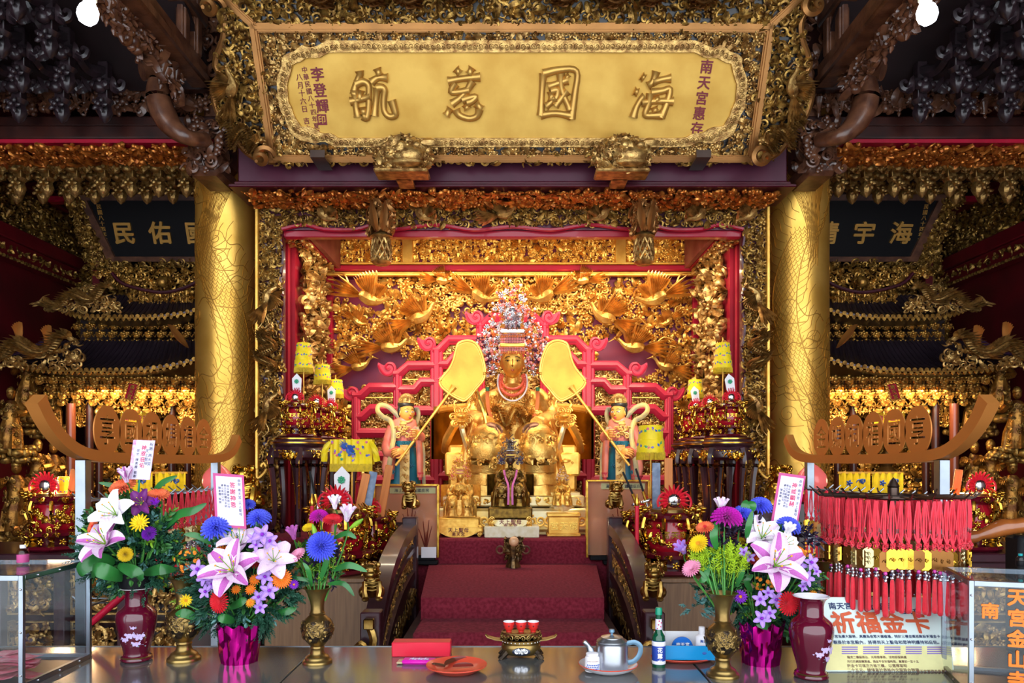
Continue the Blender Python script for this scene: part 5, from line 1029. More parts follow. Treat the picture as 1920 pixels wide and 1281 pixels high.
def lit_back_film():  # peach colour put in for the bright altar seen through clear glass
    m = mat('peach_painted_backlight', '#ffb488', .5, 0, var=.05); N, L = m.node_tree.nodes, m.node_tree.links; x = N.new('ShaderNodeMixShader'); t = N.new('ShaderNodeBsdfTransparent'); t.inputs['Color'].default_value = (1, .8, .62, 1); x.inputs['Fac'].default_value = .6
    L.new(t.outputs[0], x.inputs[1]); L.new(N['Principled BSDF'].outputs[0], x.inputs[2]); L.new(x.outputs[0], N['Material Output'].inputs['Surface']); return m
# glass boxes with red branches; an added peach pane imitates the lit background
for s in (-1, 1):
    n = 'left' if s < 0 else 'right'; x0, x1 = (X(703, 5.07), X(822, 5.07)) if s < 0 else (X(1100, 5.07), X(1215, 5.07)); ztop = Z(909 if s < 0 else 901, 5.07); xc = (x0+x1)/2; zb = LZ1
    t = thing('glass_picture_box', f'glass box with red branches and peach-tinted back, {n} of the small statues', 'picture box', (xc, 5.075, zb), group='glass boxes with red branches')
    part('base', BLACKP, t, box(x0-xc if s < 0 else -.1, x1-xc, -.045, .02, .0, .03, .006), box(x0-xc+.02, x1-xc-.02, -.035, .018, .03, .06, .004))
    part('added_peach_pane', lit_back_film(), t, box(x0-xc, x1-xc, .015, .02, .06, ztop-zb))
    part('branch', mat('red_brown_branch', '#8a2c1c', .5, 0, var=.15), t, [tube([(cx+dx*k, .012, z0+dz*k) for k in (0, .5, 1)], [.006, .004, .002], 5) for cx, z0 in ((.02, .2), (.13, .1)) for dx, dz in ((0, .12), (.04, .16), (-.05, .14), (.02, .2), (-.02, .19))])
    part('glass', GLASS, t, box(x0-xc, x1-xc, -.035, -.031, .06, ztop-zb)); part('gilt_frame', BG, t, *[box(x-.006, x+.006, -.037, .02, .05, ztop-zb) for x in (x0-xc, x1-xc)], box(x0-xc, x1-xc, -.037, .02, ztop-zb-.006, ztop-zb+.004))
    part('caption_strip', mat('pale_yellow_strip', '#e8dc9c', .6, 0, var=.03), t, box(x0-xc+.1, x1-xc-.02, .0, .012, ztop-zb-.06, ztop-zb-.02)); part('caption_strip', INKB, t, mv(xf(lettering('海上女神 護國庇民', .026, .01, .0005, vertical=False), FRONT), x0-xc+.13, -.002, ztop-zb-.04))
    if s < 0: part('paper_note', WHITE, t, box(X(790, 5.04)-xc, X(818, 5.04)-xc, -.04, -.036, Z(1046, 5.04)-zb, Z(1026, 5.04)-zb))
# root carving with a stone ball
t = thing('root_carving', 'gnarled gilt-brown root carving holding a round peach stone ball, on the carpeted landing', 'carving', (X(962, 4.9), 4.92, LZ1+.001)); b = MB(); rg = random.Random(9)
for i in range(90):
    k = rg.random(); a = rg.uniform(0, 6.28); r = (.07-.045*abs(k-.62)*1.4)*rg.uniform(.6, 1); b.add(sc(KIT[rg.choice(('cloud', 'scurl', 'leaf', 'spiral'))], rg.uniform(.03, .055)), Matrix.Translation((r*cos(a), r*sin(a)*.6, .025+.17*k)) @ Matrix.Rotation(a+pi/2, 4, 'Z') @ FRONT @ TM(rz=rg.uniform(0, 360)))
b.add(lathe([(.05, 0), (.04, .03), (.03, .07), (.05, .12), (.045, .17), (.02, .19)], 14, lambda a: 1+.15*sin(3*a)))
b.build('root', mat('gilt_brown_root', '#8c6a3c', .35, .6, col2='#3c2a1a', vs=22, bump=.4), t)
for s in (-1, 1): part('ring_handle', WOODB, t, xf(tube([(.024*cos(a), .024*sin(a), 0) for a in np.linspace(0, 6.1, 18)], .007, 6, closed=True), face(s*.085, -.01, .115)))
part('stone_ball', mat('peach_stone', '#e8b890', .3, 0, col2='#d8a070', vs=25, coat=.3), t, mv(ball(.033, nu=18, nv=12), .005, -.05, .175))
# small gilt lions guarding the frame's foot
for s in (-1, 1):
    n = 'left' if s < 0 else 'right'
    t = thing('guardian_lion', f'gilt guardian lion on a carved pedestal at the {n} foot of the niche frame', 'lion statue', (s*1.93, 5.45, 0), group='guardian lions at the frame'); part('pedestal', WOODP, t, box(-.15, .15, -.12, .12, 0, 1.2, .01)); l = lion(s).build('lion', BG, t); l.scale = (1.9,)*3; l.location = (0, 0, 1.2)
# ================================================================ offering table and what stands on it
TZ = .9
STONE = mat('polished_dark_table', '#6c6e6e', .16, .1, col2='#5a5c5c', vs=2, coat=.4)
tb = thing('offering_table', 'long polished table with reflecting top across the foreground', 'table', (0, 2.2, 0))
part('top_panel', STONE, tb, box(-2.4, X(525, 2.2), -.55, .415, .855, TZ, .003)); part('top_panel', STONE, tb, box(X(525, 2.2)+.004, X(1330, 2.2), -.55, .415, .855, TZ, .003)); part('top_panel', STONE, tb, box(X(1330, 2.2)+.004, 2.4, -.55, .415, .855, TZ, .003))
part('apron', WOODD, tb, box(-2.35, 2.35, -.5, .38, .7, .855)); part('front_edge', STEEL, tb, box(-2.4, 2.4, .415, .42, .85, TZ+.002))
for s in (-1, 1):
    for y in (-.45, .33): part('leg', WOODD, tb, box(s*2.3-.04, s*2.3+.04, y-.04, y+.04, 0, .7, .008))
def T_(px, py, dz=0.0): D = (EZ-TZ)*FL/(py-CY); return (X(px, D), D, TZ+dz)     # the point of the table top seen at a pixel
# ---------------------------------------------------------------- vases
def maroonvase(label, loc, s, rz):
    PORC = mat('maroon_porcelain', '#5a0a24', .08, 0, var=.06, coat=.8)
    t = thing('porcelain_vase', label, 'vase', loc, rz, 'maroon porcelain vases'); t.scale = (s,)*3
    t_ = [(.044, 0), (.05, .005), (.047, .014), (.04, .024), (.044, .045), (.055, .085), (.0625, .125), (.064, .148), (.059, .165), (.048, .176), (.037, .186), (.0355, .2), (.036, .22), (.042, .235), (.052, .243)]
    part('body', PORC, t, lathe(smooth(t_, 3), 40, cap=False), cyl(.034, .004, 24)); part('white_lip', mat('white_glaze', '#f0eef2', .15, 0, var=.02, coat=.5), t, lathe([(.052, .243), (.0535, .2445), (.05, .246), (.041, .238), (.034, .225), (.033, .19)], 40, cap=False)); part('gold_ring', BRASS, t, lathe([(.0475, .012), (.0485, .0145), (.046, .017)], 40, cap=False))
    b = MB(); rg = random.Random(4); PK = [mat('vase_lilac', '#c9b4e2', .3, 0, var=.12), mat('vase_blue_leaf', '#7ea0a4', .3, 0, var=.1), mat('vase_pink', '#d48c9c', .3, 0, var=.1)]
    R_ = lambda z: np.interp(z, [p[1] for p in t_], [p[0] for p in t_])
    def on(u, z, tpl, sz, m): r = R_(z); b.add(sc(tpl, sz, sz, sz*.12), Matrix.Rotation(u, 4, 'Z') @ Matrix.Translation((0, -r+.0012, z)) @ FRONT @ TM(rz=rg.uniform(0, 360)), m)
    for u, z, sz in ((-.15, .1, .036), (.35, .095, .04), (.2, .07, .032), (-.45, .085, .03), (.05, .125, .022)): on(u, z, flower(7), sz, 0); on(u+.05, z+.004, flower(5), sz*.5, 2)
    for i in range(60): on(rg.uniform(-.8, .9), rg.uniform(.055, .15), KIT['leaf'] if i % 3 else flower(5), rg.uniform(.006, .014), rg.choice((0, 1, 1, 0, 2, 1)))
    for i in range(8): on(rg.uniform(-.2, .2), rg.uniform(.2, .215), flower(5), .01, 0)
    b.build('painted_flowers', PK, t); return t
maroonvase('maroon porcelain vase with painted flowers under the leftmost flower arrangement', T_(256, 1238), .97, 14)
maroonvase('empty maroon porcelain vase with white lip standing beside the poster', T_(1521, 1270), 1.0, 30)
def brassvase(label, loc, s=1):
    t = thing('brass_vase', label, 'vase', loc, 0, 'brass vases with engraved bellies'); t.scale = (s,)*3
    part('body', BRASS, t, lathe(smooth([(.047, 0), (.047, .008), (.04, .014), (.036, .022), (.024, .03), (.021, .045), (.023, .05), (.021, .055), (.026, .06), (.044, .085), (.051, .107), (.047, .13), (.032, .148), (.024, .155), (.026, .16), (.022, .165), (.021, .185), (.026, .21), (.037, .235), (.045, .242)], 2), 36, cap=False), cyl(.046, .003, 24), lathe([(.045, .242), (.042, .243), (.03, .225), (.02, .2)], 36, cap=False))
    b = MB(); R_ = lambda z: np.interp(z, [.06, .085, .107, .13, .148], [.026, .044, .051, .047, .032])
    for i in range(6):
        a0 = i*pi/3; b.add(grid(8, 10, lambda u, v: ((R_(.07+.07*v)+.0012)*sin(a0+(u-.5)*.85*sin(pi*(v*.86+.07))**.5), -(R_(.07+.07*v)+.0012)*cos(a0+(u-.5)*.85*sin(pi*(v*.86+.07))**.5), .07+.07*v)))
    p = b.build('engraved_panels', BRASSD, t); b = MB(); rg = random.Random(3)
    for i in range(90): a = rg.uniform(0, 6.28); z = rg.uniform(.078, .135); b.add(sc(KIT[rg.choice(('spiral', 'scurl', 'leaf'))], .016), Matrix.Rotation(a, 4, 'Z') @ Matrix.Translation((0, -R_(z)-.0005, z)) @ FRONT @ TM(rz=rg.uniform(0, 360), s=(1, 1, .4)))
    b.build('relief_figures', BRASS, p); return t
V1 = T_(595, 1243); V2 = T_(1355, 1268)
brassvase('brass vase with engraved belly holding the loose bouquet, left of the red box', V1); brassvase('brass vase with engraved belly and yellow-green bouquet, right of the blue tray', V2, 1.04)
brassvase('brass vase half hidden by foliage behind the left foil-wrapped pot', T_(345, 1238), 1.12); brassvase('brass vase behind the right maroon vase, only its wide mouth showing', (X(1553, 2.58), 2.56, TZ), 1.28)
# ---------------------------------------------------------------- flowers (local: facing +z, about 1 unit across)
def petal(l, w, bend=.4, n=7, cup=.15, tip=1.0, split=True):
    def f(u, v):
        s = (u-.5)*2; ww = w*(sin(pi*min(v*.9+.1*(1-v*tip), 1))**.75); x = l*v
        return (x, s*ww, cup*l*(1-abs(s))*-.3+bend*l*(v*.9-1.25*v*v)+.1*l*s*s)
    if not split: return grid(4, n, f), None
    mid = grid(3, n, lambda u, v: f(.32+.36*u, v)); ed = join(grid(3, n, lambda u, v: f(.32*u, v)), grid(3, n, lambda u, v: f(.68+.32*u, v)))
    return mid, ed
FM_ = {k: mat('petal_'+k, c, .55, 0, var=.1, vs=40, sheen=.1) for k, c in dict(white='#f4eef4', lilypink='#e8cce6', magenta='#b45aa8', coral='#f07848', orange='#f08a1c', red='#d81a2c', blue='#6672f4', violet='#8c1ac0', hotpink='#d018b8', lilac='#b48cdc', yellow='#f2d414', pink='#f0a4c4', purple='#6a1a6c', gold='#e8a01c').items()}
PADJ = mat('leaf_green', '#3f7a34', .45, 0, col2='#2f6030', vs=20); LEAFL = mat('leaf_yellow_green', '#8cb82c', .5, 0, col2='#6a9a2a', vs=30); FERN = mat('cedar_green', '#2c6048', .6, 0, col2='#1e4a38', vs=20); SOLI = mat('goldenrod_yellow_green', '#a8c820', .6, 0, var=.15, vs=60); EUC = mat('blue_green_leaf', '#5a8c88', .5, 0, var=.1); PLUM = mat('dark_plum_leaf', '#2c2038', .45, 0, var=.15); LEAFD = mat('deep_green_leaf', '#235c2a', .35, 0, col2='#2f7a34', vs=9, coat=.2)
def lily(c1='magenta', c2='lilypink'):
    m, e = petal(.62, .168, .42, 9, .2); b = MB()
    for i in range(6):
        R_ = Matrix.Rotation(R(60*i+8), 4, 'Z') @ Matrix.Rotation(R(-34 if i % 2 else -26), 4, 'Y'); k = (1.0 if i % 2 else .92)
        R_ = R_ @ Matrix.Diagonal((k, k if i % 2 else 1.25, 1, 1)); b.add(m, R_, 0); b.add(e, R_, 1)
    return b, [FM_[c1], FM_[c2]]
def stamens():
    return [tube([(0, 0, .02), (.1*cos(a), .1*sin(a), .22), (.17*cos(a), .17*sin(a), .4)], .009, 5) for a in np.arange(0, 6.2, 1.05)], [mv(ball(.022, .022, .016, 6, 4), .17*cos(a), .17*sin(a), .41) for a in np.arange(0, 6.2, 1.05)]
def mum(c, n=130):
    b = MB(); p = petal(.5, .045, .15, 4, split=False)[0]
    for i in range(n):
        k = (i+.5)/n; el = math.acos(1-1.25*k); a = i*2.39996; b.add(p, Matrix.Rotation(a, 4, 'Z') @ Matrix.Rotation(el-pi/2, 4, 'Y') @ Matrix.Translation((.02, 0, 0)) @ Matrix.Diagonal((.62+.42*k, 1, 1, 1)))
    return b, [FM_[c]]
def gerbera(c, cc='gold', n=24):
    b = MB(); p = petal(.48, .055, .12, 5, split=False)[0]
    for i in range(n): b.add(p, Matrix.Rotation(2*pi*i/n, 4, 'Z') @ Matrix.Rotation(-.12, 4, 'Y')); b.add(p, Matrix.Rotation(2*pi*(i+.5)/n, 4, 'Z') @ Matrix.Translation((0, 0, .03)) @ Matrix.Rotation(-.32, 4, 'Y') @ Matrix.Diagonal((.82, .9, 1, 1)))
    b.add(mv(ball(.13, .13, .06, 14, 6), 0, 0, .05), None, 1)
    for i in range(40): a = i*2.4; r = .12*(i/40)**.5; b.add(ball(.018, .018, .03, 5, 3), TM((r*cos(a), r*sin(a), .1)), 1)
    return b, [FM_[c], FM_[cc]]
def orchid(c='lilac'):
    b = MB(); m, e = petal(.46, .13, .1, 5)
    for i in range(5): R_ = Matrix.Rotation(R(72*i+18), 4, 'Z') @ Matrix.Rotation(-.2, 4, 'Y'); b.add(join(m, e), R_, 0)
    b.add(mv(ball(.08, .09, .12, 8, 5), 0, 0, .08), None, 1); return b, [FM_[c], FM_['violet']]
def budm(c): b = MB(); b.add(lathe([(.04, -.5), (.1, -.3), (.15, 0), (.12, .25), (.04, .48)], 10, lambda a: 1+.08*cos(3*a))); return b, [c]
def openbud(c1, c2):
    b = MB(); m, e = petal(.7, .15, .12)
    for i in range(6): R_ = Matrix.Rotation(R(60*i), 4, 'Z') @ Matrix.Rotation(R(-66), 4, 'Y'); b.add(m, R_, 0); b.add(e, R_, 1)
    return b, [FM_[c1], FM_[c2]]
_fc = {}
def fmesh(kind, *c):
    k = (kind,)+c
    if k not in _fc:
        b, ms = dict(lily=lily, mum=mum, gerbera=gerbera, orchid=orchid, openbud=openbud)[kind](*c); _fc[k] = b.mesh(kind, ms)
    return _fc[k]
STEMM = mat('flower_stem', '#4c8c3c', .5, 0, var=.1)
NICE = dict(lily='lily', mum='chrysanthemum', gerbera='gerbera', orchid='orchid', openbud='lily_bud')
class Arr:
    def __init__(s, name, label, base, D, cat='flower arrangement', group=None):
        s.t = thing(name, label, cat, base, 0, group); s.b = Vector(base); s.D = D; s.st = MB(); s.rg = random.Random(len(label))
    def at(s, px, py, dd=0.0): return W(px, py, s.D+dd)-s.b
    def fl(s, kind, cols, px, py, rpx, dd=-.03, yaw=0, pitch=25, roll=0):
        o = bpy.data.objects.new(NICE[kind], fmesh(kind, *cols)); C.objects.link(o); o.parent = s.t
        p = s.at(px, py, dd); k = rpx*2*(s.D+dd)/FL*(1.0 if kind != 'lily' else .88); o.scale = (k,)*3; o.location = p
        M = Matrix.Rotation(R(yaw), 3, 'Z') @ Matrix.Rotation(R(90-pitch), 3, 'X') @ Matrix.Rotation(R(roll), 3, 'Z'); o.rotation_euler = M.to_euler()
        if kind == 'lily':
            a, c = stamens(); q = part('stamen', LEAFL, o, a); part('anther', FM_['gold'], o, c)
        d = M @ Vector((0, 0, -1)); root = Vector((p.x*.25, .0, -.02 if s.low is None else s.low))
        s.st.add(tube(smooth([tuple(p), tuple(p+d*.03+Vector((0, .02, -.02))), tuple(root)], 4), .0026, 5)); return o
    low = None
    def leafy(s, P, w, m=None, name='leaf'):          # P pixel path [(px,py,dd)], w in metres
        V = smooth([tuple(s.at(*p)) for p in P], 4); n = len(V); V = [Vector(v) for v in V]; G = []
        for i, v in enumerate(V):
            tg = (V[min(i+1, n-1)]-V[max(i-1, 0)]).normalized(); sd = tg.cross(Vector((0, -1, .35))).normalized(); k = i/(n-1); ww = w*sin(pi*min(.08+.9*k, 1))**.7/2
            nrm = sd.cross(tg); G.append([v-sd*ww, v+nrm*ww*.22, v+sd*ww])
        t = grid(3, n, lambda u, q: tuple(G[round(q*(n-1))][round(u*2)])); part(name, m or LEAFD, s.t, t)
    def mass(s, name, m, tpl, x0, x1, y0, y1, n, size, dd=(-.02, .1), ell=True, up=None):
        b = MB(); Ms = []
        for i in range(n):
            while True:
                u, v = s.rg.uniform(-1, 1), s.rg.uniform(-1, 1)
                if not ell or u*u+v*v <= 1: break
            p = s.at((x0+x1)/2+u*(x1-x0)/2, (y0+y1)/2+v*(y1-y0)/2, s.rg.uniform(*dd))
            d = Vector((u*1.0+s.rg.uniform(-.4, .4), -.6+s.rg.uniform(-.4, .3), -v*.9+s.rg.uniform(-.3, .5))) if up is None else Vector((u*.5+s.rg.uniform(-.2, .2), s.rg.uniform(-.4, .2), up))
            Ms.append(Matrix.Translation(p) @ d.to_track_quat('Z', 'Y').to_matrix().to_4x4() @ Matrix.Rotation(s.rg.uniform(0, 6), 4, 'Z') @ Matrix.Scale(size*s.rg.uniform(.7, 1.3), 4))
        b.many(tpl, Ms); o = b.build(name, m, s.t); return o
    def done(s): s.st.build('stems', STEMM, s.t)
def cedar():
    ts = []
    for i in range(9):
        z = .12*i; l = .34*(1-.09*i)
        for a in (0, 2.1, 4.2):
            a += i*.6; ts.append(xf(leaf(1, .12, .1, 4), TM((0, 0, z)) @ Matrix.Rotation(a, 4, 'Z') @ Matrix.Rotation(-.7, 4, 'Y') @ TM((l*.4, 0, 0), s=(l, l, l))))
    return join(tube([(0, 0, -.2), (0, 0, 1.05)], .012, 4), *ts)
def rod():
    ts = [tube([(0, 0, -.6), (0, .02, .3), (0, 0, 1)], .01, 4)]; rg = random.Random(1)
    for i in range(22): z = rg.uniform(.2, 1); a = rg.uniform(0, 6.28); r = .3*(1.15-z)*rg.uniform(.5, 1.2)+.02; ts.append(tube([(0, 0, z-.12), (r*cos(a), r*sin(a), z)], .006, 3)); ts += [mv(ball(.022, .022, .03, 5, 3), r*cos(a)*k, r*sin(a)*k, z-.1*(1-k)) for k in (1, .75, .5)]
    return join(*ts)
def sprig():
    ts = [tube([(0, 0, -.2), (.05, 0, .5), (0, 0, 1)], .012, 4)]
    for i in range(7): ts.append(xf(leaf(1, .3, .15, 5), TM((0, 0, .14*i)) @ Matrix.Rotation(i*2.2, 4, 'Z') @ Matrix.Rotation(-.6, 4, 'Y') @ TM((.14, 0, 0), s=.34)))
    return join(*ts)
CED, ROD, SPR = cedar(), rod(), sprig()
# A: on the left maroon vase
base = Vector(T_(256, 1238)); base.z += .2455*.97
a = Arr('flower_arrangement', 'flower arrangement with white and pink lilies and rolled leaves on the left maroon vase', tuple(base), 2.45)
part('black_pot', BLACKP, a.t, lathe([(.05, .0), (.056, .03), (.06, .05), (.05, .05)], 24)); a.low = .05
a.mass('cedar_foliage', FERN, CED, 165, 335, 965, 1098, 420, .06); a.mass('leafy_foliage', LEAFL, SPR, 185, 330, 950, 1080, 70, .05); a.mass('blue_green_foliage', EUC, SPR, 180, 330, 960, 1085, 60, .05); a.mass('green_filler', PADJ, SPR, 175, 330, 945, 1090, 110, .06)
a.fl('gerbera', ('coral', 'coral'), 231, 914, 26, -.02, -10, 55); a.fl('gerbera', ('coral', 'coral'), 295, 931, 23, -.03, 10, 60)
a.fl('lily', ('white', 'white'), 219, 966, 44, -.08, -12, 25, 20); a.fl('lily', ('magenta', 'lilypink'), 200, 1022, 50, -.1, -18, 38, 0); a.fl('lily', ('purple', 'purple'), 266, 944, 27, -.06, 10, 15); a.fl('openbud', ('magenta', 'lilypink'), 238, 905, 22, -.05, 0, 70); a.fl('openbud', ('white', 'lilypink'), 205, 985, 18, -.09, 0, 60)
a.fl('gerbera', ('yellow', 'yellow', 14), 262, 981, 19, -.1, 8, 25); a.fl('mum', ('yellow',), 235, 1040, 14, -.1, 30, 0); a.fl('mum', ('violet',), 279, 1000, 14, -.08); a.fl('gerbera', ('coral', 'red'), 176, 988, 17, -.05, -40, 20); a.fl('openbud', ('purple', 'violet'), 294, 950, 14, -.06, 10, 40)
for P, w in (([(308, 992, 0), (335, 965, -.03), (362, 958, -.05), (387, 944, -.04)], .03), ([(285, 925, 0), (305, 905, -.02), (332, 893, -.03)], .022), ([(238, 925, .02), (215, 912, 0), (185, 905, -.02)], .018), ([(240, 930, .02), (232, 905, 0), (227, 890, 0)], .02), ([(215, 1055, -.05), (185, 1050, -.1), (152, 1068, -.12), (150, 1080, -.1)], .05), ([(235, 1085, -.05), (205, 1075, -.12), (180, 1068, -.13), (172, 1082, -.1)], .048), ([(270, 1075, -.05), (300, 1068, -.1), (330, 1068, -.06)], .036), ([(222, 1060, -.08), (255, 1075, -.12), (262, 1090, -.1)], .04)): a.leafy(P, w, name='broad_leaf')
a.done()
def card(label, pxs, D, cols, lead, title, border, base):
    tl, tr, br, bl = [W(x, y, D) for x, y in pxs]; c = (tl+tr+br+bl)/4; t = thing('greeting_card', label, 'card', (c.x, D, c.z-.14), 0, 'greeting cards on sticks')
    u = (tr-tl); h = tl-bl; P = lambda a, b: (tl+u*a-h*b); q = lambda a, b, y=0: tuple(P(a, b)-Vector((c.x, D-y, c.z-.14)))
    def quad(x0, x1, y0, y1, y): return tp([q(x0, y1, y), q(x1, y1, y), q(x1, y0, y), q(x0, y0, y)], [(0, 1, 2, 3)])
    def slab(x0, x1, y0, y1, ya, yb): A, B = quad(x0, x1, y0, y1, ya), quad(x0, x1, y0, y1, yb); return tp(np.concatenate([A[0], B[0]]), [(0, 1, 2, 3), (7, 6, 5, 4), (0, 4, 5, 1), (1, 5, 6, 2), (2, 6, 7, 3), (3, 7, 4, 0)])
    part('sheet', border, t, slab(0, 1, 0, 1, 0, .002)); part('face', LILAC, t, slab(.09, .93, .05, .95, -.0012, 0) if border is MAGP else slab(.16, .99, .01, .99, -.0012, 0))
    F = Matrix(((u.x, -h.x, 0, 0), (0, 0, 0, 0), (u.z, -h.z, 0, 0), (0, 0, 0, 1))); L = u.length
    def col(s, a, b, size, m, nm):
        g = lettering(s, size/L, .02 if m is INKM else .01, 0, step=1.12); V = g[0]; W_ = np.stack([tl.x-c.x+u.x*(a+V[:, 0])+(-h.x)*(b-V[:, 1]*L/h.length), -.0016-V[:, 2]*.25*L, tl.z-c.z+.14+u.z*(a+V[:, 0])+(-h.z)*(b-V[:, 1]*L/h.length)], 1); part(nm, m, t, (W_, g[1], g[2]))
    for s, x, y, sz in cols: col(s, x, y, sz, INKB, 'small_writing')
    col(title[0], title[1], title[2], title[3], INKM, 'title')
    part('stick', mat('green_stick', '#1c8c6c', .4, 0, var=.05), t, tube([q(.5, .97, .004), q(.5, 1.5, .01)], .003, 6)); return t
MAPLE = mat('maple_print_border', '#c06a9c', .6, 0, col2='#e2d4f0', vs=60)
card('white and purple card with maple print on a stick in the leftmost arrangement', [(250, 825), (291, 826), (287, 902), (240, 899)], 2.42, [('祝謝 南天宮', .87, .05, .0125), ('天上聖母', .71, .22, .012), ('信女 陳素霞 敬獻', .3, .22, .0105)], 0, ('神恩庇佑', .55, .12, .017), MAPLE, None)
card('tall pink-bordered card with red title above the left foil-wrapped pot', [(399, 887), (457, 891), (459, 996), (404, 988)], 2.4, [('恭祝 南天宮 天上聖母', .84, .08, .0105), ('信全興業有限公司', .47, .2, .0085), ('東北亞軟體及系統', .38, .19, .0085), ('豪元有限公司', .29, .19, .0085), ('陳素霞 敬賀', .2, .24, .009)], 0, ('答謝神恩', .62, .14, .019), MAGP, None)
card('leaning pink-bordered card with red title in front of the right column', [(1461, 886), (1511, 893), (1499, 995), (1444, 988)], 2.42, [('恭祝 南天宮 天上聖母', .84, .08, .0105), ('信全興業有限公司', .47, .2, .0085), ('東北亞軟體及系統', .38, .19, .0085), ('豪元有限公司', .29, .19, .0085), ('陳素霞 敬賀', .18, .28, .009)], 0, ('神威顯赫', .64, .14, .018), MAGP, None)
# B, E: foil-wrapped pots
FOIL = mat('magenta_foil', '#e0189c', .16, .95, col2='#b00a78', vs=8)
def foilpot(label, px, py, wpx, hpx, D_off=0):
    b = Vector(T_(px, py)); k = b.y/FL; r = wpx*k/2; h = hpx*k; rg = random.Random(px); ph = [rg.uniform(0, 6) for _ in range(4)]
    t = thing('foil_wrapped_pot', label, 'flower pot', tuple(b), 0, 'magenta foil flower pots')
    part('foil', FOIL, t, grid(60, 14, lambda u, v: ((r*(.86+.2*v)+r*.05*sin(9*2*pi*u+ph[0]+v*4)*(.3+v)+r*.03*sin(17*2*pi*u+ph[1]-v*6))*cos(2*pi*u), (r*(.86+.2*v)+r*.05*sin(9*2*pi*u+ph[0]+v*4)*(.3+v)+r*.03*sin(17*2*pi*u+ph[1]-v*6))*sin(2*pi*u), h*v*(1+.05*sin(11*2*pi*u+ph[2])*v)), True), smooth=25)
    part('soil', DARK, t, mv(cyl(r*.9, .005, 24), 0, 0, h*.8)); return b, h
b, h = foilpot('magenta foil-wrapped flower pot on the left half of the table', 449, 1240, 76, 72)
a = Arr('flower_arrangement', 'round arrangement of pink lilies, gerberas and orchids in the left foil-wrapped pot', (b.x, b.y, b.z+h*.84), 2.43); a.low = .02
a.mass('cedar_foliage', FERN, CED, 355, 555, 1020, 1182, 380, .055, (-.04, .08)); a.mass('leafy_foliage', LEAFL, ROD, 335, 560, 1030, 1165, 60, .05); a.mass('blue_green_foliage', EUC, SPR, 360, 540, 1010, 1170, 50, .05); a.mass('orange_buds', FM_['orange'], sc(flower(8), .5), 325, 372, 1030, 1072, 22, .024, (-.06, 0))
a.mass('green_filler', PADJ, SPR, 360, 545, 1010, 1165, 70, .055)
a.fl('mum', ('blue',), 405, 989, 29, -.03, -10, 55); a.fl('mum', ('blue',), 484, 972, 24, .0, 5, 60); a.fl('mum', ('blue',), 466, 946, 13, .03, 10, 50)
a.fl('lily', ('white', 'lilypink'), 450, 1022, 42, -.03, 5, 55, 30); a.fl('lily', ('magenta', 'lilypink'), 437, 1072, 56, -.1, -5, 30, 15); a.fl('lily', ('lilypink', 'lilypink'), 513, 1052, 42, -.07, 20, 28, 40)
a.fl('gerbera', ('orange', 'gold'), 416, 1045, 23, -.05, -12, 20); a.fl('gerbera', ('red', 'orange'), 481, 1052, 20, -.05, 12, 45); a.fl('gerbera', ('orange', 'gold'), 528, 1085, 20, -.09, 14, 5); a.fl('gerbera', ('red', 'red'), 412, 1128, 23, -.12, -20, 5); a.fl('gerbera', ('orange', 'gold', 14), 443, 1106, 10, -.12); a.fl('gerbera', ('orange', 'gold', 14), 470, 1106, 11, -.12); a.fl('gerbera', ('orange', 'gold', 14), 478, 1088, 12, -.1); a.fl('gerbera', ('gold', 'orange', 14), 470, 1131, 10, -.12); a.fl('gerbera', ('yellow', 'gold', 12), 348, 1126, 13, -.1, 40, 0); a.fl('gerbera', ('violet', 'gold', 16), 551, 1096, 10, -.08, 20, 0); a.fl('mum', ('violet',), 400, 1085, 12, -.08)
for i, (x, y, r_) in enumerate(((372, 1068, 20), (384, 1084, 18), (386, 1110, 16), (492, 1003, 22), (506, 1015, 18), (475, 1010, 14), (497, 1082, 18), (505, 1108, 20), (485, 1120, 16), (488, 1140, 15), (480, 1022, 15), (398, 1096, 15))): a.fl('orchid', ('lilac',), x, y, r_, -.1, (x-445)/4, 20, i*40)
for P, w in (([(395, 1020, 0), (370, 1005, -.02), (345, 1002, -.03)], .02), ([(425, 1020, 0), (425, 1000, -.02), (423, 985, -.02)], .02), ([(430, 1140, -.06), (450, 1130, -.1), (462, 1122, -.1)], .028), ([(440, 1165, -.06), (420, 1160, -.1), (408, 1158, -.1)], .03), ([(370, 1160, -.02), (345, 1150, -.04), (325, 1158, -.03)], .03), ([(510, 1150, -.02), (535, 1148, -.05), (556, 1140, -.04)], .026)): a.leafy(P, w, name='broad_leaf')
a.done()
b, h = foilpot('magenta foil-wrapped flower pot between the right brass and maroon vases', 1426, 1243, 78, 78)
a = Arr('flower_arrangement', 'round arrangement of pink lilies with orange gerbera in the right foil-wrapped pot', (b.x, b.y, b.z+h*.84), 2.43); a.low = .02
a.mass('cedar_foliage', FERN, CED, 1365, 1510, 1030, 1182, 340, .055, (-.03, .08)); a.mass('leafy_foliage', LEAFL, SPR, 1370, 1530, 1040, 1165, 50, .05); a.mass('green_filler', PADJ, SPR, 1375, 1520, 1010, 1165, 70, .055); a.mass('plum_leaves', PLUM, SPR, 1350, 1510, 985, 1040, 46, .055, (.0, .08)); a.mass('orange_buds', FM_['orange'], sc(flower(8), .5), 1412, 1475, 1080, 1108, 26, .024, (-.1, -.05)); a.mass('orange_buds', FM_['gold'], sc(flower(8), .5), 1500, 1528, 1018, 1045, 14, .02, (-.06, 0))
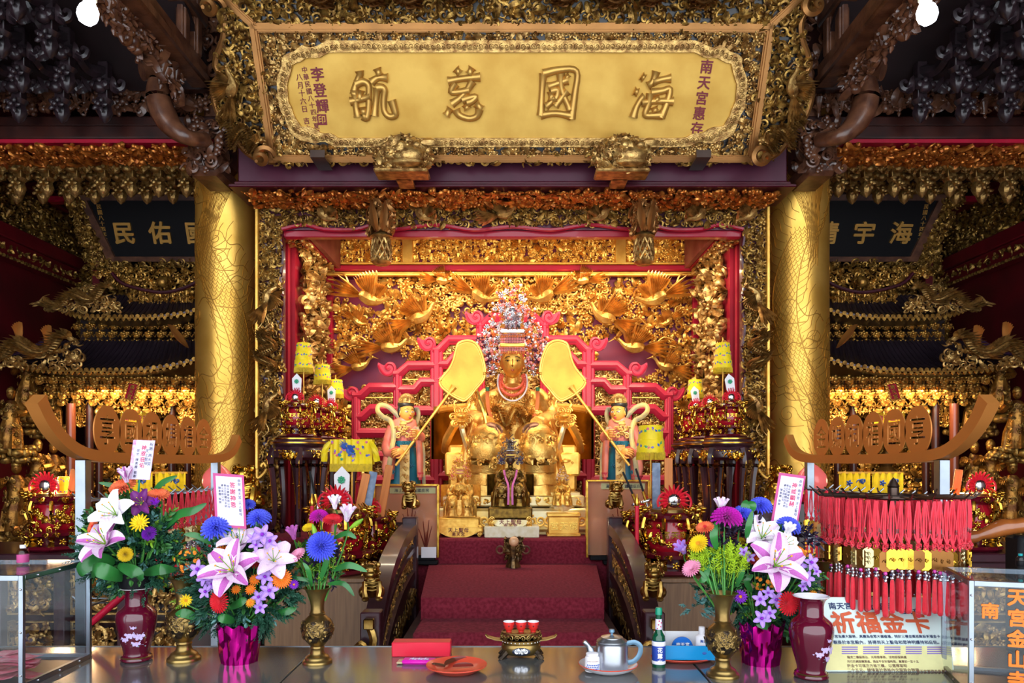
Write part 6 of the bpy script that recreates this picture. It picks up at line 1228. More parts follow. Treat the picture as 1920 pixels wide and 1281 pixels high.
a.fl('lily', ('magenta', 'lilypink'), 1452, 1062, 58, -.12, 5, 30, 10); a.fl('lily', ('lilypink', 'white'), 1428, 1010, 42, -.05, -5, 45, 30); a.fl('lily', ('white', 'white'), 1468, 1022, 30, -.07, 20, 30); a.fl('openbud', ('white', 'white'), 1475, 1005, 20, -.06, 10, 60)
a.fl('gerbera', ('orange', 'gold'), 1491, 1036, 21, -.08, 15, 55); a.fl('gerbera', ('red', 'orange'), 1420, 1050, 18, -.06, -10, 40); a.fl('gerbera', ('red', 'red'), 1477, 1132, 24, -.13, 15, 8); a.fl('mum', ('blue',), 1477, 986, 24, -.02, 5, 60); a.fl('mum', ('blue',), 1426, 948, 22, 0, -5, 60); a.fl('gerbera', ('violet', 'gold', 16), 1388, 1119, 14, -.12, -10, 10); a.fl('gerbera', ('gold', 'orange', 12), 1525, 1115, 9, -.05); a.fl('mum', ('yellow',), 1390, 1016, 9, -.02)
for i, (x, y, r_) in enumerate(((1425, 1124, 17), (1455, 1125, 18), (1440, 1112, 13), (1428, 1160, 19), (1443, 1150, 15), (1498, 1060, 18), (1520, 1055, 18), (1512, 1085, 18), (1505, 1100, 12), (1395, 1036, 13), (1406, 1045, 12), (1530, 1072, 12))): a.fl('orchid', ('lilac',), x, y, r_, -.11, (x-1450)/4, 15, i*37)
for P, w in (([(1450, 1180, -.06), (1435, 1172, -.1), (1418, 1172, -.1)], .03), ([(1470, 1000, .02), (1490, 985, 0), (1496, 975, 0)], .03), ([(1410, 1110, -.04), (1400, 1090, -.06), (1412, 1078, -.06)], .022)): a.leafy(P, w, name='broad_leaf')
a.done()
# C, D: bouquets in the brass vases
a = Arr('bouquet', 'loose bouquet with blue chrysanthemum, red gerbera and lily buds in the left brass vase', (V1[0], V1[1], TZ+.2), 2.43, 'bouquet'); a.low = .0
a.mass('leafy_foliage', LEAFL, ROD, 560, 640, 1025, 1100, 36, .05, (-.03, .05), up=.8); a.mass('green_filler', PADJ, SPR, 568, 640, 1030, 1105, 40, .055, up=.9); a.mass('plum_leaves', PLUM, SPR, 590, 640, 1035, 1085, 14, .05)
a.fl('mum', ('blue',), 602, 1024, 29, -.07, 0, 20); a.fl('gerbera', ('red', 'red'), 624, 976, 19, -.04, 10, 60); a.fl('mum', ('hotpink',), 598, 968, 18, -.02, 0, 65); a.fl('gerbera', ('pink', 'pink'), 558, 1042, 18, -.06, -35, 45); a.fl('openbud', ('lilypink', 'white'), 628, 955, 20, -.02, 5, 75); a.fl('openbud', ('white', 'lilypink'), 650, 978, 24, -.04, 25, 65); a.fl('openbud', ('magenta', 'magenta'), 552, 1012, 20, -.03, -20, 70); a.fl('gerbera', ('yellow', 'yellow'), 578, 990, 12, 0, -10, 50); a.fl('mum', ('hotpink',), 545, 1045, 9, 0, -30, 30)
o = part('green_bud', LEAFL, a.t, xf(sc(budm(None)[0].V[0].any() and tp(budm(None)[0].V[0], budm(None)[0].Q[0], budm(None)[0].T[0]), .055), Matrix.Translation(a.at(668, 982, -.05)) @ Matrix.Rotation(R(55), 4, 'Y'))); part('green_bud', LEAFL, a.t, xf(sc(tp(budm(None)[0].V[0], budm(None)[0].Q[0], budm(None)[0].T[0]), .055), Matrix.Translation(a.at(590, 998, -.04)) @ Matrix.Rotation(R(-15), 4, 'Y')))
for P, w in (([(600, 1090, -.03), (612, 1050, -.06), (608, 1030, -.05)], .02), ([(625, 1070, -.03), (655, 1060, -.06), (688, 1072, -.06)], .022), ([(615, 1095, -.04), (645, 1095, -.08), (664, 1118, -.08)], .016), ([(590, 1090, -.02), (560, 1085, -.04), (535, 1082, -.03)], .014), ([(625, 1010, -.02), (650, 1000, -.05), (668, 1010, -.06)], .018), ([(585, 1100, -.03), (578, 1070, -.06), (568, 1055, -.06)], .014)): a.leafy(P, w)
a.done()
a = Arr('bouquet', 'bouquet with yellow-green goldenrod, magenta and blue chrysanthemums in the right brass vase', (V2[0], V2[1], TZ+.21), 2.36, 'bouquet'); a.low = .0
a.mass('goldenrod', SOLI, ROD, 1308, 1398, 1040, 1085, 120, .055, (-.06, .04), up=.9); a.mass('stem_leaves', PADJ, SPR, 1322, 1385, 1070, 1120, 50, .05, (-.04, .04), up=1.2); a.mass('plum_leaves', PLUM, SPR, 1360, 1400, 990, 1035, 26, .05, (.0, .05)); a.mass('blue_green_foliage', EUC, CED, 1285, 1325, 1125, 1155, 12, .04); a.mass('cedar_foliage', FERN, CED, 1310, 1345, 1095, 1130, 20, .04)
a.fl('mum', ('hotpink',), 1363, 970, 29, -.05, 0, 68); a.fl('mum', ('blue',), 1393, 962, 20, -.0, 5, 65); a.fl('gerbera', ('coral', 'red'), 1322, 990, 18, -.04, -30, 55); a.fl('gerbera', ('yellow', 'gold'), 1310, 1020, 20, -.06, -40, 30); a.fl('gerbera', ('pink', 'pink'), 1297, 1066, 20, -.06, -45, 35); a.fl('openbud', ('magenta', 'lilac'), 1284, 1038, 22, -.02, -40, 40); a.fl('openbud', ('white', 'lilypink'), 1352, 962, 22, -.01, -10, 75); a.fl('mum', ('violet',), 1336, 1018, 9, -.03)
for P, w in (([(1345, 1030, -.03), (1338, 1005, -.05), (1343, 978, -.04)], .026), ([(1400, 1010, -.02), (1404, 985, -.04), (1411, 958, -.03)], .02), ([(1395, 965, .0), (1398, 950, -.01), (1400, 938, 0)], .03), ([(1405, 960, .0), (1410, 948, -.01), (1405, 940, 0)], .03), ([(1330, 1060, -.04), (1320, 1085, -.06), (1310, 1090, -.05)], .02), ([(1345, 1110, -.04), (1325, 1085, -.06), (1312, 1070, -.06)], .014), ([(1380, 1100, -.03), (1390, 1075, -.05), (1392, 1060, -.05)], .02)): a.leafy(P, w)
a.done()
# ---------------------------------------------------------------- small table objects
p = T_(790, 1231); k = p[1]/FL
solo('red_box', REDP, 'plain bright red box lying at the back of the table beside the steps', 'box', box(-55*k, 55*k, -.01, .05, 0, 27*k, .003), loc=(p[0], p[1], TZ))
t = thing('magenta_packet', 'flat magenta packet lying in front of the red box', 'packet', T_(786, 1244), -3); part('wrapper', mat('hot_magenta_wrap', '#e010b0', .35, 0, var=.05, coat=.2), t, box(-.055, .055, -.022, .022, 0, .014, .006)); part('clear_ends', mat('clear_wrap', '#c8b890', .2, 0, var=.1), t, box(-.07, -.05, -.021, .021, .002, .008, .002), box(.05, .072, -.02, .02, .002, .008, .002)); part('print', LILAC, t, [mv(sc(KIT['scurl'], .022, .022, .01), x, -.006, .0135) for x in (-.02, 0, .02)])
t = thing('coral_plate', 'round coral-red plastic plate holding wooden divination blocks', 'plate', T_(856, 1259)); r = 57*t.location[1]/FL
part('dish', CORAL, t, lathe([(r*.62, 0), (r*.66, .002), (r*.85, .012), (r, .02), (r, .023), (r*.84, .016), (r*.64, .006), (.01, .005)], 44))
BLK = mat('red_brown_moon_block', '#8c2a2a', .4, 0, col2='#5c2a1c', vs=10, coat=.2); BLK2 = mat('brown_moon_block', '#5a3020', .4, 0, var=.2, coat=.2); CUT = mat('pale_cut_wood', '#a06a58', .5, 0, var=.1)
for i, (px, py, rz, m, tl) in enumerate(((842, 1252, 60, BLK2, 0), (858, 1246, 25, BLK, 20), (868, 1257, 8, BLK, 30), (823, 1258, -35, BLK2, -40))):
    q = T_(px, py, .014); t = thing('moon_block', ('dark brown crescent divination block lying across the plate centre', 'red crescent divination block at the back of the coral plate', 'red crescent divination block showing its flat side at the plate front', 'small brown crescent divination block at the left of the coral plate')[i], 'divination block', q, rz, 'divination blocks'); s = .9 if i < 3 else .75
    c = [(.036*sin(a), .016*cos(a)) for a in np.linspace(-1.6, 1.6, 15)]; c2 = [(.036*sin(a)*.97, .004*cos(a)) for a in np.linspace(1.5, -1.5, 12)]
    part('block', m, t, sc(grid(15, 7, lambda u, v: (.036*sin(-1.6+3.2*u), (.016*cos(-1.6+3.2*u)*(1-v)+.003*v)-.008, .014*sin(pi*v)*cos(-1.5+3*u)**.5 if True else 0)), s)); part('flat_face', CUT if tl else m, t, sc(prism(c+c2, -.001, .0005), s, s, 1) if False else sc(mv(grid(15, 2, lambda u, v: (.036*sin(-1.6+3.2*u), (.016*cos(-1.6+3.2*u)*(1-v)+.003*v), 0)), 0, -.008, 0), s))
    t.rotation_euler[0] = R(tl)
# cup stand with three red cups
q = T_(977, 1232); t = thing('brass_cup_stand', 'ornate brass stand with two flat side handles carrying three red cups', 'cup stand', q)
part('belly', BRASS, t, sc(lathe(smooth([(.035, .008), (.05, .014), (.058, .03), (.056, .044), (.05, .05)], 3), 36), 1.12, .8, 1), sc(lathe([(.053, .048), (.06, .052), (.06, .058), (.05, .06)], 36), 1.1, .8, 1)); part('enamel_panel', mat('blue_black_enamel', '#20263c', .3, .2, var=.2, coat=.4), t, xf(sc(ball(.03, .013, .004, 20, 6), 1), face(0, -.0455, .028))); part('enamel_scroll', SILV, t, [xf(sc(KIT[kk], .02), face(x, -.0485, .028) @ TM(rz=rr, s=(1, 1, .4))) for kk, x, rr in (('spiral', -.014, 0), ('spiral2', .014, 0), ('flower', 0, 0), ('leaf', -.008, 100), ('leaf', .008, 80))])
part('pierced_gallery', BRASS, t, [xf(sc(KIT['spiral' if i % 2 else 'spiral2'], .022), Matrix.Translation((.062*cos(aa), .047*sin(aa), .072)) @ Matrix.Rotation(aa+pi/2, 4, 'Z') @ FRONT) for i, aa in enumerate(np.arange(0, 6.28, .3))], sc(lathe([(.055, .058), (.056, .06)], 36), 1.1, .8, 1), tube([(.063*cos(aa), .047*sin(aa), .085) for aa in np.linspace(0, 6.2, 30)], .0018, 5, closed=True)); part('cup_shelf', BRASS, t, sc(mv(cyl(.055, .003, 30), 0, 0, .08), 1.1, .8, 1)); part('silver_beads', SILV, t, [mv(ball(.0024, nu=6, nv=4), .064*cos(aa), .049*sin(aa), .055) for aa in np.arange(0, 6.28, .22)])
for s in (-1, 1):
    part('flat_handle', BRASS, t, tube([(s*.062, 0, .058), (s*.085, 0, .06), (s*.112, 0, .068), (s*.118, 0, .075)], [.018, .017, .014, .01], 8, flat=.3, up=(0, 0, 1))); part('foot', BRASSD, t, tube([(s*.05, -.02, .02), (s*.062, -.03, .008), (s*.066, -.03, 0)], [.012, .01, .012], 7), tube([(s*.05, .02, .02), (s*.062, .03, .008), (s*.066, .03, 0)], [.012, .01, .012], 7))
CUPR = mat('red_cup_glaze', '#d82c2a', .12, 0, var=.03, coat=.6)
for i in range(3):
    x = (-.0405, 0, .0405)[i]; c = thing('red_cup', ('left', 'middle', 'right')[i]+' red teacup of three on the brass stand', 'cup', (q[0]+x, q[1], q[2]+.0835), 0, 'red teacups'); part('bowl', CUPR, c, lathe(smooth([(.009, 0), (.0095, .004), (.015, .012), (.0185, .024), (.0192, .034)], 3), 24, cap=False), cyl(.009, .002, 16)); part('white_inside', WHITE, c, lathe([(.0192, .034), (.0185, .0348), (.016, .022), (.008, .01), (.001, .008)], 24, cap=False)); part('dots', DKRED, c, [mv(ball(.003, .0012, .003, 7, 5), .0178*sin(aa), -.0178*cos(aa), .022) for aa in (-.9, 0, .9)])
# kettle on a white plate
q = T_(1140, 1258); t = thing('white_plate', 'white enamel plate with red rim under the kettle', 'plate', q); r = 55*q[1]/FL; part('dish', mat('white_enamel', '#eeeaf0', .15, 0, var=.02, coat=.5), t, lathe([(r*.6, 0), (r*.65, .002), (r*.9, .012), (r, .022), (r*.99, .024), (r*.88, .016), (r*.62, .006), (.01, .005)], 44)); part('red_rim', CORAL, t, lathe([(r, .0215), (r*1.012, .023), (r*.995, .0245)], 44, cap=False))
t = thing('metal_kettle', 'aluminium kettle with bluish lid knob standing on the white plate', 'kettle', (q[0]+.012, q[1], TZ+.0065)); AL = mat('dull_aluminium', '#b8bcc4', .3, .95, var=.08, vs=12); BLH = mat('blue_grey_handle', '#6a8ca4', .3, .3, var=.06)
part('body', AL, t, lathe([(.046, 0), (.05, .004), (.05, .072), (.048, .08), (.044, .083)], 36)); l = part('lid', AL, t, lathe([(.046, .083), (.0475, .086), (.046, .089), (.036, .095), (.034, .099), (.018, .104), (.004, .106)], 36)); part('knob', BLH, l, mv(lathe([(.004, .106), (.004, .11), (.009, .114), (.008, .122), (.001, .123)], 14), 0, 0, 0))
part('spout', AL, t, tube(smooth([(-.045, -.005, .03), (-.062, -.008, .045), (-.072, -.01, .07), (-.088, -.012, .088)], 4), [.013]*4+[.011]*4+[.008]*4+[.006], 12)); part('handle', BLH, t, tube(smooth([(.046, 0, .078), (.07, 0, .082), (.088, 0, .07), (.086, 0, .045), (.07, 0, .025), (.05, 0, .018)], 4), .008, 8, flat=.5, up=(0, 1, 0)))
q2 = T_(1108, 1262); t = thing('small_jar', 'small white jar with blue print beside the kettle on the plate', 'jar', (q2[0]+.004, q2[1], TZ+.0065)); part('body', WHITE, t, lathe(smooth([(.021, 0), (.023, .003), (.023, .03), (.022, .042), (.017, .046)], 2), 24), lathe([(.018, .046), (.019, .047), (.019, .054), (.015, .056)], 24)); part('red_print', INKR, t, [mv(ball(.0016, .0008, .0012, 5, 4), .0232*sin(aa), -.0232*cos(aa), .033) for aa in np.linspace(-.7, .7, 8)]); part('blue_print', EMB[0], t, [mv(ball(.0025, .0008, .0025, 5, 4), .0232*sin(aa), -.0232*cos(aa), .01+.006*(i % 3)) for i, aa in enumerate(np.linspace(-.9, .9, 24))])
# bottle, blue tray on orange plate, lotion bottles
q = T_(1235, 1250); t = thing('green_bottle', 'slim green glass bottle with blue label and green cap', 'bottle', q); GG = mat('green_bottle_glass', '#0c6a48', .08, 0, var=.1, trans=.5, coat=.5)
part('glass', GG, t, lathe(smooth([(.019, 0), (.021, .003), (.021, .085), (.018, .1), (.0105, .115), (.009, .15), (.0095, .165)], 3), 24)); part('cap', mat('green_cap', '#0c8a6a', .3, 0, var=.05), t, lathe([(.011, .165), (.011, .182), (.0085, .187), (.001, .188)], 20)); lab = part('label', mat('blue_label', '#2848a8', .4, 0, var=.05), t, lathe([(.0212, .01), (.0216, .011), (.0216, .082), (.0212, .083)], 24)); part('label_white', WHITE, lab, lathe([(.0217, .068), (.0219, .069), (.0219, .081), (.0217, .082)], 24), lathe([(.0217, .011), (.0219, .012), (.0219, .02), (.0217, .021)], 24), mv(xf(lettering('花露水', .017, .02, .001), FRONT), 0, -.022, .066)); part('neck_label', LILAC, t, lathe([(.0105, .118), (.0112, .119), (.01, .15), (.0095, .151)], 24)); part('neck_print', INKM, t, [mv(ball(.0025, .001, .0025, 6, 4), .0105*sin(aa), -.0105*cos(aa), .122+.006*i) for i, aa in enumerate((-.5, .4, -.2, .6, 0))])
q = T_(1280, 1238); t = thing('orange_red_dish', 'flat orange-red plate under the blue tray', 'plate', q); r = 60*q[1]/FL; part('dish', CORAL, t, sc(lathe([(r*.7, 0), (r*.9, .006), (r, .012), (r*.98, .014), (r*.85, .008), (.01, .004)], 40), 1, .62, 1))
BLU = mat('cyan_blue_plastic', '#1496d8', .3, 0, var=.04, coat=.2); t = thing('blue_tray', 'bright blue tray with white inside standing on the orange-red plate', 'tray', (q[0]+.004, q[1], TZ+.0125), -2)
part('front_wall', BLU, t, xf(prism([(-.085, 0), (.098, 0), (.085, .028), (.072, .045), (-.072, .045), (-.08, .03)], 0, .006), face(0, -.04, 0))); part('back_wall', mat('white_tray_lining', '#eceaea', .4, 0, var=.03), t, box(-.083, .06, .044, .048, 0, .072)); part('back_wall', BLU, t, box(-.085, .062, .048, .052, 0, .07)); part('orange_edge', CORAL, t, box(-.088, -.084, -.04, .05, 0, .075)); part('bottom', BLU, t, box(-.08, .095, -.04, .05, 0, .005)); part('bird_mark', EMB[0], t, xf(sc(KIT['leaf'], .014, .014, .004), face(.055, -.0465, .022)))
t2 = thing('round_blue_lid', 'round blue lid with white lettering leaning inside the blue tray', 'lid', (q[0]+.0, q[1]+.01, TZ+.02)); part('disc', mat('royal_blue_lid', '#1c6cc8', .3, 0, var=.04), t2, xf(mv(cyl(.035, .006, 30), 0, .02, 0), FRONT)); part('lettering', WHITE, t2, mv(xf(lettering('南天宮', .014, .02, .001, vertical=False), FRONT), -.022, -.008, .03))
for x, y, h, n in ((.062, .0, .092, 'white lotion bottle with pale blue label at the right end of the blue tray'), (-.07, .03, .1, 'white-capped tube standing behind the green bottle')):
    t2 = thing('lotion_bottle', n, 'bottle', (q[0]+x, q[1]+y, TZ+.019)); part('body', WHITE, t2, sc(lathe(smooth([(.018, 0), (.02, .004), (.02, h*.6), (.016, h*.68), (.009, h*.72)], 3), 20), 1, .7, 1)); part('cap', WHITE, t2, lathe([(.01, h*.72), (.0105, h*.73), (.0095, h*.98), (.001, h)], 16)); part('print', EMB[0], t2, mv(xf(lettering('海天', .01, .02, .0005, vertical=False), FRONT), -.009, -.0146, h*.5), box(-.012, .01, -.0146, -.014, h*.3, h*.33))
# ---------------------------------------------------------------- poster
D0, PT = 2.30, R(36); D = 2.36; t = thing('poster_board', 'pale yellow-green notice board with big orange-red characters leaning back beside the maroon vase', 'poster', (X(1650, D0), D0, TZ)); t.rotation_euler = (-PT, 0, 0); c = t.location
def Pp(px, py, dy=0): k = (CY-py)/FL; v = max((EZ-TZ+k*D0)/(cos(PT)-k*sin(PT)), .002); return (X(px, D0+v*sin(PT))-c[0], dy, v)
def poly3(pts, y0, y1): return xf(prism([(Pp(*p)[0], Pp(*p)[2]) for p in pts], -y1, -y0), FRONT)
PAP = mat('pale_green_paper', '#dcebe6', .55, 0, var=.03); part('sheet', PAP, t, poly3([(1541, 1120), (1774, 1120), (1789, 1271), (1548, 1261)], 0, .004)); part('yellow_lower', mat('pale_yellow_paper', '#f2eaa8', .55, 0, col2='#e8e0a0', vs=20), t, poly3([(1544, 1208), (1782, 1212), (1786, 1268), (1549, 1257)], -.0008, .001)); ORC = mat('terracotta_ink', '#d2603c', .5, 0, var=.03); BLI = mat('navy_ink', '#2c3a68', .5, 0, var=0); BRI = mat('brown_ink', '#7a5a48', .5, 0, var=0)
def line(s, px, py, wpx, m, bold=.01, nm='writing'):
    n = len([ch for ch in s if ch != ' '])+.5*s.count(' '); sz = wpx*D/FL/n/1.0; part(nm, m, t, mv(xf(lettering(s, sz/1.02, bold, .0003, False, 1.02), FRONT), Pp(px, py)[0], -.0012, Pp(px, py)[2]))
line('祈福金卡', 1558, 1168, 188, ORC, .03, 'title'); line('南天宮', 1553, 1137, 46, BLI, .02); line('天上聖母', 1612, 1138, 62, BLI, .02); line('皆可來', 1688, 1147, 36, BLI, .02)
line('本宮為擴大服務，具體為信眾大德植福，特於三樓金媽祖殿設祈福金卡', 1558, 1194, 205, BLI, .008); line('懸掛於本宮殿內，將得到天上聖母和眾神明護持和庇佑。', 1562, 1205, 203, BLI, .008)
for i in range(5): part('pale_table', EMB[3], t, [poly3([(1578+i*40, 1213+k*4), (1608+i*40, 1213+k*4), (1608+i*40, 1215+k*4), (1578+i*40, 1215+k*4)], -.0012, 0) for k in range(4)])
for i, s in enumerate(('龍虎二樓服務台、光明燈事務、法物部服務處', '另行於網路購票處、捐金平安祈福時間、農曆初一至十五', '許金卡可填正方格三欄、以選擇寫明', '二十五元、請填寫於表格內交服務台辦理')): line(s, 1588, 1233+i*8, 110+(i % 2)*22, BRI, .008)
line('南天宮管理委員會 製', 1718, 1264, 62, BRI, .01); part('blue_seal', EMB[0], t, xf(mv(cyl(.009, .001, 20), 0, 0, 0), face(*Pp(1757, 1147, -.001))))
# ---------------------------------------------------------------- display cases
def case(label, name, x0, x1, y0, y1, z1, loc_rz=0):
    xc, yc = (x0+x1)/2, (y0+y1)/2; t = thing(name, label, 'display case', (xc, yc, TZ), loc_rz, 'acrylic display cases'); w, d, h = (x1-x0)/2, (y1-y0)/2, z1-TZ; e = .013
    for sx in (-1, 1):
        for sy in (-1, 1): part('corner_post', STEEL, t, box(sx*w-e*(sx > 0), sx*w+e*(sx < 0), sy*d-e*(sy > 0), sy*d+e*(sy < 0), 0, h, .001))
    for z in (0, h-e*1.2):
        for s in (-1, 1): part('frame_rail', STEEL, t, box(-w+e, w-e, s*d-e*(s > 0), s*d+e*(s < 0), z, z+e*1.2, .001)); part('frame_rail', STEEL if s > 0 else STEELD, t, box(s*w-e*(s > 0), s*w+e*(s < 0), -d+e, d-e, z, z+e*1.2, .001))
    for s in (-1, 1): part('side_pane', GLASS, t, box(s*w-.004*(s > 0), s*w+.004*(s < 0), -d+e, d-e, e, h-e)); part('front_pane', GLASS, t, box(-w+e, w-e, s*d-.004*(s > 0), s*d+.004*(s < 0), e, h-e))
    part('top_pane', GLASS, t, box(-w+.002, w-.002, -d+.002, d-.002, h-.004, h)); part('rivet', SILV, t, [mv(ball(.0035, .0035, .0035, 7, 5), sx*(w+.0005), y, z) for sx in (-1, 1) for y in (-d*.6, 0, d*.6) for z in (.008, h-.008)], [mv(ball(.0035, .0035, .0035, 7, 5), sx*(w-.006), -d-.0005, z) for sx in (-1, 1) for z in (.04, h*.5, h-.04)]); part('floor_sheet', STEELD, t, box(-w+e, w-e, -d+e, d-e, .002, .006)); part('divider', GLASS, t, box(-w*.3, -w*.3+.004, -d+e, d-e, .006, h*.95)); return t, w, d, h
lc, w, d, h = case('clear acrylic display case with metal frame at the left end of the table', 'display_case', -2.15, X(163, 2.44), 2.12, 2.47, 1.225)
NOTE = mat('pink_banknote', '#e0607c', .6, 0, col2='#f2b0b8', vs=30); rg = random.Random(6)
for i in range(9):
    o = solo('pink_banknote', NOTE, f'folded pink banknote in the left acrylic case, layer {("lowest","second lowest","third","fourth","middle","sixth","seventh","eighth","topmost")[i]} of the pile', 'banknote', grid(8, 4, lambda u, v: ((u-.5)*.14, (v-.5)*.06, .004+.006*sin(u*5+i))), grid(8, 4, lambda u, v: ((.5-u)*.14, (v-.5)*.06, .0035+.006*sin((1-u)*5+i))), loc=(-1.51+rg.uniform(-.05, .05), 2.22+rg.uniform(-.03, .03), TZ+.008+i*.008), group='banknotes in the left case'); o.rotation_euler = (0, 0, rg.uniform(-.5, .5))
rc, w, d, h = case('clear acrylic donation case with orange characters at the right end of the table', 'donation_case', X(1812, 2.06)+.03, 2.0, 1.94, 2.24, 1.222, -17)
ORP = mat('orange_sign_paint', '#f07818', .5, 0, var=.04)
for s, x, z, sz in (('南', -w+.05, h-.055, .045), ('天宮金山寺', -w+.115, h-.012, .05)): part('painted_characters', ORP, rc, mv(xf(lettering(s, sz, .035, .001, True, 1.12), FRONT), x, -d-.0012, z))
for i in range(8):
    o = solo('pink_banknote', NOTE, f'loose pink banknote lying in the donation case, {("frontmost","second","third","fourth","fifth","sixth","seventh","rearmost")[i]} one', 'banknote', grid(8, 4, lambda u, v: ((u-.5)*.15, (v-.5)*.065, .012+.02*sin(u*3+i)+.01*v)), grid(8, 4, lambda u, v: ((.5-u)*.15, (v-.5)*.065, .0115+.02*sin((1-u)*3+i)+.01*v)), loc=(1.42+.06*(i % 4)+.02*i, 1.99+.022*i, TZ+.008+.004*i), group='banknotes in the donation case'); o.rotation_euler = (R(8), R(rg.uniform(-12, 12)), rg.uniform(-1, 1))
# small bottles on the cases
def minibottle(label, loc, body, cap, s=1):
    t = thing('small_bottle', label, 'bottle', loc); t.scale = (s,)*3; part('body', GLASS, t, lathe(smooth([(.018, 0), (.02, .004), (.02, .045), (.014, .056), (.009, .06)], 2), 18)); part('label', body, t, lathe([(.0202, .008), (.0206, .009), (.0206, .036), (.0202, .037)], 18)); part('cap', cap, t, lathe([(.01, .06), (.0105, .061), (.0105, .072), (.001, .073)], 16))
minibottle('small clear bottle with pink label and white cap on the left acrylic case', (X(43, 2.35), 2.35, 1.2255), MAGP, WHITE, .85); TEALC = mat('teal_cap', '#1c9ca0', .3, 0, var=.04)
minibottle('small bottle with teal cap on the donation case, nearer the wooden mallet', (X(1893, 2.35), 2.3, 1.2225), BLACKP, TEALC, .6); minibottle('small bottle with teal cap on the donation case, at the picture edge', (X(1911, 2.35), 2.3, 1.2225), BLACKP, TEALC, .6)
t = thing('wooden_mallet', 'turned brown wooden mallet handle lying above the donation case', 'mallet', (X(1870, 2.5), 2.5, 1.3)); part('handle', mat('varnished_orange_wood', '#a05a24', .25, 0, col2='#7c3e18', vs=10, coat=.6), t, tube([(-.1, 0, -.012), (-.085, 0, -.01), (-.06, 0, -.004), (-.05, 0, 0), (-.02, 0, .008), (0, 0, .016), (.03, 0, .026), (.07, 0, .03), (.16, 0, .04)], [.012, .02, .021, .017, .022, .026, .03, .026, .03], 16)); part('stand', BLACKP, t, box(.06, .2, -.04, .04, -.4, -.0, .01)); t.location[1] = 2.52
solo('red_tube', mat('red_plastic_tube', '#e01c40', .35, 0, var=.05), 'red fluted plastic tube slanting behind the left maroon vase', 'tube', tube([tuple(W(172, 1168, 2.75)), tuple(W(236, 1112, 2.75))], .013, 10))
# ---------------------------------------------------------------- racks with swept beams and oval cut-out plates
def rack(s, chars):
    n = 'left' if s < 0 else 'right'; x = s*1.61
    t = thing('amulet_rack', f'bronze rack with upswept beam and oval character plates on two posts, {n} side', 'rack', (x, 3.4, 0), group='amulet racks')
    z0 = 1.575; prof = smooth([(2.52, 1.76), (2.58, 1.685), (2.68, 1.615), (2.82, 1.575), (3.1, 1.562), (3.5, 1.56), (3.95, 1.562), (4.15, 1.575), (4.28, 1.615), (4.36, 1.685)], 4)
    up = [Vector((0, 0, 1))]*len(prof); G = []
    for i, (y, z) in enumerate(prof):
        a, b = prof[max(i-1, 0)], prof[min(i+1, len(prof)-1)]; d = Vector((b[0]-a[0], b[1]-a[1])).normalized(); k = min(1, abs(i-len(prof)/2)/(len(prof)/2)); h = .021+.008*k**3; G.append((y-d[1]*-h*0, z, d, h))
    def f(u, v):
        y, z, d, h = G[round(v*(len(G)-1))]; c = [(-1, -1), (1, -1), (1, 1), (-1, 1)][round(u*4) % 4]; return (c[0]*.022, y-3.4-d[1]*c[1]*h, z+d[0]*c[1]*h)
    g = grid(4, len(G), f, True); e = [(0, 1, 2, 3), (len(g[0])-1, len(g[0])-2, len(g[0])-3, len(g[0])-4)]; part('beam', COPPER, t, tp(g[0], np.concatenate([g[1], A_(e)])), smooth=30)
    for y in (2.80, 4.05): part('post', STEEL, t, box(-.02, .02, y-3.4-.02, y-3.4+.02, 0, z0-.02, .002)); 
    part('base', STEELD, t, box(-.12, .12, -.75, .8, 0, .03, .005))
    for i, ch in enumerate(chars):
        M = frame3((0, (2.965+.185*i)-3.4, 1.672), (0, s*1.0, 0), (0, 0, 1), (-s, 0, 0)) if s > 0 else frame3((0, (2.965+.185*i)-3.4, 1.672), (0, -s*1.0, 0), (0, 0, 1), (-s, 0, 0))
        M = frame3((0, (2.965+.185*i)-3.4, 1.672), (0, -1, 0) if s > 0 else (0, 1, 0), (0, 0, 1), (-s, 0, 0)); part('oval_plate', COPPER, t, xf(PLATES[ch], M), smooth=False)
    rod = part('hook_rod', STEEL, t, tube([(0, -.55, 1.40), (0, .6, 1.40)], .006, 6), tube([(0, -.6, 1.0), (0, .55, 1.0)], .006, 6))
    for z in (1.40, 1.0):
        for y in np.arange(-.5, .6, .09):
            for q in (-1, 1): part('peg', STEEL, rod, tube([(0, y, z), (q*.07, y, z), (q*.1, y, z+.025)], .0035, 5))
    return t
rack(-1, '金福媽祖國享'[::-1]); rack(1, '享國福祠媽金')
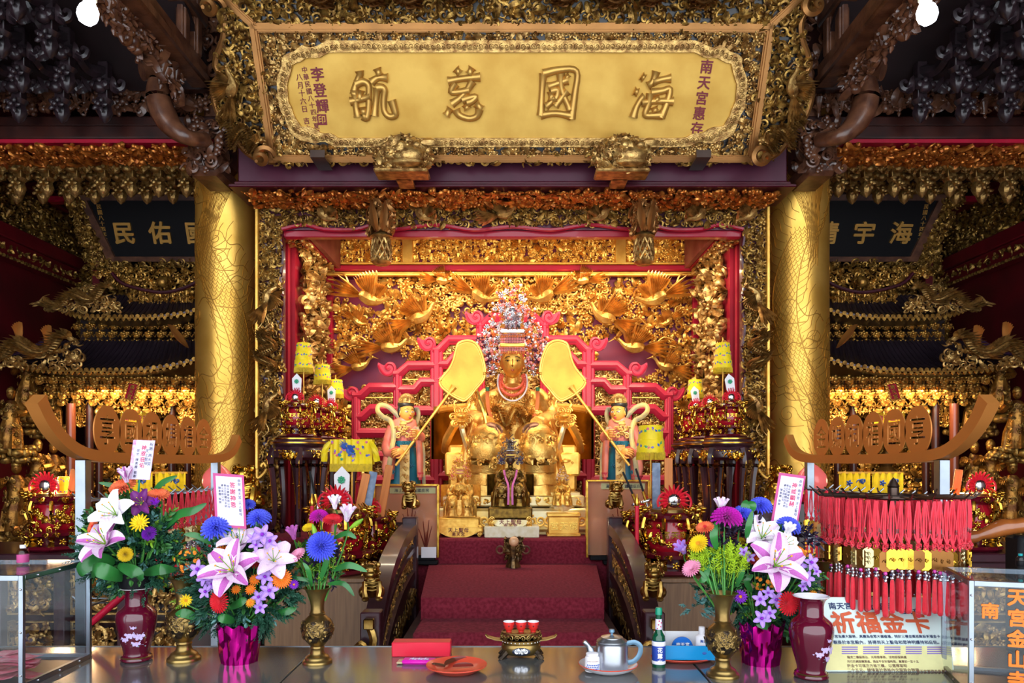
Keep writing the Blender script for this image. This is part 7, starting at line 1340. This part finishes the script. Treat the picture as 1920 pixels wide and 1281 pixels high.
# red tassel amulets
PLT = [mat('amulet_gold_plate', '#d8a83c', .22, 1, var=.05), mat('amulet_dark_gold_plate', '#9a7428', .25, 1, var=.1), mat('amulet_pierced_plate', '#e8d8a0', .3, .9, var=.1), mat('amulet_brown_plate', '#8a5a2a', .3, .8, var=.1)]
BEADS = [SILV, mat('magenta_bead', '#c83a9c', .2, 0, var=.05, coat=.5), mat('dark_bead', '#3a3450', .2, .2, var=.1)]
TAS = mat('red_tassel_silk', '#d41c30', .6, 0, var=.1, vs=60, sheen=.3)
def amulet(v=0):
    t = bpy.data.objects.new('tassel_amulet', None); C.objects.link(t); rg = random.Random(v+3)
    b = MB()
    for k in range(6): x = rg.uniform(-.011, .011); b.add(tube(smooth([(x*.3, 0, 0), (x, rg.uniform(-.004, .004), -.06), (x*1.2, 0, -.11), (0, 0, -.145)], 3), .0026, 4))
    for k in range(5): b.add(xf(tube([(.007*cos(a), .007*sin(a), .002*sin(3*a)) for a in np.linspace(0, 5.6, 9)], .0022, 4, closed=True), TM((rg.uniform(-.005, .005), rg.uniform(-.004, .004), -.148-.003*k), rx=rg.uniform(20, 90), rz=rg.uniform(0, 180))))
    b.build('red_cord', REDS, t); w, h = .0185, .034
    part('plate', PLT[v % 4], t, mv(xf(prism([(-w, -h*.72), (-w*.5, -h), (w*.5, -h), (w, -h*.72), (w, h*.72), (w*.5, h), (0, h*1.08), (-w*.5, h), (-w, h*.72)], -.0025, .0025), FRONT), 0, 0, -.198), tube([(0, 0, -.155), (0, 0, -.165)], .0035, 6), [mv(xf(sc(KIT['scurl'], .02, .02, .01), FRONT), 0, -.0025, -.198+z) for z in ((-.015, 0, .015) if v % 4 == 2 else (0,))])
    b = MB()
    for k, (x, z, r, m) in enumerate(((0, -.238, .0065, 1 if v % 2 else 0), (.004, -.25, .006, 0), (-.004, -.25, .005, 2), (0, -.262, .0068, 0))): b.add(ball(r, nu=9, nv=6), TM((x, 0, z)), m)
    b.build('beads', BEADS, t); part('tassel', TAS, t, lathe([(.004, -.266), (.0065, -.272), (.0075, -.285), (.0085, -.33), (.0095, -.365), (.0085, -.378), (.004, -.382)], 9, lambda a: 1+.07*sin(4*a)))
    return t
AM = [amulet(v) for v in range(5)]; used = [False]*5
def hang(label, group, loc, rz=0, s=1.0, k=0):
    if not used[k]: o = AM[k]; used[k] = True
    else: o = copytree(AM[k])
    o.location = loc; o.rotation_euler = (0, 0, R(rz)); o.scale = (s,)*3; tag(o, label, 'amulet', group)
CR = (X(1675, 2.54), 2.54); t = thing('amulet_carousel', 'round metal rack on a pole with radial pegs for red amulets behind the poster', 'rack', (CR[0], CR[1], 0))
part('pole', STEELD, t, mv(cyl(.018, .56, 16), 0, 0, TZ)); part('ring', STEELD, t, tube([(.1*cos(a), .1*sin(a), 1.43) for a in np.linspace(0, 6.1, 24)], .008, 6, closed=True), mv(cyl(.1, .006, 24), 0, 0, 1.425)); part('base', STEELD, t, mv(cyl(.06, .012, 24), 0, 0, TZ)); part('finial', STEELD, t, mv(lathe([(.012, 0), (.02, .01), (.008, .03), (.001, .04)], 12), 0, 0, 1.455)); part('peg', STEELD, t, [tube([(.1*cos(a), .1*sin(a), 1.432), (.235*cos(a), .235*sin(a), 1.432), (.255*cos(a), .255*sin(a), 1.45)], .003, 5) for a in np.arange(0, 6.28, .262)])
rg = random.Random(12); n = 0
for ring, (r, nn, dz) in enumerate(((.222, 58, .425), (.19, 38, .423))):
    for i in range(nn):
        a = 2*pi*i/nn+rg.uniform(-.03, .03); f = sin(a) < 0
        hang('red tassel amulet hanging on the front half of the round rack behind the poster' if f else 'red tassel amulet hanging on the far half of the round rack', 'amulets on the round rack, '+('front' if f else 'far'), (CR[0]+r*cos(a), CR[1]+r*sin(a), 1+dz), math.degrees(a)+90+rg.uniform(-25, 25), rg.uniform(.9, .97), rg.randrange(5))
for s, n in ((-1, 'left'), (1, 'right')):
    for i in range(34 if s < 0 else 30):
        y = 2.95+i % 17*.063; x = s*1.61-s*(.05+.03*(i//17)); hang(f'red tassel amulet hanging from the pegs of the {n} rack', f'amulets on the {n} rack', (x, y, 1.405), rg.uniform(-30, 30), 1.0, rg.randrange(5))
# balloon-shaped offering lamps
for s, px, py in ((-1, 408, 905), (1, 1522, 905)):
    n = 'left' if s < 0 else 'right'; D = 4.3; c = W(px, 925, D)
    t = thing('peach_lamp', f'pink peach-shaped lamp on a red base beside the {n} column', 'lamp', (c.x, c.y, c.z), group='pink peach lamps'); part('shade', mat('pink_glass_shade', '#f0706c', .25, 0, var=.04, coat=.3, emit='#f06a64', es=.25), t, lathe(smooth([(.02, 0), (.06, .02), (.085, .06), (.075, .11), (.04, .15), (.004, .175)], 3), 24)); part('base', RDL, t, lathe([(.1, -.045), (.1, -.005), (.06, 0)], 24)); part('pedestal', WOODD, t, box(-.13, .13, -.13, .13, -c.z, -.046, .01))
# ================================================================ side bays: shrine models, signboards, wall carvings, side altars
ROOFM = mat('dark_roof_tiles', '#2a2028', .35, 0, var=.15, coat=.3); ROOFP = mat('purple_ridge', '#4a3050', .35, 0, var=.1, coat=.2); GSH = mat('shrine_gold', '#dca850', .36, .7, col2='#7a5222', vs=22, bump=.2)
def minibr():                                       # one small bracket block with a knob
    return join(mv(sc(KIT['cloud'], 1.0), 0, .05, 0), mv(sc(KIT['scurl'], .8), -.25, -.15, 0), mv(sc(KIT['scurl2'], .8), .25, -.15, 0), mv(ball(.2, .2, .2, 8, 5), .5, .15, .15))
MBR = minibr()
def eave_roof(t, xc, hw, y0, z0, depth, rise, lift, ntile, nm):
    ze = lambda u: z0+lift*abs(2*u-1)**3.2
    top = lambda u, v: (xc+(u-.5)*2*hw*(1-.22*v), y0+depth*v+.18*abs(2*u-1)**3*(1-v), ze(u)*(1-v)+(z0+rise)*v-.06*sin(pi*v)+.0)
    b = MB(); b.add(grid(40, 6, top)); b.add(grid(40, 3, lambda u, v: (top(u, 0)[0], top(u, 0)[1]+depth*v, ze(u)-.03-.02*v)))
    for i in range(ntile): u = (i+.5)/ntile; b.add(tube([top(u, v) for v in (0, .25, .5, .75, 1)], .014, 5))
    b.build(nm, ROOFM, t, world=True); b = MB()
    for i in range(ntile+1):
        u = min(max((i)/ntile, .003), .997); p = top(u, 0); b.add(mv(xf(cyl(.021, .01, 10), FRONT), p[0], p[1]-.012, p[2])); 
        if i < ntile: p = top((i+.5)/ntile, 0); b.add(mv(xf(prism([(-.022, .004), (.022, .004), (.014, -.022), (0, -.036), (-.014, -.022)], 0, .008), FRONT), p[0], p[1]-.008, p[2]-.012))
    b.build('gilt_drip_tiles', GSH, t, world=True); part('ridge_edge', ROOFP, t, tube([top(u, .0+.0) for u in np.linspace(0, .3, 8)], .012, 5), tube([top(u, .0) for u in np.linspace(.7, 1, 8)], .012, 5), tube([top(0, v) for v in (0, .3, .6, 1)], .03, 6), tube([top(1, v) for v in (0, .3, .6, 1)], .03, 6), world=True); return top
def bracket_rows(t, x0, x1, rows, nm, m):
    for k, (y, z, n, s) in enumerate(rows): b = MB(); b.many(MBR, [face(x0+(x1-x0)*(i+.5+(.25 if k % 2 else -.25))/n, y, z) @ TM(s=s) for i in range(n)]); b.build(nm, m, t, world=True)
def shrine(s):
    n = 'left' if s < 0 else 'right'; XC = -3.74
    t = thing('temple_shrine', f'miniature temple shrine with two upswept dark roofs and gilt brackets in the {n} bay', 'shrine', (XC, 7.8, 0), group='side bay shrines'); P = lambda *ts, m=GSH, nm='gilt_carving': part(nm, m, t, *ts, world=True)
    part('core', WOODD, t, box(-4.6, -2.75, 7.95, 8.4, 2.3, 3.2), box(-4.75, -2.5, 8.3, 8.45, 0, 2.4), world=True)
    eave_roof(t, -3.77, .75, 7.25, Z(594, 7.25), .42, .30, .14, 27, 'upper_roof'); eave_roof(t, -3.9, 1.0, 6.95, Z(694, 6.95), .55, .36, .17, 36, 'lower_roof')
    b = MB(); relief(b, face(0, 7.6, 0), X(245, 7.6), X(366, 7.6), Z(568, 7.6), Z(548, 7.6), .06, 'folk', 81, .5); b.build('ridge_panel', GSH, t, world=True)
    b = MB(); relief(b, face(0, 7.7, 0), -4.3, -2.75, 3.16, Z(505, 7.7), .1, 'cloud', 82, .5, keep=lambda u, v: v > 3.24+.22*((u+3.5)/.8)**2); b.build('ridge_carving', GSH, t, world=True)
    part('ridge_arc', MAROON, t, tube(smooth([(X(210, 7.55), 7.55, Z(512, 7.55)), (X(235, 7.55), 7.55, Z(534, 7.55)), (X(300, 7.55), 7.55, Z(548, 7.55)), (X(345, 7.55), 7.55, Z(540, 7.55)), (X(375, 7.55), 7.55, Z(525, 7.55))], 4), .018, 6), world=True); part('pearl_sun', GSH, t, mv(ball(.06, .05, .06), X(305, 7.5), 7.5, Z(528, 7.5)), world=True)
    for px, py, D, sc_, rz in ((155, 560, 7.12, .34, 12), (60, 655, 6.82, .44, 8)): part('ridge_dragon', GOLDA, t, xf(DRAGON, face(X(px, D), D, Z(py, D)) @ TM(rz=rz, s=(-sc_, sc_*.5, sc_*.55))), world=True)
    for a, c, D, p0, p1 in ((95, 235, 7.14, 586, 535), (-40, 160, 6.84, 690, 642)):
        b = MB(); relief(b, face(0, D, 0), X(a, D), X(c, D), Z(p0, D), Z(p1, D), .085, 'scroll', int(a+200), .6, 1.2, keep=lambda u, v: v < Z(p0, D)+.6*(Z(p1, D)-Z(p0, D))*(1+.6*sin(u*9))); b.build('ridge_scrolls', GOLDA, t, world=True)
    for px, py in ((38, 618), (92, 624)): part('dragon_wing', COPPER, t, [xf(leaf(1, .16, .1, 6), face(X(px, 6.78), 6.78, Z(py+14, 6.78)) @ TM(rz=70+k*11, s=.22-.015*k)) for k in range(5)], world=True)
    part('wing_fin', COPPER, t, xf(leaf(1, .12, .1, 8), face(X(335, 6.85), 6.85, Z(628, 6.85)) @ TM(rz=-48, s=.3)), world=True)
    bracket_rows(t, X(140, 7.55), X(372, 7.55), [(7.55, Z(612, 7.55), 10, .095), (7.62, Z(627, 7.62), 10, .095), (7.7, Z(642, 7.7), 10, .095), (7.75, Z(653, 7.75), 8, .09)], 'upper_bracket_row', GSH); bracket_rows(t, X(70, 7.2), X(375, 7.2), [(7.2, Z(712, 7.2), 12, .115), (7.27, Z(726, 7.27), 12, .115), (7.34, Z(740, 7.34), 12, .115), (7.4, Z(753, 7.4), 10, .11)], 'lower_bracket_row', GSH)
    for nm, y, x0, x1, z0, z1, sz, mx, sd in (('frieze', 7.45, X(182, 7.45), X(322, 7.45), Z(775, 7.45), Z(758, 7.45), .06, 'folk', 83), ('back_carving', 8.28, -4.7, -2.6, .9, 2.3, .1, 'folk', 84), ('post_carving', 7.5, X(138, 7.5), X(170, 7.5), Z(800, 7.5), Z(758, 7.5), .06, 'scroll', 85), ('post_carving', 7.5, X(335, 7.5), X(370, 7.5), Z(800, 7.5), Z(758, 7.5), .06, 'scroll', 86), ('lattice_door', 7.9, X(178, 7.9), X(232, 7.9), 1.0, Z(850, 7.9), .1, 'floral', 87), ('lattice_door', 7.9, X(292, 7.9), X(330, 7.9), 1.0, Z(850, 7.9), .1, 'floral', 89), ('ledge_carving', 7.55, -4.7, -2.6, .3, .98, .12, 'floral', 88)):
        b = MB(); relief(b, face(0, y, 0), x0, x1, z0, z1, sz, mx, sd, .54); b.build(nm, GSH, t, world=True)
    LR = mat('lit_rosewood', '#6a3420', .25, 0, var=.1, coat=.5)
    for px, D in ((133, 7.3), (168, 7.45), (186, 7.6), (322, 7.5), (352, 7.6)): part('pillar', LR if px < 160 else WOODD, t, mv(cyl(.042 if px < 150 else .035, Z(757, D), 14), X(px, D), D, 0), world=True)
    part('altar_ledge', WOODD, t, box(-4.75, -2.5, 7.58, 8.25, 0, 1.0, .01), world=True); IDM = mat('silhouette_dark_gold', '#4a3418', .4, .6, var=.2)  # gold idols seen in silhouette; their shade is put into the colour
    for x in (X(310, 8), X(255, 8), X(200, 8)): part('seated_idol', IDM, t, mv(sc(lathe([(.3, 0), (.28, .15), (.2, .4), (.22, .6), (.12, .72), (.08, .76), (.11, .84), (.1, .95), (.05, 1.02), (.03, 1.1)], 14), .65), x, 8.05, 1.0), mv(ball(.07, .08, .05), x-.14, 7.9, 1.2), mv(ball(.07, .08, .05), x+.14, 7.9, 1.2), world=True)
sh = shrine(-1); shr = [o for o in bpy.data.objects if o.name.startswith('temple_shrine')][0]; mirror(shr, 'miniature temple shrine with two upswept dark roofs and gilt brackets in the right bay')
def both(s, px): return px if s < 0 else 2*CX-px
for s in (-1, 1):
    n = 'left' if s < 0 else 'right'; sx = lambda px, D: X(both(s, px), D)
    # small red name tablets and yellow banner of the shrine
    D = 7.0; t = thing('shrine_name_tablet', f'small tilted red and gold name tablet under the lower roof of the {n} shrine', 'sign', (sx(246, D), D, Z(735, D)), group='shrine name tablets'); t.rotation_euler = (R(-15), R(-10*s), 0)
    part('board', CRIM, t, box(-.045, .045, -.0, .02, -.08, .08, .004)); part('gilt_border', GOLDB, t, [mv(xf(sc(KIT['spiral'], .04), FRONT), sgn*.055, -.005, z) for sgn in (-1, 1) for z in np.arange(-.08, .09, .032)], [mv(xf(sc(KIT['spiral'], .04), FRONT), x, -.005, z) for x in (-.03, 0, .03) for z in (-.09, .09)]); part('gold_characters', GOLDP, t, mv(xf(lettering('南天宮', .045, .02, .002), FRONT), 0, -.003, .072))
    D = 7.6; x0, x1 = sorted((sx(226, D), sx(283, D))); o = thing('yellow_banner', f'yellow banner with red characters hung inside the {n} shrine', 'banner', ((x0+x1)/2, D, Z(797, D)), group='shrine banners'); part('cloth', mat('lit_yellow_cloth', '#f6c81c', .6, 0, var=.04), o, box((x0-x1)/2, (x1-x0)/2, 0, .006, 0, .13)); part('red_characters', INKM, o, mv(xf(lettering('南海金神', .06, .02, .001, vertical=False), FRONT), -.125, -.002, .07))
    # signboard
    D = 7.75; cx = sx(345, D); zb, zt = Z(490, D), Z(380, D); t = thing('signboard', 'black tilted signboard with four gold characters reading '+('護國佑民' if s < 0 else '海宇清寧')+f' above the {n} shrine', 'signboard', (cx, D, zb)); t.rotation_euler = (R(22), 0, 0); h = (zt-zb)/cos(R(22)); wt, wb = .95, .78
    ol = [(-wb, 0), (wb, 0), (wt, h), (-wt, h)]; il = [(-wb+.08, .05), (wb-.08, .05), (wt-.08, h-.06), (-wt+.08, h-.06)]
    part('panel', BLACKP, t, xf(prism(ol, -.03, 0), FRONT)); part('frame', WOODB, t, xf(ring2(ol, il, 0, .03), FRONT)); [part('gold_character', CHG, t, mv(xf(lettering(c, .23, .025, .012), FRONT), x, -.008, h*.62)) for c, x in zip(('民佑國護' if s < 0 else '寧清宇海'), (-.56, -.19, .18, .56))]; part('date_writing', CHG, t, mv(xf(lettering('民國八十四年立', .05, .01, .003), FRONT), -.77*s*-1, -.004, h*.86))
    b = MB(); IO2 = inpoly([(-wb-.16, -.08), (wb+.16, -.08), (wt+.2, h+.12), (-wt-.2, h+.12)]); II2 = inpoly(ol); relief(b, FRONT, -1.2, 1.2, -.1, h+.12, .085, 'scroll', 91+s, .5, keep=lambda u, v: IO2(u, v) and not II2(u, v)); b.build('carved_border', GOLDD, t)
    # carved infill walls round the board, red beams
    t = thing('bay_back_carving', f'dark gilt carved infill panels and red beam at the back of the {n} bay', 'carved panel', (s*3.4, 8.3, 2.9), group='bay back carvings'); t['kind'] = 'thing'
    part('board', WOODD, t, box(s*2.0, s*4.92, 8.72, 8.8, 0, 5.0), world=True); part('red_beam', CRIM, t, box(s*2.2, s*4.9, 7.85, 7.95, Z(378, 7.85), Z(366, 7.85), .01), world=True)
    b = MB(); x0, x1 = sorted((sx(140, 8.3), sx(235, 8.3))); relief(b, face(0, 8.5, 0), x0, x1, Z(540, 8.5), Z(380, 8.5), .11, 'folk', 93+s, .5); relief(b, face(0, 8.6, 0), *sorted((s*2.1, s*4.2)), 3.0, 3.5, .1, 'scroll', 95+s, .5); relief(b, face(0, 8.6, 0), *sorted((s*4.2, s*5.0)), 2.9, 3.6, .1, 'folk', 96+s, .5); relief(b, face(0, 7.84, 0), *sorted((s*2.2, s*4.6)), Z(396, 7.84), Z(380, 7.84), .07, 'scroll', 97+s, .5); b.build('gilt_carving', GOLDD, t, world=True)
    part('red_post', DKRED, t, box(sx(180, 8.3)-.04, sx(180, 8.3)+.04, 8.3, 8.4, 2.8, Z(490, 8.3)), world=True)
    o = solo('ribbon_rosette', mat('red_ribbon', '#c01830', .6, 0, var=.1), f'red ribbon rosette above the {n} signboard', 'rosette', [xf(sc(KIT['leaf'], .12), Matrix.Translation((.04*sin(a), -.03, .04*cos(a))) @ FRONT @ TM(rz=math.degrees(a)*2)) for a in np.arange(0, 6.28, .35)], ball(.05), loc=tuple(W(both(s, 320), 377, 7.7)), group='ribbon rosettes')
    # side wall: carved panel between red rails, gilt figures below
    wf = frame3((s*5.08, 0, 0), (0, 1, 0), (0, 0, 1), (-s, 0, 0)) if s > 0 else frame3((s*5.08, 0, 0), (0, -1, 0), (0, 0, 1), (1, 0, 0)); yr = (6.6, 8.7) if s > 0 else (-8.7, -6.6)
    t = thing('side_wall_carving', f'long gilt carved frieze between dark red rails along the {n} wall', 'carved panel', (s*5.0, 7.6, 3.6), group='side wall friezes'); t['kind'] = 'thing'
    b = MB(); relief(b, wf, *yr, 3.9, 4.32, .12, 'folk', 101+s, .5, 1.2); b.build('carving', GOLDD, t, world=True); part('red_rail', DKRED, t, box(s*4.94, s*5.09, 6.4, 8.75, 4.34, 4.46, .01), box(s*4.94, s*5.09, 6.4, 8.75, 3.74, 3.88, .01), box(s*4.97, s*5.09, 6.4, 8.75, 3.55, 3.74, .01), world=True); part('gilt_beading', GOLDD, t, [mv(ball(.02, .02, .02, 6, 4), s*4.955, y, 3.56) for y in np.arange(6.5, 8.7, .055)], world=True); part('gilt_scrolls', GOLDD, t, [xf(sc(KIT['scurl'], .1), wf @ TM((yr[0]+.12*k, 3.65, .1), rz=k*60)) for k in range(17)], world=True)
    ROBE = mat('gilt_figure', '#b07c34', .38, .7, col2='#5c3414', vs=9, bump=.5, bs=40)
    for k, (px, py, D, h, w) in enumerate(((28, 915, 7.0, .72, 'lowest seated on a cloud'), (18, 770, 6.9, .62, 'pointing figure nearest the picture edge'), (50, 700, 7.3, .6, 'high standing figure'), (95, 735, 7.5, .6, 'bent figure on the upper cloud'), (68, 870, 7.2, .66, 'left one of the standing pair'), (98, 872, 7.3, .66, 'right one of the standing pair'), (55, 1000, 6.6, .6, 'bottom figure beside the burner'))):
        c = W(both(s, px), py+15, D); rg = random.Random(k+7); t = thing('gilt_immortal_figure', f'gilt wooden immortal on the {n} wall, {w}', 'figure', tuple(c), rz=-s*30*-1 if False else s*-25, group=f'gilt wall figures {n}')
        part('robe', ROBE, t, sc(join(loft([(0, 0, -.45, .17, .13, .16, 9), (.01, 0, -.2, .15, .11, .14, 9, .6), (.02, -.01, .02, .1, .08, .05, 5), (.02, -.01, .18, .12, .08), (.02, -.01, .27, .05, .045)], 24), tube(smooth([(.12, -.01, .22), (.2, -.06, .1), (.1, -.14, .06)], 3), [.045]*4+[.055]*3, 7), tube(smooth([(-.08, -.01, .22), (-.17, -.06, .12), (-.12, -.14, .2)], 3), [.045]*4+[.055]*3, 7)), h)); b = MB()
        for q in range(26): aa = rg.uniform(-1.4, 1.4); zz = rg.uniform(-.42, .24); rr = .15-.06*(zz+.45); b.add(sc(KIT[rg.choice(('scurl', 'leaf', 'spiral'))], .09*h), Matrix.Translation((h*(rr*sin(aa)+.01), -h*rr*.85*cos(aa), h*zz)) @ Matrix.Rotation(aa, 4, 'Z') @ FRONT @ TM(rz=rg.uniform(0, 360), s=(1, 1, .6)))
        b.build('robe_folds', GOLDD, t); part('head', ROBE, t, sc(mv(join(headshape(.058, .062, .075), nose(.058, .062, .075)), .02, -.02, .28), h)); part('hat', GOLDD, t, sc(mv(lathe([(.06, 0), (.065, .03), (.04, .08), (.01, .1)], 10), .02, -.01, .38), h)); part('hand', ROBE, t, sc(join(xf(hand(.6, .9), TM((.09, -.16, .06))), xf(hand(.6, .9), TM((-.12, -.17, .2)))), h))
        part('cloud_base', GOLDD, t, [sc(mv(sc(KIT['cloud'], rg.uniform(.16, .34)), rg.uniform(-.34, .34), rg.uniform(-.05, .15), -.55+rg.uniform(-.12, .12)), h) for _ in range(22)])
    # side altar table
    x0, x1 = sorted((s*1.5, s*3.7)); t = thing('side_altar_table', f'dark altar table with gilt carved apron panels in front of the {n} bay', 'table', ((x0+x1)/2, 4.9, 0), group='side altar tables')
    part('top', WOODP, t, box(x0, x1, 4.55, 5.25, .93, .985, .008), box(x0+.03, x1-.03, 4.58, 5.2, .88, .93, .006), world=True); part('back_panel', WOODD, t, box(x0+.05, x1-.05, 4.72, 5.15, .05, .88), world=True)
    for k in range(6):
        q = x0+.12+k*(x1-x0-.24)/5; part('leg', WOODP, t, box(q-.035, q+.035, 4.6, 4.7, 0, .88, .006), world=True)
        if k < 5:
            a, c = q+.05, q+(x1-x0-.24)/5-.05
            for zz0, zz1 in ((.6, .86), (.2, .55)):
                b = MB(); relief(b, face(0, 4.66, 0), a+.02, c-.02, zz0+.02, zz1-.02, .075, 'folk', 110+k+s, .55); p = b.build('carved_panel', GOLDA, t, world=True); part('gilt_moulding', GOLDA, p, [tube([(a, 4.65, zz0), (c, 4.65, zz0), (c, 4.65, zz1), (a, 4.65, zz1)], .012, 6, closed=True)], world=False) if False else part('gilt_moulding', GOLDA, t, tube([(a, 4.65, zz0), (c, 4.65, zz0), (c, 4.65, zz1), (a, 4.65, zz1)], .012, 6, closed=True), world=True)
    bx = sx(105, 4.8); burner(f'small red and gold burner on the {n} side altar table', (bx, 4.8, .987), .95, group='burners on the side altars', front=False)
    for px, py, k in (((122, 928, 0), (100, 945, 1)) if s < 0 else ((122, 960, 0), (90, 960, 1))): canopy(f'yellow canopy above the {n} side altar burner, {("taller one", "lower one")[k]}', (sx(px, 4.95)+(0 if k else .02), 4.93+.07*k, Z(py, 4.95)), .05, 2, .06, group=f'canopies at the {n} side altar', pole=.3)
    slat(f'orange slat in the burner of the {n} side altar', (sx(132, 4.75), 4.75, 1.3), OSL, 0, 8, .2, .05)
    for px, w in ((320, 'inner'), (258, 'outer')):
        o = thing('yellow_altar_cloth', f'yellow embroidered altar valance inside the {n} shrine, {w} one', 'altar cloth', (sx(px, 7.3), 7.3, Z(925, 7.3)), group='yellow altar cloths'); part('cloth', YEL, o, grid(20, 6, lambda u, v: ((u-.5)*.3, .01*sin(u*30), v*.2))); part('embroidery', EMB, o, xf(sc(KIT['flower'], .07), face(-.06, -.01, .1)), xf(sc(KIT['scurl'], .08), face(.05, -.01, .12))); part('top_bar', GOLDB, o, box(-.16, .16, .0, .02, .19, .21)); part('post', WOODD, o, box(-.02, .02, .02, .05, -(Z(925, 7.3)-1.0), .2))
    t = thing('gilt_offering_figure', f'small gilt carved animal group on the {n} side altar table', 'carving', (sx(330, 4.75), 4.8, .987), group='gilt animal carvings'); b = MB(); rg = random.Random(s+20)
    for k in range(60): b.add(sc(KIT[rg.choice(('cloud', 'scurl', 'leaf', 'spiral'))], rg.uniform(.05, .1)), Matrix.Translation((rg.uniform(-.16, .16), rg.uniform(-.05, .05), rg.uniform(.03, .2))) @ FRONT @ TM(rz=rg.uniform(0, 360)))
    b.add(box(-.2, .2, -.08, .08, 0, .03, .006)); b.build('carving', GOLDA, t); l = lion(s).build('lion', GOLDA, t); l.scale = (1.4,)*3; l.location = (0, -.02, .06)
# ================================================================ light and camera
w = bpy.data.worlds.new('daylight'); bpy.context.scene.world = w; w.use_nodes = True
w.node_tree.nodes['Background'].inputs['Color'].default_value = (.86, .93, 1, 1); w.node_tree.nodes['Background'].inputs['Strength'].default_value = 2.7
def area(name, loc, size, power, col, rx=0, ry=0, rz=0, sy=None):
    l = bpy.data.lights.new(name, 'AREA'); l.energy = power; l.color = col; l.shape = 'RECTANGLE'; l.size = size; l.size_y = sy or size
    o = bpy.data.objects.new(name, l); C.objects.link(o); o.location = loc; o.rotation_euler = (R(rx), R(ry), R(rz)); return o
area('niche_lamp', (0, 5.95, 3.28), 3.2, 50, (1, .84, .6), 22, sy=.12)
area('niche_back_lamp', (0, 6.88, 3.3), 3.2, 9, (1, .86, .64), 0, sy=.1)
for s in (-1, 1):
    area('altar_spot', (s*.95, 5.32, 2.15), .12, 4.5, (1, .86, .6), 80, 0, s*35)
    area('bay_lamp', (s*3.5, 7.15, 2.2), 1.4, 26, (1, .74, .42), 25, sy=.2)
    area('column_lamp', (s*2.9, 4.9, 1.4), .3, 12, (1, .6, .3), -90)
cd = bpy.data.cameras.new('camera'); cam = bpy.data.objects.new('camera', cd); C.objects.link(cam)
cam.location = (0, 0, EZ); cam.rotation_euler = (R(90), 0, 0); cd.sensor_width = 36; cd.lens = FL/1920*36; cd.sensor_fit = 'HORIZONTAL'
cd.shift_x = (960-CX)/1920; cd.shift_y = (CY-640.5)/1920; cd.clip_start = .05
sc_ = bpy.context.scene; sc_.camera = cam; vs_ = sc_.view_settings; vs_.view_transform = 'Standard'; vs_.look = 'None'; vs_.exposure = .42; vs_.gamma = 1; vs_.use_curve_mapping = False
try: sc_.cycles.use_denoising = True
except Exception: pass
